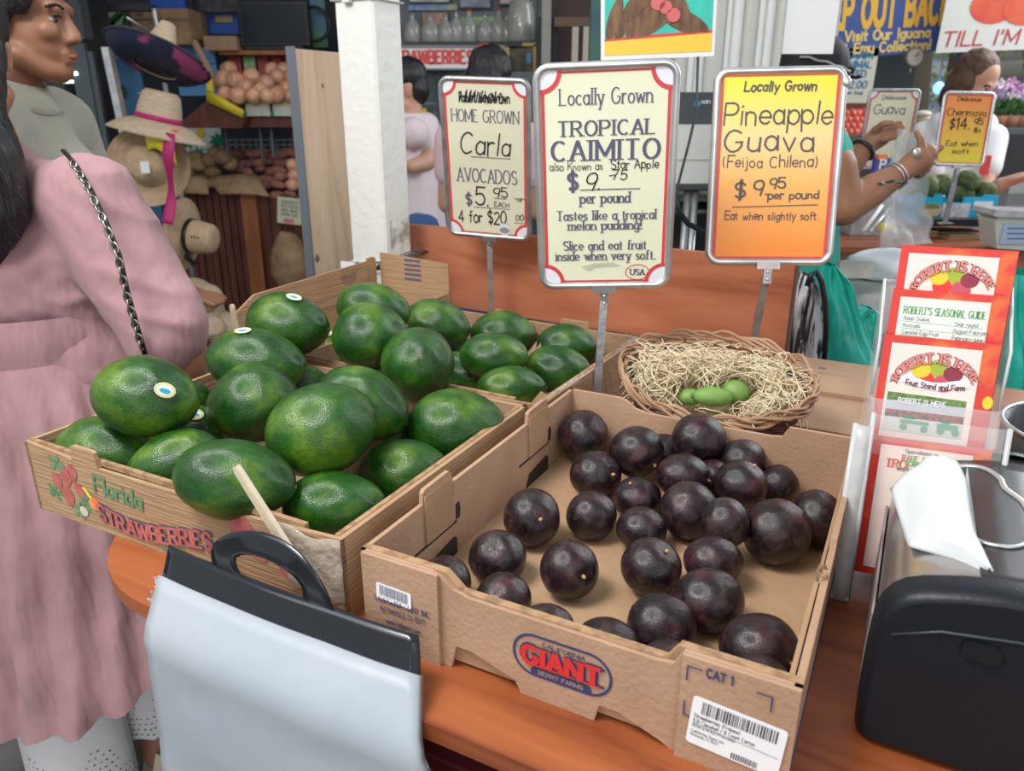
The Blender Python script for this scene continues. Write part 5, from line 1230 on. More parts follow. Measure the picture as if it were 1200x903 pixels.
rbm = mat('leaflet_border', (.62, .03, .02), .3, var=(.80, .28, .02), vscale=16, vlo=.5, vhi=.72); lpink = mat('leaflet_pink', (.78, .60, .56), .3, var=(.80, .68, .62), vscale=10); lgreen = mat('leaflet_pale_green', (.68, .78, .68), .35)
lred = mat('logo_red', (.55, .07, .08), .4); ldark = mat('logo_dark', (.12, .03, .05), .4)
def leaflet(label, y0, ztop, kind, z0=.05, x0=.0):
    hh = ztop-z0; Lx = LW-.012
    M = MH @ Matrix.Translation((x0+Lx/2, y0, ztop)) @ Matrix.Rotation(-lean, 4, 'X') @ Matrix(((1, 0, 0, 0), (0, 0, -1, 0), (0, 1, 0, 0), (0, 0, 0, 1)))
    t = thing('leaflet', label, 'leaflet', M=M)
    for q in range(3):
        b = MB(); b.prism([(-Lx/2+q*.0006, -hh), (Lx/2+q*.0006, -hh), (Lx/2+q*.0006, 0), (-Lx/2+q*.0006, 0)], .0012, Matrix.Translation((0, 0, -.0014*(q+1)))); part('sheet', b, rbm, t)
    b = MB(); flat(b, [(-Lx/2+.008, -hh+.008), (Lx/2-.016, -hh+.008), (Lx/2-.016, -.008), (-Lx/2+.008, -.008)], I4, .0005); part('inner_panel', b, lpink, t)
    def logo(cy, s=1.0):
        arc = lambda x, y: (sin(x/ (.034*s)) *.034*s*(1+(y-cy)/(.034*s)*.6), cy-.014*s+(y-cy+.026*s)*cos(x/(.034*s))-.010*s)
        b = MB(); write(b, 'ROBERT IS HERE', I4, -.003*s, cy, .0095*s, .088*s, thick=3.3, gap=1.6, serif=True, contrast=.25, curve=arc, z=.0012); part('logo_outline', b, ldark, t)
        b = MB(); write(b, 'ROBERT IS HERE', I4, -.003*s, cy, .0095*s, .087*s, thick=2.0, gap=1.6, serif=True, contrast=.25, curve=arc, z=.0023); part('logo_lettering', b, mat('logo_pink', (.75, .22, .20), .4), t)
        for nm, cx_, cy_, r_, mm in (('yellow_fruit', -.014, -.006, .0085, yel), ('green_fruit', 0, -.003, .0095, mat('fruit_green', (.34, .42, .04), .5)), ('purple_fruit', .014, -.007, .0085, mat('fruit_maroon', (.25, .03, .06), .5)), ('red_fruit', -.010, -.015, .009, mat('fruit_red', (.72, .04, .03), .5)), ('pink_fruit', .007, -.017, .0095, mat('fruit_pink', (.55, .08, .12), .5))):
            b = MB(); flat(b, ellpts(cx_*s, cy+cy_*s, r_*s, r_*s*.9, 16), I4, .0008+.0002*abs(cx_)*10); part(nm, b, mm, t)
    if kind == 'logo': logo(-.026, 1.05)
    if kind == 'guide':
        b = MB(); flat(b, [(-Lx/2+.010, -hh+.010), (Lx/2-.018, -hh+.010), (Lx/2-.018, -.012), (-Lx/2+.010, -.012)], I4, .0008); part('pale_panel', b, lgreen, t)
        b = MB(); write(b, "ROBERT'S SEASONAL GUIDE", I4, -.003, -.0255, .0075, .078, thick=1.7, serif=True, z=.0012); part('green_title', b, mat('title_green', (.05, .26, .05), .5), t)
        b = MB()
        for j, (l_, r_) in enumerate((('Asian Guava', 'Year round'), ('Avocado', 'August-February'), ('Canistel Egg Fruit', 'February-June'))):
            write(b, l_, I4, -Lx/2+.014, -.0325-j*.0075, .0042, None, thick=.9, align='l', z=.0012, wf=.9, gap=1.2); write(b, r_, I4, .008, -.0345-j*.0075, .0042, None, thick=.9, align='l', z=.0012, wf=.9, gap=1.2)
            ribbon(b, [(-Lx/2+.012, -.034-j*.0075), (Lx/2-.02, -.036-j*.0075)], .0003, lambda px, py: Vector((px, py, .0011)))
        part('fine_print', b, M_['slate'], t)
    if kind == 'front':
        logo(-.028, 1.1)
        b = MB(); rib = lambda x, y: (x, y-.0022*cos(x*70)+.001)
        b.grid(16, 1, lambda u, v: (-.034+.066*u, -.054+.0085*v+.003*cos((u-.5)*6.5)*-1+.002, .0014)); part('ribbon_banner', b, M_['paper'], t)
        b = MB(); write(b, 'Fruit Stand and Farm', I4, 0, -.0535, .0055, .056, thick=1.9, serif=False, curve=lambda x, y: (x, y-.003*cos(x/.0105*1.0*.97*.5*1.0)+.003), z=.0019); part('banner_lettering', b, ldark, t)
        b = MB(); flat(b, [(-.044, -.070), (.032, -.070), (.032, -.063), (-.044, -.061)], I4, .0009); part('tree_line_print', b, mat('trees_print', (.08, .17, .04), .6, var=(.2, .3, .1), vscale=200), t)
        b = MB(); flat(b, [(-.044, -.080), (.032, -.080), (.032, -.070), (-.044, -.070)], I4, .001); part('roof_print', b, mat('roof_print', (.50, .53, .58), .6), t)
        b = MB(); flat(b, [(-.044, -.088), (.032, -.088), (.032, -.080), (-.044, -.080)], I4, .001); part('stall_print', b, mat('stall_print', (.09, .09, .12), .6, var=(.45, .12, .08), vscale=260), t)
        b = MB(); flat(b, [(-.044, -.104), (.032, -.104), (.032, -.088), (-.044, -.088)], I4, .001); part('ground_print', b, mat('ground_print', (.50, .50, .48), .6), t)
        b = MB(); write(b, 'ROBERT IS HERE', I4, -.010, -.0715, .005, .046, thick=1.8, z=.0015, gap=2.2); part('roof_lettering', b, M_['paper'], t)
        tg = mat('tractor_green', (.03, .23, .10), .5); b = MB()
        for x_, y_, w_, h_ in ((-.028, -.094, .028, .004), (-.026, -.089, .012, .004), (.008, -.096, .02, .006), (.012, -.090, .008, .005)): flat(b, [(x_, y_), (x_+w_, y_), (x_+w_, y_+h_), (x_, y_+h_)], I4, .0014)
        for x_ in (-.024, -.004, .012, .026): flat(b, ellpts(x_, -.098, .0038, .0038, 12), I4, .0016)
        part('tractor_print', b, tg, t)
        b = MB(); flat(b, ellpts(Lx/2-.004, -.062, .005, .007, 14), I4, .0012); part('papaya_print', b, yel, t)
    if kind == 'low':
        b = MB(); write(b, 'Specializing in', I4, -.008, -.014, .004, .030, thick=1.0, z=.001); write(b, 'World Famous', I4, -.012, -.034, .004, .034, thick=1.2, z=.001); part('fine_print', b, M_['slate'], t)
        b = MB(); write(b, 'RARE & EXOTIC', I4, -.002, -.0225, .006, .046, thick=2.0, serif=True, z=.001); write(b, 'TROPICAL FRUIT', I4, .000, -.031, .0085, .080, thick=2.0, serif=True, z=.0012); part('title_lettering', b, mat('title_mixed', (.66, .10, .08), .5, var=(.2, .42, .2), vscale=22, vlo=.5, vhi=.54), t)
    return t
leaflet('rear leaflet standing highest in the acrylic holder, red border and fruit logo', .150, .358, 'logo', .10, .004)
leaflet("middle leaflet headed SEASONAL GUIDE in green on pale green", .130, .314, 'guide', .08, .001)
leaflet('front leaflet with fruit logo above a photo of the stand and green tractors', .108, .268, 'front', .05, -.002)
leaflet('lowest leaflet about rare and exotic tropical fruit, behind the napkin', .052, .172, 'low', .02, -.002)

# ---------------------------------------------------------------- napkin dispenser
dp = thing('napkin_dispenser', 'black and stainless napkin dispenser with a white napkin pulled out, front right', 'dispenser', M=ML @ Matrix.Translation((.54, .22, 0)))
sec = [(-.086, .0), (-.093, .006), (-.0945, .04), (-.0945, .08), (-.0935, .112), (-.090, .126), (-.084, .137), (-.076, .1445), (-.064, .150), (-.04, .157), (-.015, .162), (.01, .1635), (.04, .162), (.065, .157), (.085, .147), (.097, .133), (.103, .11), (.104, .06), (.102, .006), (.096, 0)]
def ext(mb, y0, y1, k=1.0, dz=0): mb.prism([(x*k, z*k+dz) for x, z in sec], y1-y0, Matrix(((1, 0, 0, 0), (0, 0, 1, y0), (0, 1, 0, 0), (0, 0, 0, 1))))
stl = mat('brushed_steel', (.55, .53, .51), .25, .5, .9, var=(.46, .44, .43), vscale=12)
def secpt(s):      # walk along the section, 0..1 from the lower left over the top
    n_ = len(sec)-1; f = s*n_; i = min(int(f), n_-1); f -= i
    return Vector((sec[i][0]*(1-f)+sec[i+1][0]*f, 0, sec[i][1]*(1-f)+sec[i+1][1]*f))
b = MB(); b.grid(44, 14, lambda u, v: secpt(u)+Vector((0, -.118+.262*v, 0)), .004); part('steel_shell', b, stl, dp)
b = MB(); ext(b, -.115, .142, .96); part('inner_body', b, M_['bplastic'], dp)
b = MB(); b.grid(24, 12, lambda u, v: secpt(.47+.28*u+.03*(1-v)*(1-u))*1.006+Vector((0, -.12+.245*v, .0012)), .002); part('dark_top_plate', b, mat('satin_dark_top', (.045, .045, .05), .3, .6, .5), dp)
fs_ = []
for x, z in sec: fs_.append((x*1.03, z*1.02+.0015))
b = MB(); n_ = len(fs_); cx_, cz_ = .005, .075
rings = [(1.0, -.112), (1.0, -.122), (.990, -.130), (.965, -.1365), (.92, -.140)]
vs = []
for k_, y_ in rings: vs += [(cx_+(x-cx_)*k_, y_, max(0.0005, cz_+(z-cz_)*k_)) for x, z in fs_]
fs = [(r*n_+i, r*n_+(i+1) % n_, (r+1)*n_+(i+1) % n_, (r+1)*n_+i) for r in range(len(rings)-1) for i in range(n_)]
fs.append(tuple((len(rings)-1)*n_+i for i in range(n_))); b.add(vs, fs, 0, True); b.sm[-1] = False; part('black_end_cap', b, mat('end_cap_black', (.006, .0085, .013), .42, .4, bump=.05, bscale=300), dp)
b = MB(); vs = []
for k_, y_ in ((1.0, .142), (1.0, .15), (.94, .158)): vs += [(cx_+(x-cx_)*k_, y_, max(.0005, cz_+(z-cz_)*k_)) for x, z in fs_]
b.add(vs, [(r*n_+(i+1) % n_, r*n_+i, (r+1)*n_+i, (r+1)*n_+(i+1) % n_) for r in range(2) for i in range(n_)]+[tuple(2*n_+i for i in range(n_-1, -1, -1))], 0); part('rear_end_cap', b, M_['bplastic'], dp)
Mc = Matrix(((1, 0, 0, 0), (0, 0, -1, -.1405), (0, 1, 0, 0), (0, 0, 0, 1)))
b = MB(); b.prism(rrect(.026, .016, .006, 5), .0025, Mc @ Matrix.Translation((-.022, .118, 0))); part('lock_button', b, mat('button_black', (.006, .008, .011), .3), dp)
b = MB(); b.tube([Mc @ Vector((x, y, .0)) for x, y in ((-.082, .112), (-.05, .126), (0, .134), (.05, .13), (.09, .112))], .0012, 6); part('cap_seam', b, mat('seam', (.03, .04, .05), .4), dp)
# opening rim
rim = [(-.048, .10), (-.02, .108), (-.002, .085), (.002, .06), (.014, .035), (.018, .0), (.016, -.03), (.004, -.052), (-.012, -.056), (-.026, -.045), (-.030, -.02), (-.052, .02), (-.06, .06)]
def topz(x): 
    for i in range(len(sec)-1):
        if sec[i][0] <= x <= sec[i+1][0] and sec[i][1] > .1: f = (x-sec[i][0])/(sec[i+1][0]-sec[i][0]+1e-9); return sec[i][1]*(1-f)+sec[i+1][1]*f
    return .16
sm_ = []
for i in range(len(rim)):
    p0, p1, p2, p3 = rim[i-1], rim[i], rim[(i+1) % len(rim)], rim[(i+2) % len(rim)]
    for k in range(4):
        s = k/4; q = [.5*((2*p1[j])+(-p0[j]+p2[j])*s+(2*p0[j]-5*p1[j]+4*p2[j]-p3[j])*s*s+(-p0[j]+3*p1[j]-3*p2[j]+p3[j])*s**3) for j in (0, 1)]; sm_.append(q)
b = MB(); b.tube([(x-.006, y-.0, topz(x-.006)+.003) for x, y in sm_], .0028, 8, closed=True, flat=.6); part('opening_rim', b, M_['steel_l'], dp)
b = MB(); b.add([(x-.006, y, topz(x-.006)+.0022) for x, y in sm_], [tuple(range(len(sm_)))]); part('opening', b, mat('opening_grey', (.42, .44, .46), .5), dp)
b = MB(); b.prism(rrect(.015, .010, .002, 3), .0006, Matrix.Translation((-.079, .05, .1455)) @ Matrix.Rotation(-.55, 4, 'Y')); part('embossed_mark', b, mat('mark_grey', (.30, .29, .28), .4), dp)
b = MB(); b.bbox((-.0975, -.10, .015), (-.0955, .11, .10)); part('side_picture', b, mat('side_picture', (.13, .09, .11), .3, var=(.30, .28, .26), vscale=14), dp)
# napkin: a soft folded sheet rising out of the opening
nk = thing('napkin', 'white paper napkin sticking out of the dispenser opening', 'napkin', M=ML @ Matrix.Translation((.49, .22, .165)))
def poly1(rows, u):
    f = u*(len(rows)-1); i = min(int(f), len(rows)-2); f -= i; f2 = f
    return tuple(rows[i][k]*(1-f2)+rows[i+1][k]*f2 for k in range(3))
EA = [(1107, 533, 1.086), (1122, 541, 1.085), (1132, 562, 1.083), (1135, 592, 1.080), (1142, 622, 1.075), (1154, 650, 1.068), (1166, 675, 1.060)]
EB = [(1044, 573, 1.052), (1049, 590, 1.050), (1056, 612, 1.049), (1062, 632, 1.048), (1066, 641, 1.049), (1110, 652, 1.053), (1152, 671, 1.058)]
invN = MW[nk.name].inverted()
def napk(u, v):
    a = atZ(*poly1(EA, u)); c = atZ(*poly1(EB, u)); q = a.lerp(c, v)
    return invN @ (q+Vector((0, 0, .010*sin(v*pi)*(1-u*.6)+.0025*sin(v*9+u*4)*(1-abs(2*v-1))+.003*noise.noise(Vector((u*4, v*4, 2))))))
npm = mat('napkin_paper', (.60, .62, .64), .85, .1, bump=.3, bscale=18)
b = MB(); b.grid(26, 20, napk, .0010); part('sheet', b, npm, nk)
b = MB(); b.grid(20, 14, lambda u, v: napk(.03+u*.94, v*.55)+Vector((.002, .003, -.005)), .0008); part('inner_ply', b, npm, nk)

# dark metal pot at the right edge
pt = thing('pot', 'dark metal pot with a shiny rim at the right edge behind the dispenser', 'pot', M=ML @ Matrix.Translation((.655, .60, 0)))
b = MB(); b.lathe([(.085, .0), (.092, .004), (.096, .125), (.092, .125), (.088, .008), (.0001, .008)], 40); part('body', b, mat('dark_steel', (.10, .10, .10), .3, .5, .8, var=(.05, .05, .055), vscale=6), pt)
b = MB(); b.tube([(.0955*cos(k*pi/20), .0955*sin(k*pi/20), .126) for k in range(40)], .0028, 8, closed=True); part('rim', b, M_['steel_l'], pt)
b = MB(); b.lathe([(.088, .08), (.0001, .082)], 30); part('contents', b, mat('pot_contents', (.05, .055, .06), .3), pt)
b = MB(); c_ = atZ(1196, 600, 1.05); b.tube([c_+Vector((.012*cos(k*.5), 0, .014*sin(k*.5))) for k in range(13)], .002, 6); b.tube([c_+Vector((0, 0, -.014)), c_+Vector((.01, .01, -.06))], .002, 6); solo('chrome_ring', b, M_['steel_l'], 'small chrome ring at the right frame edge behind the dispenser', 'ring', world=True)
# ---------------------------------------------------------------- people
def fused(mb, voxel, it=4, fac=.5):
    # melt overlapping capsules into one continuous surface
    me = mb.mesh('tmp', []) ; o = bpy.data.objects.new('tmp', me); COL.objects.link(o)
    r = o.modifiers.new('r', 'REMESH'); r.mode = 'VOXEL'; r.voxel_size = voxel; r.use_smooth_shade = True
    s = o.modifiers.new('s', 'SMOOTH'); s.factor = fac; s.iterations = it
    dg = bpy.context.evaluated_depsgraph_get(); ev = o.evaluated_get(dg)
    m2 = bpy.data.meshes.new_from_object(ev, depsgraph=dg)
    bpy.data.objects.remove(o); bpy.data.meshes.remove(me)
    out = MB(); out.v = [tuple(v.co) for v in m2.vertices]; out.f = [tuple(p.vertices) for p in m2.polygons]
    out.m = [0]*len(out.f); out.sm = [True]*len(out.f); bpy.data.meshes.remove(m2)
    return out
def limb(mb, pts):
    # pts: [(P, r), ...]
    for (p, r), (q, s) in zip(pts[:-1], pts[1:]): mb.caps(p, q, r, s)
def headM(c, f, up=(0, 0, 1), s=1.0):
    f = Vector(f).normalized(); x = f.cross(Vector(up)).normalized(); u = x.cross(f)
    return Matrix(((x.x*s, f.x*s, u.x*s, c[0]), (x.y*s, f.y*s, u.y*s, c[1]), (x.z*s, f.z*s, u.z*s, c[2]), (0, 0, 0, 1)))
def head_shape(mb, H, neck=None):
    t = MB()
    t.ell((0, -.012, .042), (.074, .094, .084)); t.ell((0, .022, -.03), (.058, .066, .078)); t.ell((0, .052, -.088), (.032, .034, .026))
    t.ell((0, -.02, -.02), (.064, .07, .07)); t.caps((-.03, .078, .022), (.03, .078, .022), .012, .012)
    t.caps((0, .082, .012), (0, .101, -.026), .009, .0115); t.ell((-.011, .092, -.032), (.009, .011, .008)); t.ell((.011, .092, -.032), (.009, .011, .008))
    t.caps((-.018, .084, -.056), (.018, .084, -.056), .0075, .0075); t.caps((-.016, .083, -.068), (.016, .083, -.068), .008, .008)
    for s in (-1, 1):
        t.ell((s*.034, .062, -.018), (.024, .024, .022)); t.caps((s*.050, .01, -.065), (s*.026, .05, -.09), .022, .02)
        t.ell((s*.074, -.012, -.006), (.008, .017, .03)); t.ell((s*.079, -.02, .004), (.006, .014, .022))
    mb.add(t.v, t.f, 0, True, H)
    if neck: mb.caps(H @ Vector((0, -.022, -.06)), neck, .054, .062)
def eyes(t, H, both=True):
    for s in ((-1, 1) if both else (1,)):
        b = MB(); b.ell(H @ Vector((s*.031, .073, .002)), (.011, .011, .009), None, 12, 8); part('eye', b, mat('eye_white', (.6, .58, .55), .3), t, True)
        b = MB(); b.ell(H @ Vector((s*.031, .0815, .002)), (.0045, .0045, .0045), None, 10, 6); part('iris', b, mat('iris', (.03, .015, .01), .2), t, True)
        b = MB(); b.tube([H @ Vector((s*(.017+.03*k/4), .086-.012*(k/4)**2, .021+.006*sin(k/4*pi))) for k in range(5)], .0035, 6); part('eyebrow', b, mat('eyebrow', (.012, .009, .008), .8), t, True)
        b = MB(); b.tube([H @ Vector((s*(.020+.022*k/4), .083-.003*(k/4)**2, .007+.004*sin(k/4*pi))) for k in range(5)], .002, 5); part('eyelash', b, mat('lash', (.01, .008, .008), .8), t, True)
def lips(t, H):
    b = MB(); b.tube([H @ Vector((-.022+.011*k, .0925-.004*abs(k-2)**1.3, -.0615)) for k in range(5)], [.002, .0045, .005, .0045, .002], 8); part('lips', b, mat('lips', (.34, .10, .08), .4), t, True)
skinA = mat('skin_brown', (.30, .145, .085), .5, var=(.25, .115, .065), vscale=9, sub=.1)
skinB = mat('skin_tan', (.42, .21, .135), .5, var=(.36, .17, .105), vscale=9, sub=.1)
skinC = mat('skin_light', (.55, .31, .22), .5, sub=.1)
hairm = mat('black_hair', (.008, .008, .011), .4, .5, var=(.018, .018, .022), vscale=30, vstretch=(8, 8, .6), bump=.6, bscale=140, bstretch=(1, 1, .08))

# woman in the pink dress, back to us
C1 = Vector((-.905, 1.36, -.075))
pr = thing('person', 'woman in a dusty pink dress and white eyelet trousers, seen from behind at left', 'person', (C1.x, C1.y, 0))
legL = (atY(72, 905, 1.36), atY(84, 800, 1.38)); legR = (atY(188, 880, 1.52), atY(180, 800, 1.50))
aR = [(atY(112, 245, 1.31), .045), (atY(205, 385, 1.22), .046), (atY(212, 425, 1.22), .042), (atY(160, 470, 1.38), .034), (atY(120, 490, 1.46), .026)]
b = MB()
limb(b, [(C1+Vector((0, .02, 1.42)), .055), (C1+Vector((0, 0, 1.30)), .10), (C1+Vector((0, 0, 1.05)), .13), (C1+Vector((0, 0, .88)), .16)])
b.caps(C1+Vector((-.13, 0, 1.29)), C1+Vector((.12, -.0, 1.28)), .05, .045)
limb(b, aR); limb(b, [(C1+Vector((-.2, 0, 1.28)), .05), (C1+Vector((-.25, .05, 1.02)), .045), (C1+Vector((-.2, .22, .98)), .03)])
fR = Vector((-.785, 1.34, 0)); fL = Vector((-.915, 1.22, 0))
for f in (fR, fL):
    limb(b, [(C1+Vector(((.09 if f is fR else -.06), 0, .85)), .10), (Vector((f.x, f.y+.01, .48)), .062), (Vector((f.x, f.y, .30)), .055), (Vector((f.x, f.y, .09)), .036), (Vector((f.x, f.y-.01, .045)), .036)])
    limb(b, [(Vector((f.x, f.y, .04)), .034), (Vector((f.x-.03, f.y+.10, .035)), .032), (Vector((f.x-.05, f.y+.17, .022)), .026)])
    for k in range(5): limb(b, [(Vector((f.x-.075+k*.014, f.y+.165-.004*k, .02)), .011), (Vector((f.x-.083+k*.014, f.y+.205-.012*abs(k-1), .016)), .009)])
H1 = headM(C1+Vector((-.03, .05, 1.56)), (-.35, 1, -.1)); head_shape(b, H1, C1+Vector((0, .01, 1.38)))
Wr = aR[-1][0]
for k in range(5): limb(b, [(Wr, .02), (Wr+Vector((-.03-.004*k, .03+.012*k, -.005)), .010), (Wr+Vector((-.065+.003*abs(k-2), .045+.014*k, -.02)), .008)])
part('body', fused(b, .008), skinB, pr, True)
pinkm = mat('dusty_pink_linen', (.38, .225, .24), .9, .1, var=(.33, .19, .205), vscale=5, bump=.55, bscale=5, bstretch=(3.2, 3.2, 1.0), bdist=.03, sheen=.1)
# bodice and sleeves
b = MB()
limb(b, [(C1+Vector((0, 0, 1.31)), .125), (C1+Vector((0, 0, 1.20)), .155), (C1+Vector((0.01, -.01, 1.06)), .165)])
b.caps(C1+Vector((-.13, .0, 1.315)), C1+Vector((.11, -.01, 1.312)), .078, .080)
b.caps(C1+Vector((.06, -.02, 1.05)), C1+Vector((.12, -.02, 1.05)), .16, .15); b.caps(C1+Vector((.04, -.02, 1.2)), C1+Vector((.1, -.02, 1.2)), .15, .15)
limb(b, [(C1+Vector((.13, -.02, 1.30)), .082), (atY(106, 238, 1.29), .082), (atY(134, 290, 1.27), .080), (atY(164, 340, 1.245), .076), (atY(188, 376, 1.225), .072), (atY(192, 393, 1.215), .068)])
limb(b, [(C1+Vector((-.17, 0, 1.28)), .088), (C1+Vector((-.26, .0, 1.1)), .08)])
bod = fused(b, .008, 10)
P_ = []
for v in bod.v:
    q = Vector(v); n_ = (.5-abs(noise.noise(Vector((q.x*11+q.z*9, q.y*7, q.z*15)))))*.014+noise.noise(Vector((q.x*30+q.z*16, q.y*20, q.z*24)))*.004
    P_.append((v[0]+n_, v[1]-abs(n_)*.8, v[2]+n_*.3))
bod.v = P_; part('bodice', bod, pinkm, pr, True)
# skirt: a gathered loft
def skirt_pt(u, v):
    th = 2*pi*u; z = 1.00-.62*v
    g = min(1, v*5); amp = (.008+.021*v)*g
    fold = (abs(sin(th*13+1.4*sin(v*3+th*2)))*2-1)*amp*(1-.45*v)+sin(th*34+3*sin(v*5+th*3))*.0035*g+noise.noise(Vector((cos(th)*2.4, sin(th)*2.4, v*2.2)))*.05*v+noise.noise(Vector((cos(th)*7, sin(th)*7, v*7)))*.010*g
    rx = .205+.175*v**.8; ry = .175+.14*v**.8
    cx = C1.x+.04+.03*v; cy = C1.y-.01+.01*v
    hem = .05*sin(th-1.0)*v*v+.02*sin(th*3)*v*v
    return (cx+(rx+fold)*cos(th), cy+(ry+fold)*sin(th), z-hem-(.055*max(0, -cos(th-.5)))*v*v)
b = MB(); b.grid(170, 46, skirt_pt, .0); part('skirt', b, pinkm, pr, True)
b = MB(); b.grid(80, 6, lambda u, v: (C1.x+.035+(.207+.004*sin(v*pi)+.002*noise.noise(Vector((u*30, v*3, 0))))*cos(2*pi*u), C1.y-.01+(.177+.004*sin(v*pi))*sin(2*pi*u), 1.075-.085*v), 0); part('waistband', b, pinkm, pr, True)
# trousers
trm = mat('white_cotton', (.74, .76, .78), .85, .2, bump=.3, bscale=12); hole = mat('eyelet_hole', (.16, .13, .12), .9)
def trleg(cx, cy, z1, z0, r):
    def fn(u, v):
        th = 2*pi*u; z = z1+(z0-z1)*v; sc = .008*abs(sin(th*5.0))*v**6
        rr = r*(1+.03*sin(th*4+v*2)+.12*v)
        return (cx+rr*cos(th), cy+rr*.85*sin(th), z+sc)
    b = MB(); b.grid(60, 16, fn, 0); part('trouser_leg', b, trm, pr, True)
    b = MB(); rnd = random.Random(int(cx*100))
    for j in range(9):
        for i in range(46):
            if j > 3 and ((i % 9) in (0, 1, 8) or j > 5+abs(((i % 9)-4.5))*-1+4.0): continue
            u = (i+.5*(j % 2)+rnd.uniform(-.18, .18))/46; v = 1-(.014+j*.0145)/(z1-z0); p = Vector(fn(u, v)); th = 2*pi*u
            n_ = Vector((cos(th), sin(th)*1.1, 0)).normalized(); x_ = n_.cross(Vector((0, 0, 1))).normalized(); an = rnd.uniform(-.8, .8)
            e1 = (x_*cos(an)+Vector((0, 0, 1))*sin(an)); e2 = n_.cross(e1); a_ = rnd.uniform(.0022, .0036)
            b.add([p+n_*.0012+e1*(a_*cos(k*pi/3))+e2*(a_*.55*sin(k*pi/3)) for k in range(6)], [(0, 1, 2, 3, 4, 5)])
    part('eyelet', b, hole, pr, True, kind='stuff')
trleg(fR.x, fR.y-.0, .52, .135, .072); trleg(fL.x+.03, fL.y, .50, .085, .092)
sandm = mat('pale_green_leather', (.50, .60, .55), .5)
for f in (fR, fL):
    b = MB(); b.prism([(-.10, .205), (-.04, .205), (-.01, .10), (.03, 0), (.02, -.04), (-.03, -.045), (-.045, 0), (-.07, .10)], .014, Matrix.Translation((f.x, f.y, .001))); part('sandal_sole', b, sandm, pr, True)
    b = MB(); b.tube([(f.x-.042, f.y+.03, .03), (f.x-.02, f.y+.0, .085), (f.x+.02, f.y-.03, .095), (f.x+.042, f.y+.02, .05)], .009, 8, flat=.4); b.tube([(f.x-.05, f.y+.12, .03), (f.x-.02, f.y+.09, .07), (f.x+.03, f.y+.07, .05)], .011, 8, flat=.4)
    part('sandal_strap', b, sandm, pr, True, kind='stuff')
b = MB(); t_ = MB(); t_.ell((0, -.03, .045), (.088, .095, .094)); b.add(t_.v, t_.f, 0, True, H1)
limb(b, [(H1 @ Vector((0, -.07, .0)), .085), (C1+Vector((.03, -.11, 1.46)), .085), (C1+Vector((.09, -.155, 1.40)), .072), (C1+Vector((.105, -.165, 1.33)), .058), (C1+Vector((.085, -.16, 1.26)), .030)])
hb = fused(b, .008, 4); hb.v = [(x+.004*noise.noise(Vector((x*60, y*60, z*5))), y+.004*noise.noise(Vector((x*60, y*60, z*5+9))), z) for x, y, z in hb.v]
part('hair', hb, hairm, pr, True)
rnd = random.Random(5); b = MB()
for k in range(170):
    p = C1+Vector((rnd.uniform(.05, .15), -.20+rnd.uniform(0, .03), 1.43-rnd.uniform(0, .05))); q = p+Vector((rnd.uniform(-.015, .03), rnd.uniform(-.01, .01), -rnd.uniform(.03, .13)))
    b.tube([p, (p+q)/2+Vector((rnd.uniform(-.01, .012), -.006, 0)), q], .0008, 3, caps=False)
part('loose_hair', b, hairm, pr, True, kind='stuff')
# bag strap
st = thing('shoulder_bag', 'black chain bag strap over the shoulder of the woman in pink', 'bag strap', tuple(atY(170, 415, 1.17)))
pts = [atY(*q) for q in ((74, 176, 1.235), (88, 192, 1.20), (105, 220, 1.165), (125, 262, 1.13), (140, 300, 1.12), (150, 345, 1.125), (160, 380, 1.13), (170, 415, 1.14))]
b = MB(); b.tube(pts, .0042, 6, flat=.6); part('leather_cord', b, M_['bplastic'], st, True)
goldm = mat('chain_metal', (.32, .30, .27), .3, metal=.9)
for i in range(26):
    f = 1.0+i/26*5.9; k = int(f); f -= k; p = pts[k].lerp(pts[min(k+1, 7)], f); d = (pts[min(k+1, 7)]-pts[k]).normalized()
    Mq = frame3(d, Vector((0, -1, .2)) if i % 2 else d.cross(Vector((0, -1, .2))), o=p+Vector((0, -.004, 0)))
    b = MB(); b.tube([Mq @ Vector((.0085*cos(w*pi/5), .0050*sin(w*pi/5), 0)) for w in range(10)], .0017, 5, closed=True); part('chain_link', b, goldm, st, True)
tgc = MB(); Mq = frame3(Vector((.5, .1, .12)), Vector((-.2, .0, 1)), o=atY(192, 905, 1.28)); tgc.prism([(-.035, -.06), (.03, -.06), (.02, .035), (.004, .055), (-.02, .01)], .002, Mq)
t = thing('paper_tag', 'cream cardboard tag with red print between the sandal and the hanging bags', 'tag', tuple(atY(192, 905, 1.28))); part('card', tgc, mat('cream_card', (.66, .58, .44), .6), t, True)
b = MB(); write(b, 'sale', Mq @ Matrix.Translation((0, 0, .002)), .006, -.004, .012, .03, thick=1.2, slant=.3); part('lettering', b, M_['red'], t, True)

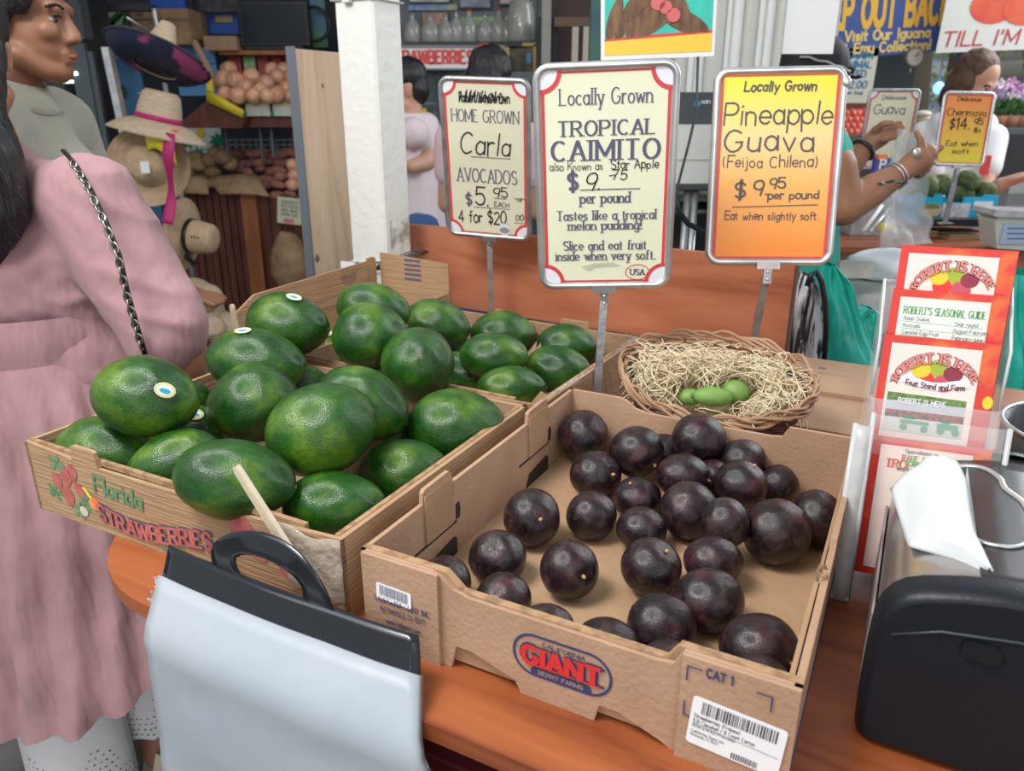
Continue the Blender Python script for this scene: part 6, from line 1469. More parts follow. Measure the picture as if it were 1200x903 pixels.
# man in beige shirt, profile to the right
f2 = Vector((1, .06, -.05)).normalized(); nt = atY(98, 47, 1.66); c2 = nt-f2*.112+Vector((0, 0, .030))
H2 = headM(c2, f2); B2 = Vector((c2.x-.06, c2.y, 0))
pr = thing('person', 'man with short black hair in a beige shirt, looking right at top left', 'person', (B2.x, B2.y, 0))
b = MB(); head_shape(b, H2, B2+Vector((.0, 0, 1.43)))
limb(b, [(B2+Vector((0, 0, 1.38)), .09), (B2+Vector((0, 0, 1.2)), .14), (B2+Vector((0, 0, .9)), .14)])
for s in (-1, 1):
    limb(b, [(B2+Vector((0, s*.17, 1.36)), .05), (B2+Vector((.02, s*.2, 1.1)), .042), (B2+Vector((.18, s*.16, .98)), .032), (B2+Vector((.26, s*.12, .98)), .028)])
    for k in range(5): limb(b, [(B2+Vector((.26, s*.12, .98)), .02), (B2+Vector((.30, s*.12+(k-2)*.016, .975)), .01), (B2+Vector((.335-.004*abs(k-2), s*.12+(k-2)*.018, .965)), .008)])
    limb(b, [(B2+Vector((0, s*.09, .88)), .10), (B2+Vector((.01, s*.09, .48)), .06), (B2+Vector((0, s*.09, .08)), .04), (B2+Vector((.14, s*.09, .035)), .034)])
part('body', fused(b, .0055, 3), skinA, pr, True); 
for s in (1,):
    b = MB(); b.ell(H2 @ Vector((.031, .0735, .001)), (.010, .010, .006), None, 12, 8); part('eye', b, mat('eye_white', (.26, .22, .20), .3), pr, True)
    b = MB(); b.ell(H2 @ Vector((.033, .081, .002)), (.005, .005, .005), None, 10, 6); part('iris', b, mat('iris', (.03, .015, .01), .2), pr, True)
    b = MB(); b.tube([H2 @ Vector(((.017+.034*k/4), .088-.014*(k/4)**2, .022+.006*sin(k/4*pi))) for k in range(5)], .0045, 6, flat=.6); part('eyebrow', b, mat('eyebrow', (.012, .009, .008), .8), pr, True)
    b = MB(); b.tube([H2 @ Vector(((.018+.026*k/4), .085-.006*(k/4)**2, .008+.004*sin(k/4*pi))) for k in range(5)], .0025, 5); part('eyelid', b, mat('lid', (.12, .055, .035), .6), pr, True)
lips(pr, H2)
b = MB(); t_ = MB(); t_.ell((0, -.030, .060), (.083, .092, .082)); t_.ell((0, -.062, .005), (.072, .062, .072)); t_.ell((.066, .028, .045), (.018, .034, .042)); t_.ell((-.066, .028, .045), (.018, .034, .042)); t_.ell((0, .045, .100), (.064, .048, .034)); t_.ell((.070, .004, .0), (.012, .011, .026)); b.add(t_.v, t_.f, 0, True, H2)
hb = fused(b, .006, 2); hb.v = [(x+.003*noise.noise(Vector((x*80, y*80, z*80))), y, z+.004*noise.noise(Vector((x*70, y*70, z*70)))) for x, y, z in hb.v]; part('hair', hb, hairm, pr, True)
shm = mat('beige_cotton', (.42, .42, .355), .85, .15, var=(.38, .38, .315), vscale=4, bump=.8, bscale=5, bdist=.03, sheen=.2)
b = MB()
limb(b, [(B2+Vector((-.0, 0, 1.37)), .10), (B2+Vector((-.005, 0, 1.22)), .165), (B2+Vector((0, 0, .85)), .17)])
b.caps(B2+Vector((0, -.15, 1.355)), B2+Vector((0, .15, 1.355)), .088, .088)
limb(b, [(B2+Vector((.0, -.17, 1.345)), .085), (B2+Vector((.075, -.21, 1.18)), .082), (B2+Vector((.14, -.22, 1.02)), .075)])
limb(b, [(B2+Vector((.0, .17, 1.35)), .08), (B2+Vector((.02, .21, 1.12)), .07)])
hb = fused(b, .008, 8); hb.v = [(x+.005*noise.noise(Vector((x*12, y*12, z*16))), y-.004*abs(noise.noise(Vector((x*9+z*7, y*8, z*14)))), z) for x, y, z in hb.v]; part('shirt', hb, shm, pr, True)
b = MB(); Kc = B2+Vector((.002, 0, 1.445)); b.grid(30, 3, lambda u, v: (Kc.x+(.070+.022*v)*cos(2*pi*u), Kc.y+(.072+.026*v)*sin(2*pi*u), Kc.z+.018-.052*v-.030*cos(2*pi*u)), .003); part('collar', b, shm, pr, True)
b = MB(); b.tube([B2+Vector((-.015+.055*sin(k*.42), -.235-.026*sin(k*.4), 1.415-k*.045)) for k in range(6)], .002, 6); part('shoulder_seam', b, mat('seam_beige', (.26, .25, .20), .8), pr, True)
b = MB()
for s in (-1, 1): limb(b, [(B2+Vector((0, s*.07, .88)), .125), (B2+Vector((.01, s*.09, .48)), .08), (B2+Vector((0, s*.09, .1)), .06)])
part('trousers', fused(b, .01, 4), mat('dark_trousers', (.03, .032, .045), .8), pr, True)

# simple full figures further back
def person(label, base, face, skin, hair, shirt, legs, h=1.62, arms=None, hairlong=False, voxel=.009, sleeve=.5, seedv=1, headtilt=-.1, lean=0):
    k = h/1.65; f = Vector((face[0], face[1], 0)).normalized(); r_ = f.cross(Vector((0, 0, 1))); B = Vector(base)
    pr = thing('person', label, 'person', tuple(B))
    U = lambda a, c, z: B+r_*(a*k)+f*((c+lean*max(0, z-.9))*k)+Vector((0, 0, z*k))
    H = headM(U(0, .02, 1.515), f+Vector((0, 0, headtilt)), s=k); b = MB(); head_shape(b, H, U(0, 0, 1.38))
    limb(b, [(U(0, 0, 1.3), .10*k), (U(0, 0, 1.1), .12*k), (U(0, 0, .9), .14*k)]); b.caps(U(-.15, 0, 1.33), U(.15, 0, 1.33), .055*k, .055*k)
    A = arms or [[U(s*.18, 0, 1.32), U(s*.22, .02, 1.06), U(s*.2, .2, .98), U(s*.16, .30, .98)] for s in (-1, 1)]
    for a in A:
        limb(b, [(a[0], .048*k), (a[1], .042*k), (a[2], .030*k), (a[3], .024*k)])
        d = (a[3]-a[2]).normalized(); sd = d.cross(Vector((0, 0, 1))).normalized() if abs(d.z) < .95 else Vector((1, 0, 0))
        b.caps(a[3], a[3]+d*.05*k, .026*k, .022*k)
        for q in range(4): limb(b, [(a[3]+d*.055*k+sd*(q-1.5)*.017*k, .010*k), (a[3]+d*(.092-.004*abs(q-1.5))*k+sd*(q-1.5)*.019*k-Vector((0, 0, .008)), .0085*k), (a[3]+d*(.112-.006*abs(q-1.5))*k+sd*(q-1.5)*.018*k-Vector((0, 0, .022)), .007*k)])
        limb(b, [(a[3]+sd*.022*k, .011*k), (a[3]+d*.04*k+sd*.042*k, .009*k), (a[3]+d*.062*k+sd*.045*k, .008*k)])
    for s in (-1, 1): limb(b, [(U(s*.085, 0, .88), .10*k), (U(s*.09, .01, .48), .06*k), (U(s*.09, 0, .08), .04*k), (U(s*.09, .14, .035), .032*k)])
    part('body', fused(b, voxel, 3), skin, pr, True)
    eyes(pr, H); lips(pr, H)
    b = MB(); t_ = MB(); t_.ell((0, -.028, .055), (.084, .094, .088)); t_.ell((0, -.055, .0), (.078, .066, .08))
    if hairlong: t_.ell((.06, -.02, -.02), (.04, .06, .09)); t_.ell((-.06, -.02, -.02), (.04, .06, .09)); t_.ell((0, -.05, -.07), (.085, .065, .09))
    b.add(t_.v, t_.f, 0, True, H); hb = fused(b, .009, 3); hb.v = [(x+.006*noise.noise(Vector((x*40, y*40, z*40))), y, z+.005*noise.noise(Vector((x*40, y*40, z*40+5)))) for x, y, z in hb.v]
    part('hair', hb, hair, pr, True)
    b = MB(); limb(b, [(U(0, 0, 1.325), .108*k), (U(0, 0, 1.1), .145*k), (U(0, 0, .86), .165*k)]); b.caps(U(-.15, 0, 1.325), U(.15, 0, 1.325), .072*k, .072*k)
    for a in A: b.caps(a[0], a[0].lerp(a[1], sleeve), .068*k, .064*k)
    part('shirt', fused(b, .010, 5), shirt, pr, True)
    b = MB()
    for s in (-1, 1): limb(b, [(U(s*.075, 0, .88), .125*k), (U(s*.09, .01, .48), .078*k), (U(s*.09, 0, .1), .06*k)])
    part('trousers', fused(b, .012, 4), legs, pr, True)
    b = MB()
    for s in (-1, 1): limb(b, [(U(s*.09, -.03, .045), .042*k), (U(s*.09, .16, .035), .036*k)])
    part('shoes', b, M_['bplastic'], pr, True, kind='stuff')
    return pr, H, U
jeans = mat('blue_jeans', (.035, .085, .22), .8, var=(.05, .11, .28), vscale=20)
x = atY(486, 200, 3.7)
ar = [[x+Vector((.06, 0, 1.31)) -Vector((0, 0, x.z)), atY(500, 190, 3.62), atY(478, 196, 3.5), atY(470, 190, 3.45)], [Vector((x.x-.2, 3.8, 1.28)), Vector((x.x-.24, 3.8, 1.05)), Vector((x.x-.3, 3.65, 1.05)), Vector((x.x-.36, 3.6, 1.05))]]
person('woman in a pale pink T-shirt and jeans, half hidden behind the white post', (x.x-.015, 3.7, 0), (-1, -.25), skinC, hairm, mat('pale_pink_tee', (.72, .62, .66), .8), jeans, 1.60, arms=ar)
x = atY(572, 100, 3.05)
person('dark haired person in a pale pink top behind the avocado sign', (x.x, 3.05, 0), (.6, 1), skinC, hairm, mat('pale_pink_top', (.66, .50, .52), .8), jeans, 1.60, headtilt=-.35)
x = atY(1133, 120, 3.75)
brownh = mat('brown_hair', (.075, .038, .024), .5, var=(.13, .07, .045), vscale=16, bump=.5, bscale=60)
ar = [[Vector((x.x+.12, 3.70, 1.26)), atY(1150, 232, 3.55), atY(1172, 216, 3.4), atY(1184, 212, 3.38)], [Vector((x.x-.19, 3.72, 1.27)), atY(1098, 240, 3.6), atY(1120, 250, 3.4), atY(1130, 250, 3.35)]]
pr, H, U = person('woman with wavy brown hair and white top behind the orange sign', (x.x, 3.75, 0), (.55, -1), skinC, brownh, mat('white_top', (.72, .72, .74), .8), mat('dark_skirt', (.05, .05, .06), .8), 1.63, arms=ar, hairlong=True, headtilt=-.5)
b = MB(); wb(b, 1152, 182, 1158, 205, 3.52, .006); part('red_patch', b, M_['red'], pr, True)

# person in teal with a black cap, arms reaching right with a plastic bag
T5 = 2.14; x = atY(930, 120, T5)
pr = thing('person', 'person in a teal T-shirt and black cap reaching right with a plastic bag', 'person', (x.x, T5, 0))
B5 = Vector((x.x, T5, 0)); f5 = Vector((1, .10, 0)).normalized()
H5 = headM(atY(951, 97, T5+.05), f5+Vector((0, 0, -.25)), s=.92); b = MB(); head_shape(b, H5, B5+Vector((0, 0, 1.34)))
limb(b, [(B5+Vector((0, 0, 1.3)), .10), (B5+Vector((0, 0, 1.1)), .13), (B5+Vector((0, 0, .9)), .14)]); b.caps(B5+Vector((0, -.14, 1.29)), B5+Vector((0, .14, 1.29)), .055, .055)
E1, W1 = atY(989, 243, 1.93), atY(1056, 202, 1.98); K1 = atY(1078, 186, 2.0)
limb(b, [(B5+Vector((.03, -.17, 1.27)), .052), (atY(978, 195, 1.95), .052), (E1, .046), (E1.lerp(W1, .45), .042), (W1, .027)])
limb(b, [(W1, .026), (K1, .033), (atY(1086, 180, 2.0), .026)])
def fing(pts, r0=.0105, r1=.0075):
    n_ = len(pts); limb(b, [(atY(*p), r0+(r1-r0)*i/(n_-1)) for i, p in enumerate(pts)])
fing([(1084, 184, 2.0), (1093, 181, 2.0), (1104, 172, 2.0)]); fing([(1080, 176, 1.99), (1079, 163, 1.99), (1074, 155, 2.0)], .011)
fing([(1086, 188, 2.01), (1092, 190, 2.03), (1086, 196, 2.05)]); fing([(1082, 194, 2.01), (1087, 198, 2.03), (1081, 203, 2.05)]); fing([(1076, 198, 2.01), (1081, 204, 2.03), (1074, 207, 2.05)])
W2 = atY(1015, 172, 2.22); limb(b, [(B5+Vector((.03, .17, 1.27)), .05), (atY(978, 200, 2.2), .045), (atY(992, 196, 2.2), .040), (W2, .026)])
limb(b, [(W2, .025), (atY(1032, 158, 2.22), .031), (atY(1038, 154, 2.22), .024)])
fing([(1038, 152, 2.21), (1048, 146, 2.21), (1056, 144, 2.2)]); fing([(1038, 156, 2.2), (1048, 151, 2.2), (1058, 149, 2.19)]); fing([(1037, 160, 2.2), (1046, 157, 2.19), (1055, 155, 2.18)]); fing([(1034, 163, 2.19), (1042, 162, 2.18), (1050, 160, 2.18)]); fing([(1026, 152, 2.2), (1035, 145, 2.18), (1046, 144, 2.17)], .011)
for s in (-1, 1): limb(b, [(B5+Vector((0, s*.085, .88)), .10), (B5+Vector((.01, s*.09, .48)), .06), (B5+Vector((0, s*.09, .08)), .04), (B5+Vector((.14, s*.09, .035)), .032)])
part('body', fused(b, .0045, 3), skinA, pr, True)
eyes(pr, H5); lips(pr, H5)
tealm = mat('teal_cotton', (.025, .36, .29), .8, var=(.02, .30, .245), vscale=5, bump=.3, bscale=10)
b = MB(); limb(b, [(B5+Vector((0, 0, 1.30)), .105), (B5+Vector((0, 0, 1.1)), .155), (B5+Vector((.01, 0, .93)), .17)]); b.caps(B5+Vector((0, -.14, 1.29)), B5+Vector((0, .14, 1.29)), .072, .072)
limb(b, [(B5+Vector((.03, -.17, 1.27)), .07), (atY(966, 180, 1.99), .068), (atY(972, 203, 1.96), .062)]); limb(b, [(B5+Vector((.03, .17, 1.27)), .07), (atY(962, 188, 2.2), .058)])
part('shirt', fused(b, .008, 5), tealm, pr, True)
b = MB(); limb(b, [(B5+Vector((0, -.0, .90)), .172), (B5+Vector((0, 0, .84)), .17)])
for s in (-1, 1): limb(b, [(B5+Vector((0, s*.075, .85)), .12), (B5+Vector((.01, s*.09, .48)), .08), (B5+Vector((0, s*.09, .1)), .06)])
part('trousers', fused(b, .01, 4), mat('grey_trousers', (.13, .14, .15), .8), pr, True)
b = MB(); t_ = MB(); t_.ell((0, -.012, .055), (.086, .10, .082)); t_.caps((-.04, .085, .055), (.04, .085, .055), .012, .012); t_.caps((-.03, .12, .045), (.03, .12, .045), .008, .008); t_.ell((0, -.06, -.01), (.07, .05, .07)); b.add(t_.v, t_.f, 0, True, H5)
part('cap', fused(b, .007, 3), mat('black_cap', (.015, .015, .018), .7), pr, True)
b = MB(); b.tube([H5 @ Vector((.090*cos(k*.25-.8), .105*sin(k*.25-.8)-.012, .045+.004*(k % 2))) for k in range(12)], .003, 5); part('cap_lettering', b, mat('cap_grey', (.4, .4, .42), .6), pr, True)
def band(nm, p, d, r, t, m):
    b = MB(); d = Vector(d).normalized(); q = Vector((0, 0, 1)).rotation_difference(d); b.tube([Vector(p)+q @ Vector((r*cos(k*pi/10), r*sin(k*pi/10), 0)) for k in range(20)], t, 6, closed=True, flat=1.6); part(nm, b, m, pr, True)
band('watch_strap', W2.lerp(atY(992, 196, 2.2), .12), W2-atY(992, 196, 2.2), .030, .006, M_['bplastic'])
band('bracelet', W1.lerp(E1, .06), W1-E1, .031, .002, M_['steel_l']); band('bracelet', W1.lerp(E1, .12), W1-E1, .032, .002, M_['steel_l'])
b = MB(); b.ell(atY(1074, 179, 1.955), (.010, .004, .012), None, 10, 6); part('ring', b, M_['steel_l'], pr, True)
b = MB(); b.tube([atY(*q) for q in ((990, 150, 2.10), (998, 175, 2.08), (1004, 208, 2.04), (1014, 222, 1.95), (1028, 216, 1.92), (1046, 212, 1.9), (1060, 214, 1.9))], .005, 6, flat=.5)
solo('lanyard', b, mat('lanyard', (.42, .44, .30), .7, var=(.05, .06, .05), vscale=90, vlo=.45, vhi=.5), 'striped lanyard cord hanging from the teal shoulder to the bracelet arm', 'cord', world=True)
b = MB()
def pb(u, v):
    a0 = atY(1054, 150, 2.18); a1 = atY(1080, 160, 2.0); c0 = atY(1030, 292, 2.1); c1 = atY(1092, 285, 2.16)
    p = a0.lerp(a1, u)*(1-v)+c0.lerp(c1, u)*v
    return p+Vector((.018*noise.noise(Vector((u*3, v*4, 1))), .05*sin(u*pi)*sin(v*pi)+.03*noise.noise(Vector((u*5, v*6, 3))), 0))
b.grid(24, 30, pb, 0); b2 = MB(); b2.grid(24, 30, lambda u, v: pb(u, v)+Vector((.004, .09*sin(pi*u)*sin(pi*min(1, v*1.1)), 0)), 0)
bgm = mat('clear_film', (.76, .74, .76), .18, .6, alpha=.38, bump=.8, bscale=22)
t = thing('plastic_bag', 'translucent plastic bag held open by the person in teal', 'bag', tuple(atY(1070, 292, 2.1))); part('front_film', b, bgm, t, True); part('rear_film', b2, bgm, t, True)
# ---------------------------------------------------------------- shop shelves behind the signs
def rect(name, label, cat_, q, Y, t, m, group=None):
    b = MB(); wb(b, *q, Y, t); return solo(name, b, m, label, cat_, world=True, group=group)
sh = thing('bottle_shelf', 'dark wall shelf carrying the row of glass jugs', 'shelf', tuple(atY(540, 56, 5.0)))
b = MB(); wb(b, 440, 50, 612, 54, 4.9, .4); part('shelf_board', b, mat('dark_shelf', (.05, .055, .06), .5), sh, True)
b = MB(); wb(b, 440, -60, 640, 56, 5.35, .03); part('back_board', b, mat('shelf_back', (.13, .15, .17), .6, var=(.20, .22, .24), vscale=3), sh, True)
b = MB(); wb(b, 604, -60, 628, 50, 5.30, .04); part('side_board', b, mat('shelf_side', (.16, .18, .19), .6), sh, True)
glass = mat('cloudy_glass', (.48, .50, .46), .15, .7, alpha=.72, coat=.5); rnd = random.Random(9)
jug = [(484, 20, 9), (505, 22, 10), (523, 22, 8.5), (535, 18, 8), (550, 16, 9), (569, 20, 9.5), (585, 15, 9.5), (594, 22, 8)]
for i, (x, y, r) in enumerate(jug):
    c = atY(x, 50, 5.05); R_ = r/900*5.2; h = atY(x, y-3, 5.05).z-c.z
    t = thing('glass_jug', 'cloudy glass jug with a narrow neck, %s in the row on the shelf' % ('first', 'second', 'third', 'fourth', 'fifth', 'sixth', 'seventh', 'eighth')[i], 'jug', tuple(c), group='glass jugs on the shelf')
    b = MB(); b.lathe([(R_*.9, 0), (R_, h*.05), (R_, h*.5), (R_*.75, h*.68), (R_*.28, h*.82), (R_*.24, h*.95), (R_*.3, h)], 18); part('body', b, glass, t)
    b = MB(); b.lathe([(R_*.32, h*.98), (R_*.32, h*1.04), (.001, h*1.05)], 12); part('stopper', b, mat('stopper_red', (.5, .08, .06), .5) if i in (4, 6) else M_['steel'], t)
t = thing('glass_jar', 'wide glass jar full of pale pieces at the right end of the jugs', 'jar', tuple(atY(612, 50, 5.0)))
b = MB(); c = atY(611, 50, 5.0); b.lathe([(.08, 0), (.085, .02), (.085, .16), (.07, .2), (.07, .22)], 18, Matrix.Translation(c)); part('glass', b, glass, t, True)
for k in range(14):
    b = MB(); b.ell(c+Vector((rnd.uniform(-.04, .04), rnd.uniform(-.05, 0), .03+k*.011)), (.022, .02, .018), None, 8, 6); part('shell', b, mat('shell_pale', (.6, .52, .42), .6), t, True)
for i, (q, m1, lab) in enumerate((((493, 13, 526, 38), (.45, .25, .18), 'framed brownish picture behind the second jug'), ((537, -10, 576, 10), (.30, .33, .48), 'framed blue and pink picture at the top edge, left one'), ((584, -10, 623, 6), (.55, .42, .44), 'framed pink picture at the top edge, right one'), ((478, -12, 528, 4), (.55, .62, .62), 'pale framed board at the top edge beside the post'))):
    t = thing('framed_picture', lab, 'picture', tuple(atY(q[0], q[3], 5.3))); b = MB(); wb(b, *q, 5.3, .02); part('frame', b, M_['bplastic'], t, True)
    b = MB(); wb(b, q[0]+2, q[1]+2, q[2]-2, q[3]-2, 5.295, .006); part('picture', b, mat('picture_print', m1, .4, var=tuple(c*.5 for c in m1), vscale=12), t, True)
rect('poster', 'blue and yellow strip poster behind the jugs near the post', 'poster', (478, 5, 536, 12), 5.32, .01, mat('blue_yellow', (.05, .2, .6), .5, var=(.6, .6, .1), vscale=7))
rect('poster', 'green bottle picture behind the sixth jug', 'poster', (540, 20, 580, 30), 5.32, .01, mat('green_white', (.2, .45, .08), .5, var=(.6, .65, .6), vscale=6))
st = thing('shop_sign', 'white light-box sign reading STRAWBERRIES in red above the cooler', 'sign', tuple(atY(532, 82, 4.6)))
b = MB(); wb(b, 440, 53, 592, 82, 4.6, .15); part('box', b, mat('sign_frame_dark', (.18, .19, .2), .4), st, True)
b = MB(); wb(b, 440, 57, 589, 80, 4.595, .006); part('face', b, mat('sign_face', (.78, .78, .80), .4), st, True)
Q = frame3((1, 0, 0), (0, 0, 1), o=atY(505, 74, 4.593)); sgr = mat('strawberry_red', (.66, .07, .05), .5)
b = MB(); write(b, 'STRAWBERRIES', Q, 0, 0, .062, .46, thick=3.2, gap=1.6, serif=True, contrast=.3); part('lettering', b, sgr, st, True)
b = MB(); cc = atY(570, 70, 4.59); Q2 = frame3((1, 0, 0), (0, 0, 1), o=cc); ring2d(b, ellpts(0, 0, .085, .085, 28), ellpts(0, 0, .07, .07, 28), Q2, .001); ring2d(b, ellpts(0, 0, .055, .055, 28), ellpts(0, 0, .035, .045, 28), Q2, .001); part('round_logo', b, sgr, st, True, kind='stuff')
cl = thing('glass_door_cooler', 'dark glass-door cooler beneath the STRAWBERRIES sign', 'cooler', tuple(atY(540, 300, 4.7)))
b = MB(); a = atY(440, 84, 4.7); e = atY(640, 300, 4.7); b.bbox((a.x, 5.2, .05), (e.x, 5.25, a.z)); part('back', b, mat('cooler_inside', (.035, .05, .055), .5, var=(.06, .085, .09), vscale=3), cl, True)
for x0, x1 in ((440, 444), (515, 519), (590, 596), (634, 640)):
    b = MB(); wb(b, x0, 84, x1, 330, 4.7, .05); part('door_frame', b, mat('cooler_frame2', (.03, .032, .036), .4), cl, True)
for y in (120, 152, 185, 218, 250):
    b = MB(); wb(b, 440, y, 640, y+2.5, 4.85, .3); part('shelf', b, mat('cooler_shelf', (.22, .28, .29), .3), cl, True)
b = MB(); wb(b, 440, 84, 640, 300, 4.72, .008); part('glass', b, mat('cooler_glass', (.30, .42, .44), .05, .7, alpha=.16), cl, True)
rnd = random.Random(3)
for y in (152, 185, 218):
    for k in range(7):
        x = 512+k*6+rnd.uniform(-1, 1); b = MB(); col = rnd.choice(((.12, .22, .2), (.3, .16, .1), (.15, .2, .28), (.35, .36, .34))); c = atY(x, y, 4.95)
        b.lathe([(.018, 0), (.02, .01), (.02, .10), (.009, .13), (.009, .155)], 10, Matrix.Translation(c)); solo('bottle', b, mat('bottle_glass', col, .3), 'small dark bottle on a shelf inside the glass-door cooler', 'bottle', group='bottles inside the glass-door cooler', world=True)
b = MB(); wb(b, 490, 127, 500, 138, 4.69, .01); part('yellow_card', b, yel, cl, True)
cab = thing('ornate_cabinet', 'gold framed cabinet right of the STRAWBERRIES sign', 'cabinet', tuple(atY(612, 110, 4.9)))
b = MB(); wb(b, 596, 54, 628, 160, 4.95, .2); part('body', b, mat('cabinet_dark', (.05, .045, .04), .5, var=(.2, .18, .12), vscale=14), cab, True)
for q in ((592, 50, 597, 160), (625, 52, 629, 160), (592, 50, 629, 54)):
    b = MB(); wb(b, *q, 4.92, .03); part('gold_frame', b, mat('gold_frame', (.38, .26, .10), .4, metal=.4), cab, True)
b = MB(); wb(b, 617, 62, 622, 74, 4.94, .01); part('blue_detail', b, blue, cab, True)
for i, (q, m1, lab) in enumerate((((636, -60, 645, 75), (.34, .33, .30), 'pale upright batten left of the pod picture'), ((671, 30, 677, 75), (.55, .50, .42), 'left cream batten beside the pod picture'), ((684, 30, 689, 75), (.55, .50, .42), 'right cream batten beside the pod picture'), ((650, 20, 700, 31), (.16, .10, .07), 'brown rail behind the pod picture'))):
    rect('batten', lab, 'batten', q, 4.6, .05, mat('batten_paint', m1, .6))
rect('dark_speaker', 'dark box hanging between cabinet and pod picture', 'box', (630, 20, 652, 110), 4.7, .2, mat('dark_box', (.03, .035, .04), .5))
rect('brown_board', 'dark brown board behind the pod picture', 'board', (655, -40, 703, 110), 4.9, .05, mat('dark_brown', (.075, .045, .04), .6))
rect('blue_green_post', 'narrow blue green post left of the pod picture', 'post', (695, -60, 705, 120), 3.2, .03, mat('blue_green', (.05, .13, .16), .6, var=(.08, .22, .12), vscale=5))

# ---------------------------------------------------------------- ribbed white shutter, printer and clutter in the middle
rs = thing('ribbed_column', 'tall ribbed white metal shutter column behind the orange and cream signs', 'column', (atY(870, 300, 2.9).x, 2.9, 0))
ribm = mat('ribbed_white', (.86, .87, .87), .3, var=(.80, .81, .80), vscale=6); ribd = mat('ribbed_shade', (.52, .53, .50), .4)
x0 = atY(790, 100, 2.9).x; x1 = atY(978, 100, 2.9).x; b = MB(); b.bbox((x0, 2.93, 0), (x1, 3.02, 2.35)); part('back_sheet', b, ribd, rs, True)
x = x0; rnd = random.Random(4)
for k in range(14):
    w_ = (.045, .022, .03, .06, .018, .035)[k % 6]; b = MB(); r = w_/2
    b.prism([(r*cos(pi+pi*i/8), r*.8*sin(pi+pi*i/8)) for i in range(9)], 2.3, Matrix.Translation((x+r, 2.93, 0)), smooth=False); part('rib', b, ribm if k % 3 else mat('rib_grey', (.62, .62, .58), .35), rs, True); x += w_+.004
    if x > x1-.14: break
b = MB(); a = atY(928, -40, 1.95); e = atY(976, 63, 1.95); b.bbox((a.x, 1.95, e.z), (e.x, 1.97, a.z+.5)); solo('hanging_board', b, mat('pale_panel', (.78, .81, .83), .4), 'pale flat panel hanging at the top edge beside the blue banner', 'panel', world=True)
pt_ = thing('printer', 'black and white office printer standing between the two large signs', 'printer', tuple(atY(812, 215, 2.3)))
b = MB(); wb(b, 770, 108, 850, 146, 2.3, .3); part('upper_casing', b, mat('printer_black', (.05, .06, .07), .35), pt_, True)
b = MB(); wb(b, 770, 146, 850, 216, 2.28, .32); part('lower_casing', b, mat('printer_grey', (.68, .68, .67), .4), pt_, True)
b = MB(); wb(b, 770, 186, 850, 187.5, 2.277, .003); part('tray_seam', b, ribd, pt_, True)
b = MB(); wb(b, 814, 119, 820, 124, 2.297, .004); part('blue_mark', b, mat('blue_mark', (.05, .35, .65), .4), pt_, True)
b = MB(); write(b, 'san', frame3((1, 0, 0), (0, 0, 1), o=atY(827, 121, 2.297)), 0, 0, .012, .025, thick=1.4); part('lettering', b, M_['paper'], pt_, True)
tb = thing('side_table', 'dark table with metal legs under the printer', 'table', (atY(812, 260, 2.3).x, 2.4, 0))
b = MB(); wb(b, 740, 216, 925, 222, 2.25, .4); part('top', b, mat('table_dark', (.06, .06, .065), .5), tb, True)
for x_ in (746, 806, 815, 915):
    b = MB(); p = atY(x_, 222, 2.28); b.tube([p, (p.x, p.y, 0)], .011, 8); part('leg', b, M_['steel_l'], tb, True)
for i, y in enumerate((232, 246)):
    b = MB(); wb(b, 742, y, 918, y+4, 2.4, .25); part('wire_shelf', b, M_['steel'], tb, True)
b = MB(); b.tube([atY(*q) for q in ((792, 225, 2.2), (796, 248, 2.2), (806, 262, 2.2), (822, 270, 2.2), (840, 272, 2.2))], .008, 8); solo('black_cable', b, M_['bplastic'], 'black cable looping under the printer', 'cable', world=True)
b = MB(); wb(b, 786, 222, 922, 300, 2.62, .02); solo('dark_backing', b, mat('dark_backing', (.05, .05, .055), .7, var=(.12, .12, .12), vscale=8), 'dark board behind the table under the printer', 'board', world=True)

# ---------------------------------------------------------------- right background: banners, far counter, street
cream3 = mat('banner_cream', (.66, .66, .62), .5)
t = thing('banner', "blue banner STEP OUT BACK in orange letters at the top right", 'banner', tuple(atY(1045, 55, 4.4)))
Q = frame3((1, 0, .05), (.04, 0, 1), o=atY(1046, 22, 4.4)); b = MB(); b.prism([(-.42, -.185), (.34, -.165), (.36, .25), (-.40, .25)], .006, Q); part('cloth', b, mat('banner_blue', (.05, .10, .33), .6), t, True)
org = mat('banner_orange', (.86, .48, .04), .5); Q3 = Q @ Matrix.Translation((0, 0, .007))
b = MB(); write(b, 'EP OUT BACK', Q3, -.01, -.025, .145, .60, thick=2.8, gap=2.4); part('orange_lettering', b, org, t, True)
b = MB(); write(b, 'Visit Our Iguana', Q3, -.02, -.095, .045, .44, thick=2.4, gap=2.2); write(b, '& Emu Collection!', Q3, -.02, -.155, .045, .46, thick=2.4, gap=2.2); part('yellow_lettering', b, mat('banner_yellow', (.85, .62, .18), .5), t, True)
t = thing('banner', "white sign with two red tomatoes and TILL I'M YOURS in red script", 'banner', tuple(atY(1170, 50, 4.3)))
Q = frame3((1, 0, .035), (.07, 0, 1), o=atY(1175, 18, 4.3)); b = MB(); b.prism([(-.315, -.165), (.5, -.165), (.5, .3), (-.285, .3)], .006, Q); part('board', b, cream3, t, True)
Q3 = Q @ Matrix.Translation((0, 0, .007)); b = MB(); write(b, "TILL I'M YOURS", Q3, .10, -.135, .066, .78, thick=1.3, gap=2.2, slant=.15); part('lettering', b, mat('sign_script', (.48, .04, .05), .5), t, True)
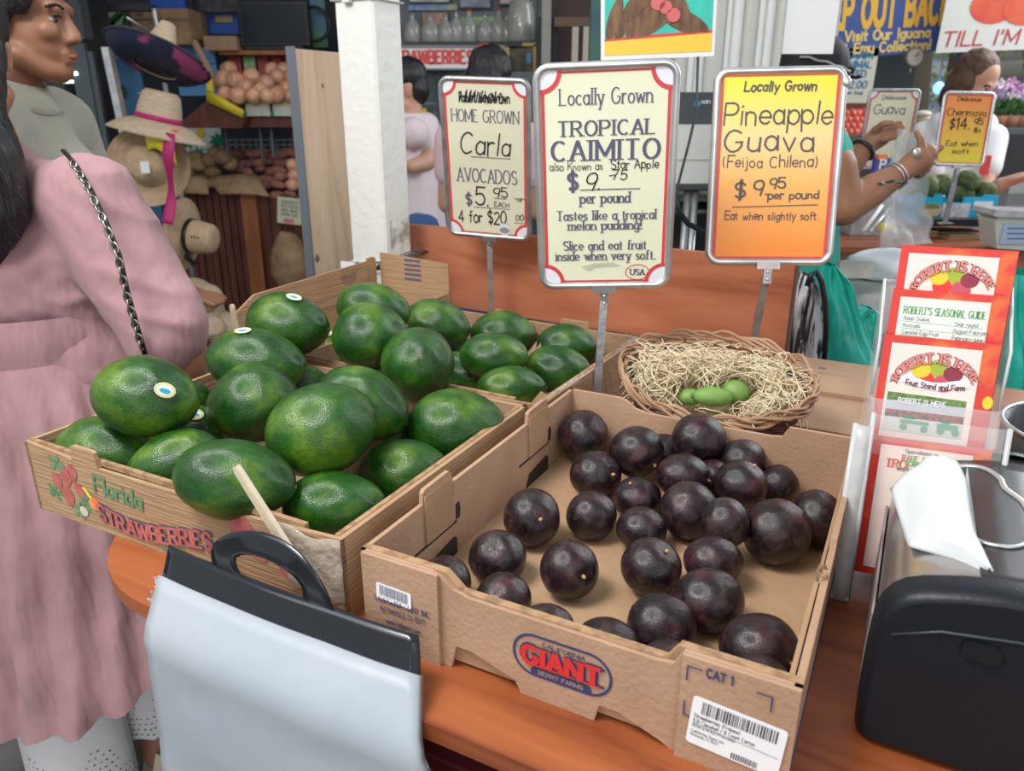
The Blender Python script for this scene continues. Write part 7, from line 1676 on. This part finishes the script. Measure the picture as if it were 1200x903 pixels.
for i, (x, y, r) in enumerate(((-.055, .045, .105), (.105, .03, .10))):
    b = MB(); flat(b, [(x+r*1.15*cos(k*.314), y+r*.8*sin(k*.314)*(1 if sin(k*.314) < 0 else .9)) for k in range(20)], Q3, .001+.001*i); part('tomato_print', b, mat('tomato_print', (.62, .055, .04), .5, var=(.70, .14, .05), vscale=6), t, True)
    b = MB()
    for k in range(5): a = radians(20+k*35); flat(b, [(x-.012, y+r*.6), (x+.10*cos(a)-.01, y+r*.6+.055*sin(a)), (x+.012, y+r*.72)], Q3, .004)
    part('leaf_print', b, mat('leaf_print', (.10, .36, .10), .5), t, True, kind='stuff')
t = thing('beam_sign', 'brown beam lettered RESTROOMS ANIMALS under the two banners', 'sign', tuple(atY(1100, 60, 4.8)))
b = MB(); wb(b, 950, 46, 1340, 59, 4.8, .08); part('beam', b, mat('beam_brown', (.16, .09, .07), .7, var=(.24, .16, .13), vscale=6), t, True)
b = MB(); Q = frame3((1, 0, 0), (0, 0, 1), o=atY(1105, 58, 4.79)); write(b, 'RESTROOMS  ANIMALS', Q, .0, .005, .055, 1.05, thick=1.8, gap=3); part('lettering', b, mat('beam_letters', (.36, .10, .09), .6), t, True)
b = MB(); wb(b, 950, -60, 1340, -40, 4.85, .06); wb(b, 950, -40, 1340, 46, 5.0, .03); solo('upper_board', b, mat('upper_dark', (.09, .10, .11), .6), 'dark boarding behind the hanging banners', 'board', world=True)
for i, (q, lab) in enumerate((((1018, 56, 1046, 240), 'wide dark post between the feed sign and the bright street'), ((1156, 56, 1162, 110), 'thin dark post behind the brown haired woman'), ((1128, 57, 1135, 80), 'short dark upright right of the palm frond'))):
    rect('dark_post', lab, 'post', q, 4.7, .06, mat('post_dark', (.05, .065, .07), .5))
t = thing('feed_sign', 'cream sign FARM ANIMAL FEED in blue letters left of the dark post', 'sign', tuple(atY(1000, 115, 4.4)))
Q = frame3((1, 0, 0), (0, 0, 1), o=atY(1003, 89, 4.4)); b = MB(); b.prism([(-.12, -.135), (.095, -.135), (.10, .135), (-.12, .135)], .006, Q); part('board', b, mat('feed_cream', (.66, .65, .52), .5), t, True)
Q3 = Q @ Matrix.Translation((0, 0, .007)); b = MB()
for k, s in enumerate(('FARM', 'ANIMAL', 'FEED')): write(b, s, Q3, .0, .085-.045*k, .032, .14 if k != 2 else .10, thick=2.2)
write(b, '$2.00', Q3, .0, -.06, .034, .12, thick=1.8, slant=.1); write(b, 'per bag', Q3, .0, -.09, .018, .09, thick=1.6); part('lettering', b, mat('feed_blue', (.05, .20, .40), .5), t, True)
rect('red_brown_board', 'red brown board below the feed sign', 'board', (960, 115, 1018, 407), 4.55, .04, mat('red_brown2', (.32, .09, .07), .6))
tb = thing('tomato_bin', 'low dark bin filled with red tomatoes below the feed sign', 'bin', tuple(atY(990, 175, 4.1)))
b = MB(); wb(b, 950, 158, 1016, 432, 4.1, .4); part('bin', b, mat('bin_grey', (.18, .15, .13), .6), tb, True)
pp = []; rnd = random.Random(7)
for j in range(4):
    for i in range(5): pp.append((atY(984+i*7+(j % 2)*3, 134+j*7.5, 4.25-.03*j), .029*rnd.uniform(.9, 1.1)))
spheres('tomato', 'red tomato in the heap below the farm feed sign', 'tomato', 'tomatoes below the feed sign', pp, mat('tomato_red', (.62, .075, .05), .3, var=(.68, .14, .08), vscale=2, rnd=.15), 1, 4, (1, 1, .9), bump=.02)
# street beyond
b = MB(); b.bbox((.8, 12, -.02), (9, 12.2, .12)); struct('trim_1', b, mat('kerb', (.5, .5, .5), .8))
t = thing('pale_building', 'pale building with long horizontal bands across the bright street', 'building', (5.5, 17, 0))
b = MB(); b.bbox((1.0, 17, 0), (14, 20, 3.2)); part('wall', b, mat('pale_wall', (.82, .87, .92), .8), t, True)
for k in range(7):
    b = MB(); b.bbox((1.0, 16.9, .5+k*.45), (14, 17.0, .62+k*.45)); part('siding_band', b, mat('blue_band', (.38, .47, .58), .7), t, True)
b = MB(); b.bbox((.8, 16.2, 3.2), (14.2, 20.2, 3.6)); part('roof', b, mat('roof_grey', (.42, .43, .42), .8), t, True)
t = thing('thatched_hut', 'grey thatched roof shelter beyond the brown haired woman', 'hut', (8.6, 11, 0))
b = MB()
for k in range(5): b.lathe([(1.9-.33*k, 1.75+.22*k), (1.3-.28*k, 2.15+.22*k)], 28, Matrix.Translation((8.3, 11.5, 0)), mod=lambda w, z: 1+.03*sin(w*23))
part('thatch', b, mat('thatch', (.46, .43, .38), .95, var=(.34, .32, .28), vscale=18, vstretch=(4, 4, .5)), t, True, kind='stuff')
for k in range(4):
    b = MB(); b.tube([(8.3+1.2*cos(k*1.57+.7), 11.5+1.2*sin(k*1.57+.7), 0), (8.3+1.2*cos(k*1.57+.7), 11.5+1.2*sin(k*1.57+.7), 2)], .05, 8); part('post', b, mat('hut_post', (.2, .14, .1), .8), t, True)
frm = mat('frond_bright', (.30, .46, .08), .7, var=(.44, .54, .14), vscale=8); frd = mat('frond_yellow', (.56, .55, .12), .7)
def palm(label, px_, py_, Y, s, m, seed):
    t = thing('palm', label, 'palm', (atY(px_, py_, Y).x, Y, 0)); rnd = random.Random(seed); c = atY(px_, py_, Y)
    b = MB(); b.tube([(c.x, c.y, 0), (c.x+.1, c.y, c.z*.5), (c.x, c.y, c.z)], .11, 10); part('trunk', b, mat('palm_trunk', (.22, .18, .14), .9), t, True)
    for k in range(12):
        an = k*.55+rnd.uniform(-.2, .2); d = Vector((cos(an), .5*sin(an), 0)); b = MB(); N_ = 12; pts = [c+d*(s*i/N_)+Vector((0, 0, s*(.35*sin(i/N_*2.2)-.75*(i/N_)**2))) for i in range(N_+1)]
        for i in range(1, N_):
            for sg in (-1, 1):
                side = d.cross(Vector((0, 0, 1)))*sg; L_ = s*.24*sin(pi*(i/N_)**.8)+.05; q = pts[i]+side*L_*.7+d*L_*.35-Vector((0, 0, L_*.5)); w_ = d*.035*s
                b.add([pts[i]-w_, pts[i]+w_, q], [(0, 1, 2)])
        b.tube(pts, .012*s, 4); part('frond', b, m, t, True)
palm('bright green palm frond hanging over the street near the round scale', 1082, 20, 8.0, 1.25, frm, 2)
palm('yellow green palm behind the dark posts', 1022, -10, 10.5, 1.2, frd, 3)
palm('palm crown above the brown haired woman', 1160, 5, 9.6, 1.2, frm, 4)
# foliage beyond
def bush(label, c, r, n, m, seed, nm='bush'):
    rnd = random.Random(seed); b = MB()
    for k in range(n):
        d = Vector((rnd.gauss(0, 1), rnd.gauss(0, 1), rnd.gauss(0, 1))).normalized(); p = Vector(c)+Vector((d.x*r[0], d.y*r[1], d.z*r[2]))*rnd.uniform(.7, 1.05); s = rnd.uniform(.06, .13)*max(.5, r[0]*.6)
        u = Vector((rnd.uniform(-1, 1), rnd.uniform(-1, 1), rnd.uniform(-1, 1))).normalized(); w_ = u.cross(d).normalized()
        b.add([p-u*s, p+w_*s*.4, p+u*s, p-w_*s*.4], [(0, 1, 2, 3)])
    t = thing(nm, label, nm, (c[0], c[1], 0)); part('foliage', b, m, t, True, kind='stuff')
    b = MB(); b.tube([(c[0], c[1], 0), (c[0], c[1], c[2])], .06, 8); part('stem', b, mat('stem_brown', (.15, .1, .07), .9), t, True)
lf = mat('leaf_light', (.25, .38, .12), .7, var=(.38, .48, .20), vscale=3)
for i, (x, y, z, r) in enumerate(((3.2, 13, 2.2, .9), (5.2, 14, 2.6, 1.3), (7.4, 14, 2.3, 1.2), (10.5, 14, 2.4, 1.5))): bush(('leafy shrub across the street, leftmost', 'leafy tree across the street, second', 'leafy tree across the street behind the thatch', 'leafy tree at the far right of the street')[i], (x, y, z), (r, r*.7, r*.8), 900, lf, i+20)
# hanging scale
t = thing('hanging_scale', 'round hanging dial scale before the bright street', 'scale', tuple(atY(1069, 82, 4.4)))
c = atY(1069, 67, 4.4); Q = frame3((1, 0, 0), (0, 0, 1), o=c); b = MB(); b.prism(ellpts(0, 0, .048, .048, 26), .03, Q); part('case', b, mat('scale_case', (.16, .15, .13), .5), t, True)
b = MB(); b.prism(ellpts(0, 0, .040, .040, 26), .002, Q @ Matrix.Translation((0, 0, .0305))); part('dial', b, mat('dial', (.46, .42, .34), .5), t, True)
b = MB(); b.tube([c+Vector((0, -.035, 0)), c+Vector((.018, -.035, .02))], .002, 5); part('needle', b, M_['black'], t, True)
b = MB(); b.tube([c-Vector((0, 0, .048)), c-Vector((0, 0, .085))], .005, 6); b.tube([c+Vector((0, 0, .048)), c+Vector((0, 0, .12))], .004, 6); part('hook', b, M_['steel'], t, True, kind='stuff')
# orchids on the far right
t = thing('flower_shelf', 'dark shelf carrying orchids and green plants at the right edge', 'shelf', tuple(atY(1180, 155, 3.9)))
b = MB(); wb(b, 1150, 150, 1290, 156, 3.9, .4); part('board', b, mat('shelf_grey', (.10, .12, .12), .5), t, True)
rnd = random.Random(31); fm = [mat('orchid_purple', (.48, .20, .52), .6), mat('orchid_white', (.78, .74, .78), .6), mat('orchid_pink', (.72, .42, .60), .6)]
for k in range(5):
    c = atY(1166+k*14, 150, 4.05)
    t = thing('orchid', ('purple orchid nearest the brown haired woman', 'purple and white orchid second on the shelf', 'pink orchid third on the shelf', 'orchid fourth on the shelf at the frame edge', 'orchid just beyond the right frame edge')[k], 'orchid', tuple(c))
    b = MB(); b.lathe([(.04, 0), (.05, .06), (.045, .06), (.0001, .05)], 14); part('flowerpot', b, mat('pot_terracotta', (.3, .13, .08), .7), t)
    b = MB()
    for q in range(26): an = rnd.uniform(0, 6.28); p = Vector((.02*cos(an), .02*sin(an), .05)); e = Vector((.075*cos(an), .07*sin(an), rnd.uniform(.08, .16))); w_ = Vector((-sin(an), cos(an), 0))*.008; b.add([p-w_, (p+e)/2+w_*1.6+Vector((0, 0, .02)), e, (p+e)/2-w_*1.6+Vector((0, 0, .02))], [(0, 1, 2, 3)])
    part('foliage', b, mat('orchid_leaf', (.05, .16, .05), .6, var=(.12, .26, .09), vscale=20), t, kind='stuff')
    for q in range(9):
        p = Vector((rnd.uniform(-.05, .05), rnd.uniform(-.04, .04), rnd.uniform(.12, .215))); b = MB()
        for w_ in range(5): a = w_*1.256; b.add([p, p+Vector((.022*cos(a-.4), -.004, .022*sin(a-.4))), p+Vector((.03*cos(a), -.009, .03*sin(a))), p+Vector((.022*cos(a+.4), -.004, .022*sin(a+.4)))], [(0, 1, 2, 3)])
        part('blossom', b, fm[rnd.choice((0, 1, 2) if k else (0, 0, 1))], t)
rect('dark_monitor', 'dark screen and box below the orchids at the right', 'screen', (1162, 157, 1250, 213), 3.75, .15, mat('monitor', (.03, .035, .04), .4))
b = MB(); a = atY(1004, 224, 2.95); e = atY(1046, 262, 2.95); b.bbox((a.x, 2.95, .936), (e.x, 3.1, a.z)); solo('desk_organizer', b, mat('organizer_grey', (.5, .51, .52), .4, var=(.3, .32, .36), vscale=14), 'grey organizer box holding scissors and the purple packet', 'organizer', world=True)
# small things round the far counter
t = thing('garden_figure', 'small figure in red and yellow behind the guava sign', 'figure', tuple(atY(1082, 172, 4.0)))
for nm, x, y, rx_, rz_, col in (('head', 1082, 141, .035, .035, (.66, .48, .36)), ('hat', 1082, 134, .04, .02, (.62, .62, .5)), ('upper_body', 1082, 153, .048, .040, (.72, .04, .07)), ('lower_body', 1082, 167, .045, .035, (.82, .60, .05))):
    b = MB(); c = atY(x, y, 4.0); b.ell(c, (rx_, .035, rz_), None, 18, 12); part(nm, b, mat('figure_paint', col, .4), t, True)
b = MB(); wb(b, 1050, 173, 1140, 420, 4.0, .3); solo('grey_cabinet', b, mat('back_shelf', (.3, .3, .3), .5), 'grey cabinet behind the guava sign carrying the small red figure', 'cabinet', world=True)
t = thing('blue_lamp', 'small glowing blue lamp beside the brown hair', 'lamp', tuple(atY(1100, 103, 4.3)))
b = MB(); b.ell(atY(1100, 103, 4.3), (.028, .028, .032), None, 14, 10); part('bulb', b, mat('blue_lamp', (.25, .5, 1.0), .3, emit=1.6), t, True)
b = MB(); b.tube([atY(1100, 98, 4.3), (atY(1100, 98, 4.3).x, 4.3, 2.9)], .003, 5); part('cord', b, M_['steel'], t, True)

# far counter
fc_ = thing('far_counter', 'cherry-wood far counter under the cherimoyas and scale', 'counter', (atY(1100, 300, 2.75).x, 2.75, 0))
b = MB(); a = atY(985, 283, 2.7); b.bbox((a.x, 2.70, .915), (3.6, 3.45, .935)); part('countertop', b, M_['counter'], fc_, True)
b = MB(); b.bbox((a.x+.02, 2.72, .80), (3.6, 2.74, .915)); part('apron', b, M_['panel'], fc_, True)
b = MB(); b.bbox((a.x+.05, 2.8, 0), (3.5, 3.4, .915)); part('cabinet', b, mat('far_cabinet', (.12, .05, .035), .6), fc_, True)
bc = thing('cherimoya_box', 'bright blue fruit box full of green cherimoyas', 'box', tuple(atY(1120, 262, 2.95)))
bc['label'] = 'bright blue printed fruit box full of green cherimoyas on the far counter'
cy = mat('cyan_box', (.015, .40, .66), .5, var=(.02, .46, .72), vscale=4)
A_ = lambda x, y, Y=2.95: atY(x, y, Y)
poly = [(1068, 262), (1073, 226), (1079, 226), (1083, 230), (1095, 232), (1097, 227), (1104, 228), (1106, 238), (1128, 240), (1130, 231), (1152, 231), (1154, 228), (1171, 229), (1165, 268), (1120, 265)]
def pxprism(mb, poly, Y, t):
    P = [atY(x, y, Y) for x, y in poly]; n = len(P); mb.add([tuple(p) for p in P]+[(p.x, p.y+t, p.z) for p in P], [tuple(range(n)), tuple(range(2*n-1, n-1, -1))]+[(i, n+i, n+(i+1) % n, (i+1) % n) for i in range(n)])
b = MB(); pxprism(b, poly, 2.95, .008); part('front_panel', b, cy, bc, True)
b = MB(); a = A_(1069, 262); e = A_(1165, 240); b.bbox((a.x, 2.96, a.z), (a.x+.008, 3.25, e.z)); b2 = MB(); b2.bbox((e.x-.008, 2.96, a.z), (e.x, 3.25, e.z)); part('side_panel', b, cy, bc, True); part('side_panel', b2, cy, bc, True)
b = MB(); b.bbox((a.x, 3.24, a.z), (e.x, 3.25, e.z)); part('back_panel', b, cy, bc, True); b = MB(); b.bbox((a.x, 2.96, a.z-.004), (e.x, 3.25, a.z+.004)); part('bottom', b, cy, bc, True)
b = MB(); wb(b, 1106, 238, 1134, 258, 2.945, .003); part('white_label', b, mat('box_label', (.70, .72, .76), .5, var=(.45, .48, .55), vscale=60), bc, True)
b = MB(); flat(b, ellpts(0, 0, .046, .026, 20), frame3((1, 0, 0), (0, 0, 1), o=A_(1090, 246, 2.944)), .001); part('fruit_picture', b, mat('box_picture', (.55, .42, .28), .5), bc, True)
b = MB(); flat(b, ellpts(0, 0, .036, .018, 18, 0, 180), frame3((1, 0, 0), (0, 0, 1), o=A_(1090, 244, 2.943)), .002); part('fruit_picture', b, mat('box_picture_green', (.16, .22, .08), .5), bc, True)
b = MB(); wb(b, 1142, 236, 1163, 242, 2.945, .003); part('white_lettering_strip', b, M_['paper'], bc, True)
b = MB(); write(b, 'STAR', frame3((1, 0, 0), (0, 0, 1), o=A_(1152, 256, 2.944)), 0, 0, .026, .06, thick=2, slant=.3); part('yellow_lettering', b, yel, bc, True)
chm = mat('cherimoya_skin', (.075, .105, .030), .7, var=(.15, .19, .07), vscale=38, rnd=.25, bump=1, bscale=50)
def chery(label, x, y, r, Y=3.05):
    c = atY(x, y, Y); R_ = r/900*3.1; b = MB()
    b.ell((0, 0, 0), (R_, R_, R_*.92), None, 26, 18, fn=lambda d: 1+.09*abs(sin(atan2(d.y, d.x)*6+(1 if int(d.z*7) % 2 else 0)*1.5))*abs(cos(d.z*11))+.04*noise.noise(d*3+Vector((x, 0, 0))))
    solo('cherimoya', b, chm, label, 'cherimoya', tuple(c), group='cherimoyas in the blue box', world=False)
for x, y, r, lab in ((1085, 219, 14, 'light green cherimoya at the left end of the blue box'), (1105, 216, 12, 'cherimoya left of the sign pole in the blue box'), (1134, 212, 13, 'darkest cherimoya, right of the sign pole'), (1120, 226, 10, 'cherimoya just behind the sign pole'), (1132, 228, 9, 'low cherimoya in front of the darkest one'), (1155, 224, 11, 'cherimoya at the right end of the blue box'), (1095, 230, 8, 'small cherimoya at the box front left')): chery(lab, x, y, r)
M = signM((1.749, 3.131, 1.314), (-.084, .024, -.007), .90)
og = bpy.data.materials.new('orange_yellow_card'); og.use_nodes = True; N, K = nodes(og); p = N['Principled BSDF']; p.inputs['Roughness'].default_value = .25
tc = N.new('ShaderNodeTexCoord'); sx = N.new('ShaderNodeSeparateXYZ'); K.new(tc.outputs['Generated'], sx.inputs[0]); rp = N.new('ShaderNodeValToRGB'); e = rp.color_ramp.elements; e[0].position = .1; e[0].color = (.78, .62, .06, 1); e[1].position = .85; e[1].color = (.85, .30, .08, 1); K.new(sx.outputs['Z'], rp.inputs['Fac']); K.new(rp.outputs['Color'], p.inputs['Base Color'])
t, F = sign('orange to yellow cherimoya price sign on a pole at the far counter', M, .18, .246, og, tuple(atY(1107, 262, 2.83)), M_['steel_l'], corners=False, rad=.014, pole_w=.009)
b = MB(); write(b, 'Delicious', F, 0, .093, .013, .08, thick=1.5, hand=1); write(b, 'Cherimoya', F, 0, .045, .022, .135, thick=1.1, hand=1); write(b, '$14.', F, -.02, .002, .033, .07, thick=1.3, hand=1); write(b, '95', F, .045, .018, .018, .03, thick=1.4, hand=1); write(b, 'lb', F, .045, -.008, .015, .02, thick=1.4, hand=1); write(b, 'Eat when', F, 0, -.055, .016, .11, thick=1.2, hand=1); write(b, 'soft', F, 0, -.080, .016, .06, thick=1.2, hand=1); part('handwriting', b, M_['black'], t, True)
M = signM((1.468, 3.157, 1.311), (.048, .002, .001)); M = M @ Matrix.Rotation(-.0, 4, 'Z')
t, F = sign('cream guava price sign behind the reaching hands', M, .2, .30, M_['cream2'], tuple(atY(1036, 262, 3.18)), M_['steel'], rad=.014)
b = MB(); write(b, 'Delicious', F, 0, .112, .014, .09, thick=1.5, hand=1); write(b, 'Guava', F, -.01, .06, .034, .12, thick=1.0, hand=1); write(b, '$6.', F, -.02, -.01, .035, .06, thick=1.2, hand=1); write(b, '95', F, .035, .0, .02, .035, thick=1.3, hand=1); part('handwriting', b, M_['slate'], t, True)
sc = thing('digital_scale', 'grey digital counter scale with a blue display at the right edge', 'scale', tuple(atY(1190, 292, 2.6)))
b = MB(); pxprism(b, [(1168, 291), (1166, 260), (1172, 253), (1240, 256), (1240, 296)], 2.62, .10); part('body', b, mat('scale_body', (.52, .53, .48), .4), sc, True)
b = MB(); pxprism(b, [(1164, 252), (1168, 246), (1240, 249), (1240, 256), (1168, 254)], 2.60, .13); part('platform', b, M_['steel_l'], sc, True)
b = MB(); wb(b, 1177, 262, 1225, 286, 2.613, .004); part('display', b, mat('scale_display', (.36, .46, .62), .3), sc, True)
for k in range(3): b = MB(); wb(b, 1181, 267+k*6, 1222, 268+k*6, 2.61, .002); part('display_line', b, M_['slate'], sc, True)
for i, (q, Y, lab) in enumerate((((1048, 262, 1117, 276), 2.72, 'folded brown cardboard on the far counter, left piece'), ((1112, 268, 1168, 280), 2.70, 'folded brown cardboard on the far counter, right piece'))):
    b = MB(); a = atZ(q[0], q[3], .94); e = atZ(q[2], q[1], .94); b.bbox((a.x, a.y, .9355), (e.x*.98, a.y+.12, .945)); b.bbox((a.x+.01, a.y+.01, .946), (e.x*.98, a.y+.12, .952)); solo('cardboard_piece', b, M_['kraft'] if i == 0 else M_['kraft_dark'], lab, 'cardboard', world=True)
rect('black_device', 'black hand-held device in front of the blue fruit box', 'device', (1088, 257, 1162, 265), 2.86, .06, M_['bplastic'])
t = thing('snack_packet', 'purple and red packet with a P, behind the plastic bag', 'packet', tuple(atY(1038, 225, 3.0)))
b = MB(); wb(b, 1027, 185, 1040, 222, 3.0, .03); part('sleeve', b, mat('packet_purple', (.10, .10, .42), .4), t, True); b = MB(); wb(b, 1030, 181, 1040, 187, 2.995, .03); part('orange_top', b, mat('packet_orange', (.85, .25, .08), .4), t, True)
b = MB(); write(b, 'P', frame3((1, 0, 0), (0, 0, 1), o=atY(1034, 197, 2.994)), 0, 0, .03, .02, thick=2.4); part('lettering', b, M_['paper'], t, True)
b = MB(); b.tube([atY(1018+5*cos(k*.5), 210+5*sin(k*.5), 3.0) for k in range(13)], .004, 6); b.tube([atY(1026+4*cos(k*.5), 214+4*sin(k*.5), 3.0) for k in range(13)], .004, 6); b.tube([atY(1022, 213, 3.0), atY(1010, 228, 3.0)], .005, 6); solo('scissors', b, mat('scissors_dark', (.03, .04, .08), .4), 'dark handled scissors beside the purple packet', 'scissors', world=True)
for i, (x0, y0, x1, y1) in enumerate(((1012, 270, 1034, 240), (1020, 271, 1042, 243))):
    b = MB(); b.tube([atY(x0, y0, 2.78), atY(x1, y1, 2.9)], .008, 6, flat=.5); solo('ruler', b, M_['steel_l'] if i else M_['paper'], ('white' if not i else 'steel')+' flat rod leaning on the far counter below the bag', 'rod', world=True)
b = MB(); b.ell(atY(1036, 268, 2.76), (.022, .022, .022), None, 14, 10); solo('yellow_ball', b, yel, 'small yellow round fruit on the near corner of the far counter', 'fruit', world=True)

# ---------------------------------------------------------------- bin, cloth and bags behind the front counter
tn = thing('black_drum', 'dark round bin with a grey lid left of the leaflets', 'bin', (atY(1030, 350, 2.1).x, 2.25, 0))
cx_ = atY(1035, 350, 2.2).x; b = MB(); b.lathe([(.16, 0), (.185, .78), (.185, .80), (.001, .80)], 36, Matrix.Translation((cx_, 2.25, .0))); part('body', b, mat('drum_dark', (.055, .065, .075), .35), tn, True)
b = MB(); b.lathe([(.195, .80), (.20, .815), (.20, .90), (.185, .93), (.001, .935)], 36, Matrix.Translation((cx_, 2.25, .0))); part('lid', b, mat('drum_lid', (.36, .37, .37), .4), tn, True)
b = MB(); wb(b, 985, 306, 1022, 326, 2.02, .01); part('worn_label', b, mat('worn_label', (.46, .45, .40), .6, var=(.3, .3, .28), vscale=14), tn, True)
b = MB(); b.tube([(cx_-.03, 2.03, 1.0), (cx_-.045, 2.035, .9), (cx_-.055, 2.05, .75)], .002, 5); part('thin_cord', b, M_['black'], tn, True)
b = MB(); b.ell((cx_+.03, 2.2, .965), (.15, .12, .05), None, 30, 18, fn=lambda d: 1+.16*noise.noise(d*2.2)+.05*noise.noise(d*6)); b.v = [(x, y, max(z, .936)) for x, y, z in b.v]; solo('white_cloth', b, mat('cloth_white', (.74, .76, .80), .85, bump=.4, bscale=12), 'crumpled white cloth lying on the round bin lid', 'cloth', world=True)
gm = mat('teal_film', (.02, .42, .33), .35, .5, var=(.05, .52, .43), vscale=5, bump=.6, bscale=16)
def drape(label, px, Y, m, seed, cat_='bag', thick=.07, fold=.03):
    # px: list of (left x, right x, y) rows from top to bottom
    def fn(u, v):
        f = v*(len(px)-1); i = min(int(f), len(px)-2); f -= i; a, b_, c = [px[i][k]*(1-f)+px[i+1][k]*f for k in range(3)]
        p0 = atY(a, c, Y); p1 = atY(b_, c, Y); w = 2*pi*u; q = p0.lerp(p1, .5-.5*cos(w))
        return q+Vector((0, -thick*sin(w)*(.6+.4*v)+fold*noise.noise(Vector((cos(w)*3, seed, v*2)))+fold*.6*noise.noise(Vector((cos(w)*8, seed+sin(w), v*3))), 0))
    b = MB(); b.grid(48, 22, fn, 0); return solo('plastic_bags', b, m, label, cat_, world=True)
drape('teal plastic bags bunched behind the counter, left of the round bin', [(962, 974, 308), (958, 992, 330), (962, 1000, 360), (958, 1010, 390), (950, 1024, 418), (940, 1030, 440)], 1.78, gm, 3)
drape('loose teal bag corner in front of the round bin', [(1015, 1020, 360), (992, 1031, 366), (990, 1031, 385), (985, 1028, 410), (985, 1026, 430)], 1.83, gm, 8, thick=.04)
drape('teal plastic bags hanging at the right frame edge behind the leaflets', [(1176, 1215, 318), (1172, 1230, 345), (1172, 1240, 400), (1168, 1240, 450), (1165, 1240, 480)], 1.6, gm, 5)
drape('black and white striped plastic bags bunched beside the wood panel', [(938, 945, 320), (930, 958, 345), (924, 962, 375), (918, 964, 410), (915, 965, 440)], 1.73, mat('bw_bags', (.04, .045, .055), .3, .6, var=(.66, .68, .74), vscale=9, vstretch=(6, 6, .5), vlo=.48, vhi=.54, bump=.6, bscale=20), 6, fold=.04)
b = MB(); b.tube([atY(*q) for q in ((946, 335, 1.66), (950, 322, 1.66), (957, 318, 1.66), (963, 330, 1.66), (967, 355, 1.66), (968, 385, 1.66), (966, 425, 1.66))], .0065, 8); solo('black_hoop', b, M_['bplastic'], 'black plastic hoop handle over the striped bags', 'handle', world=True)
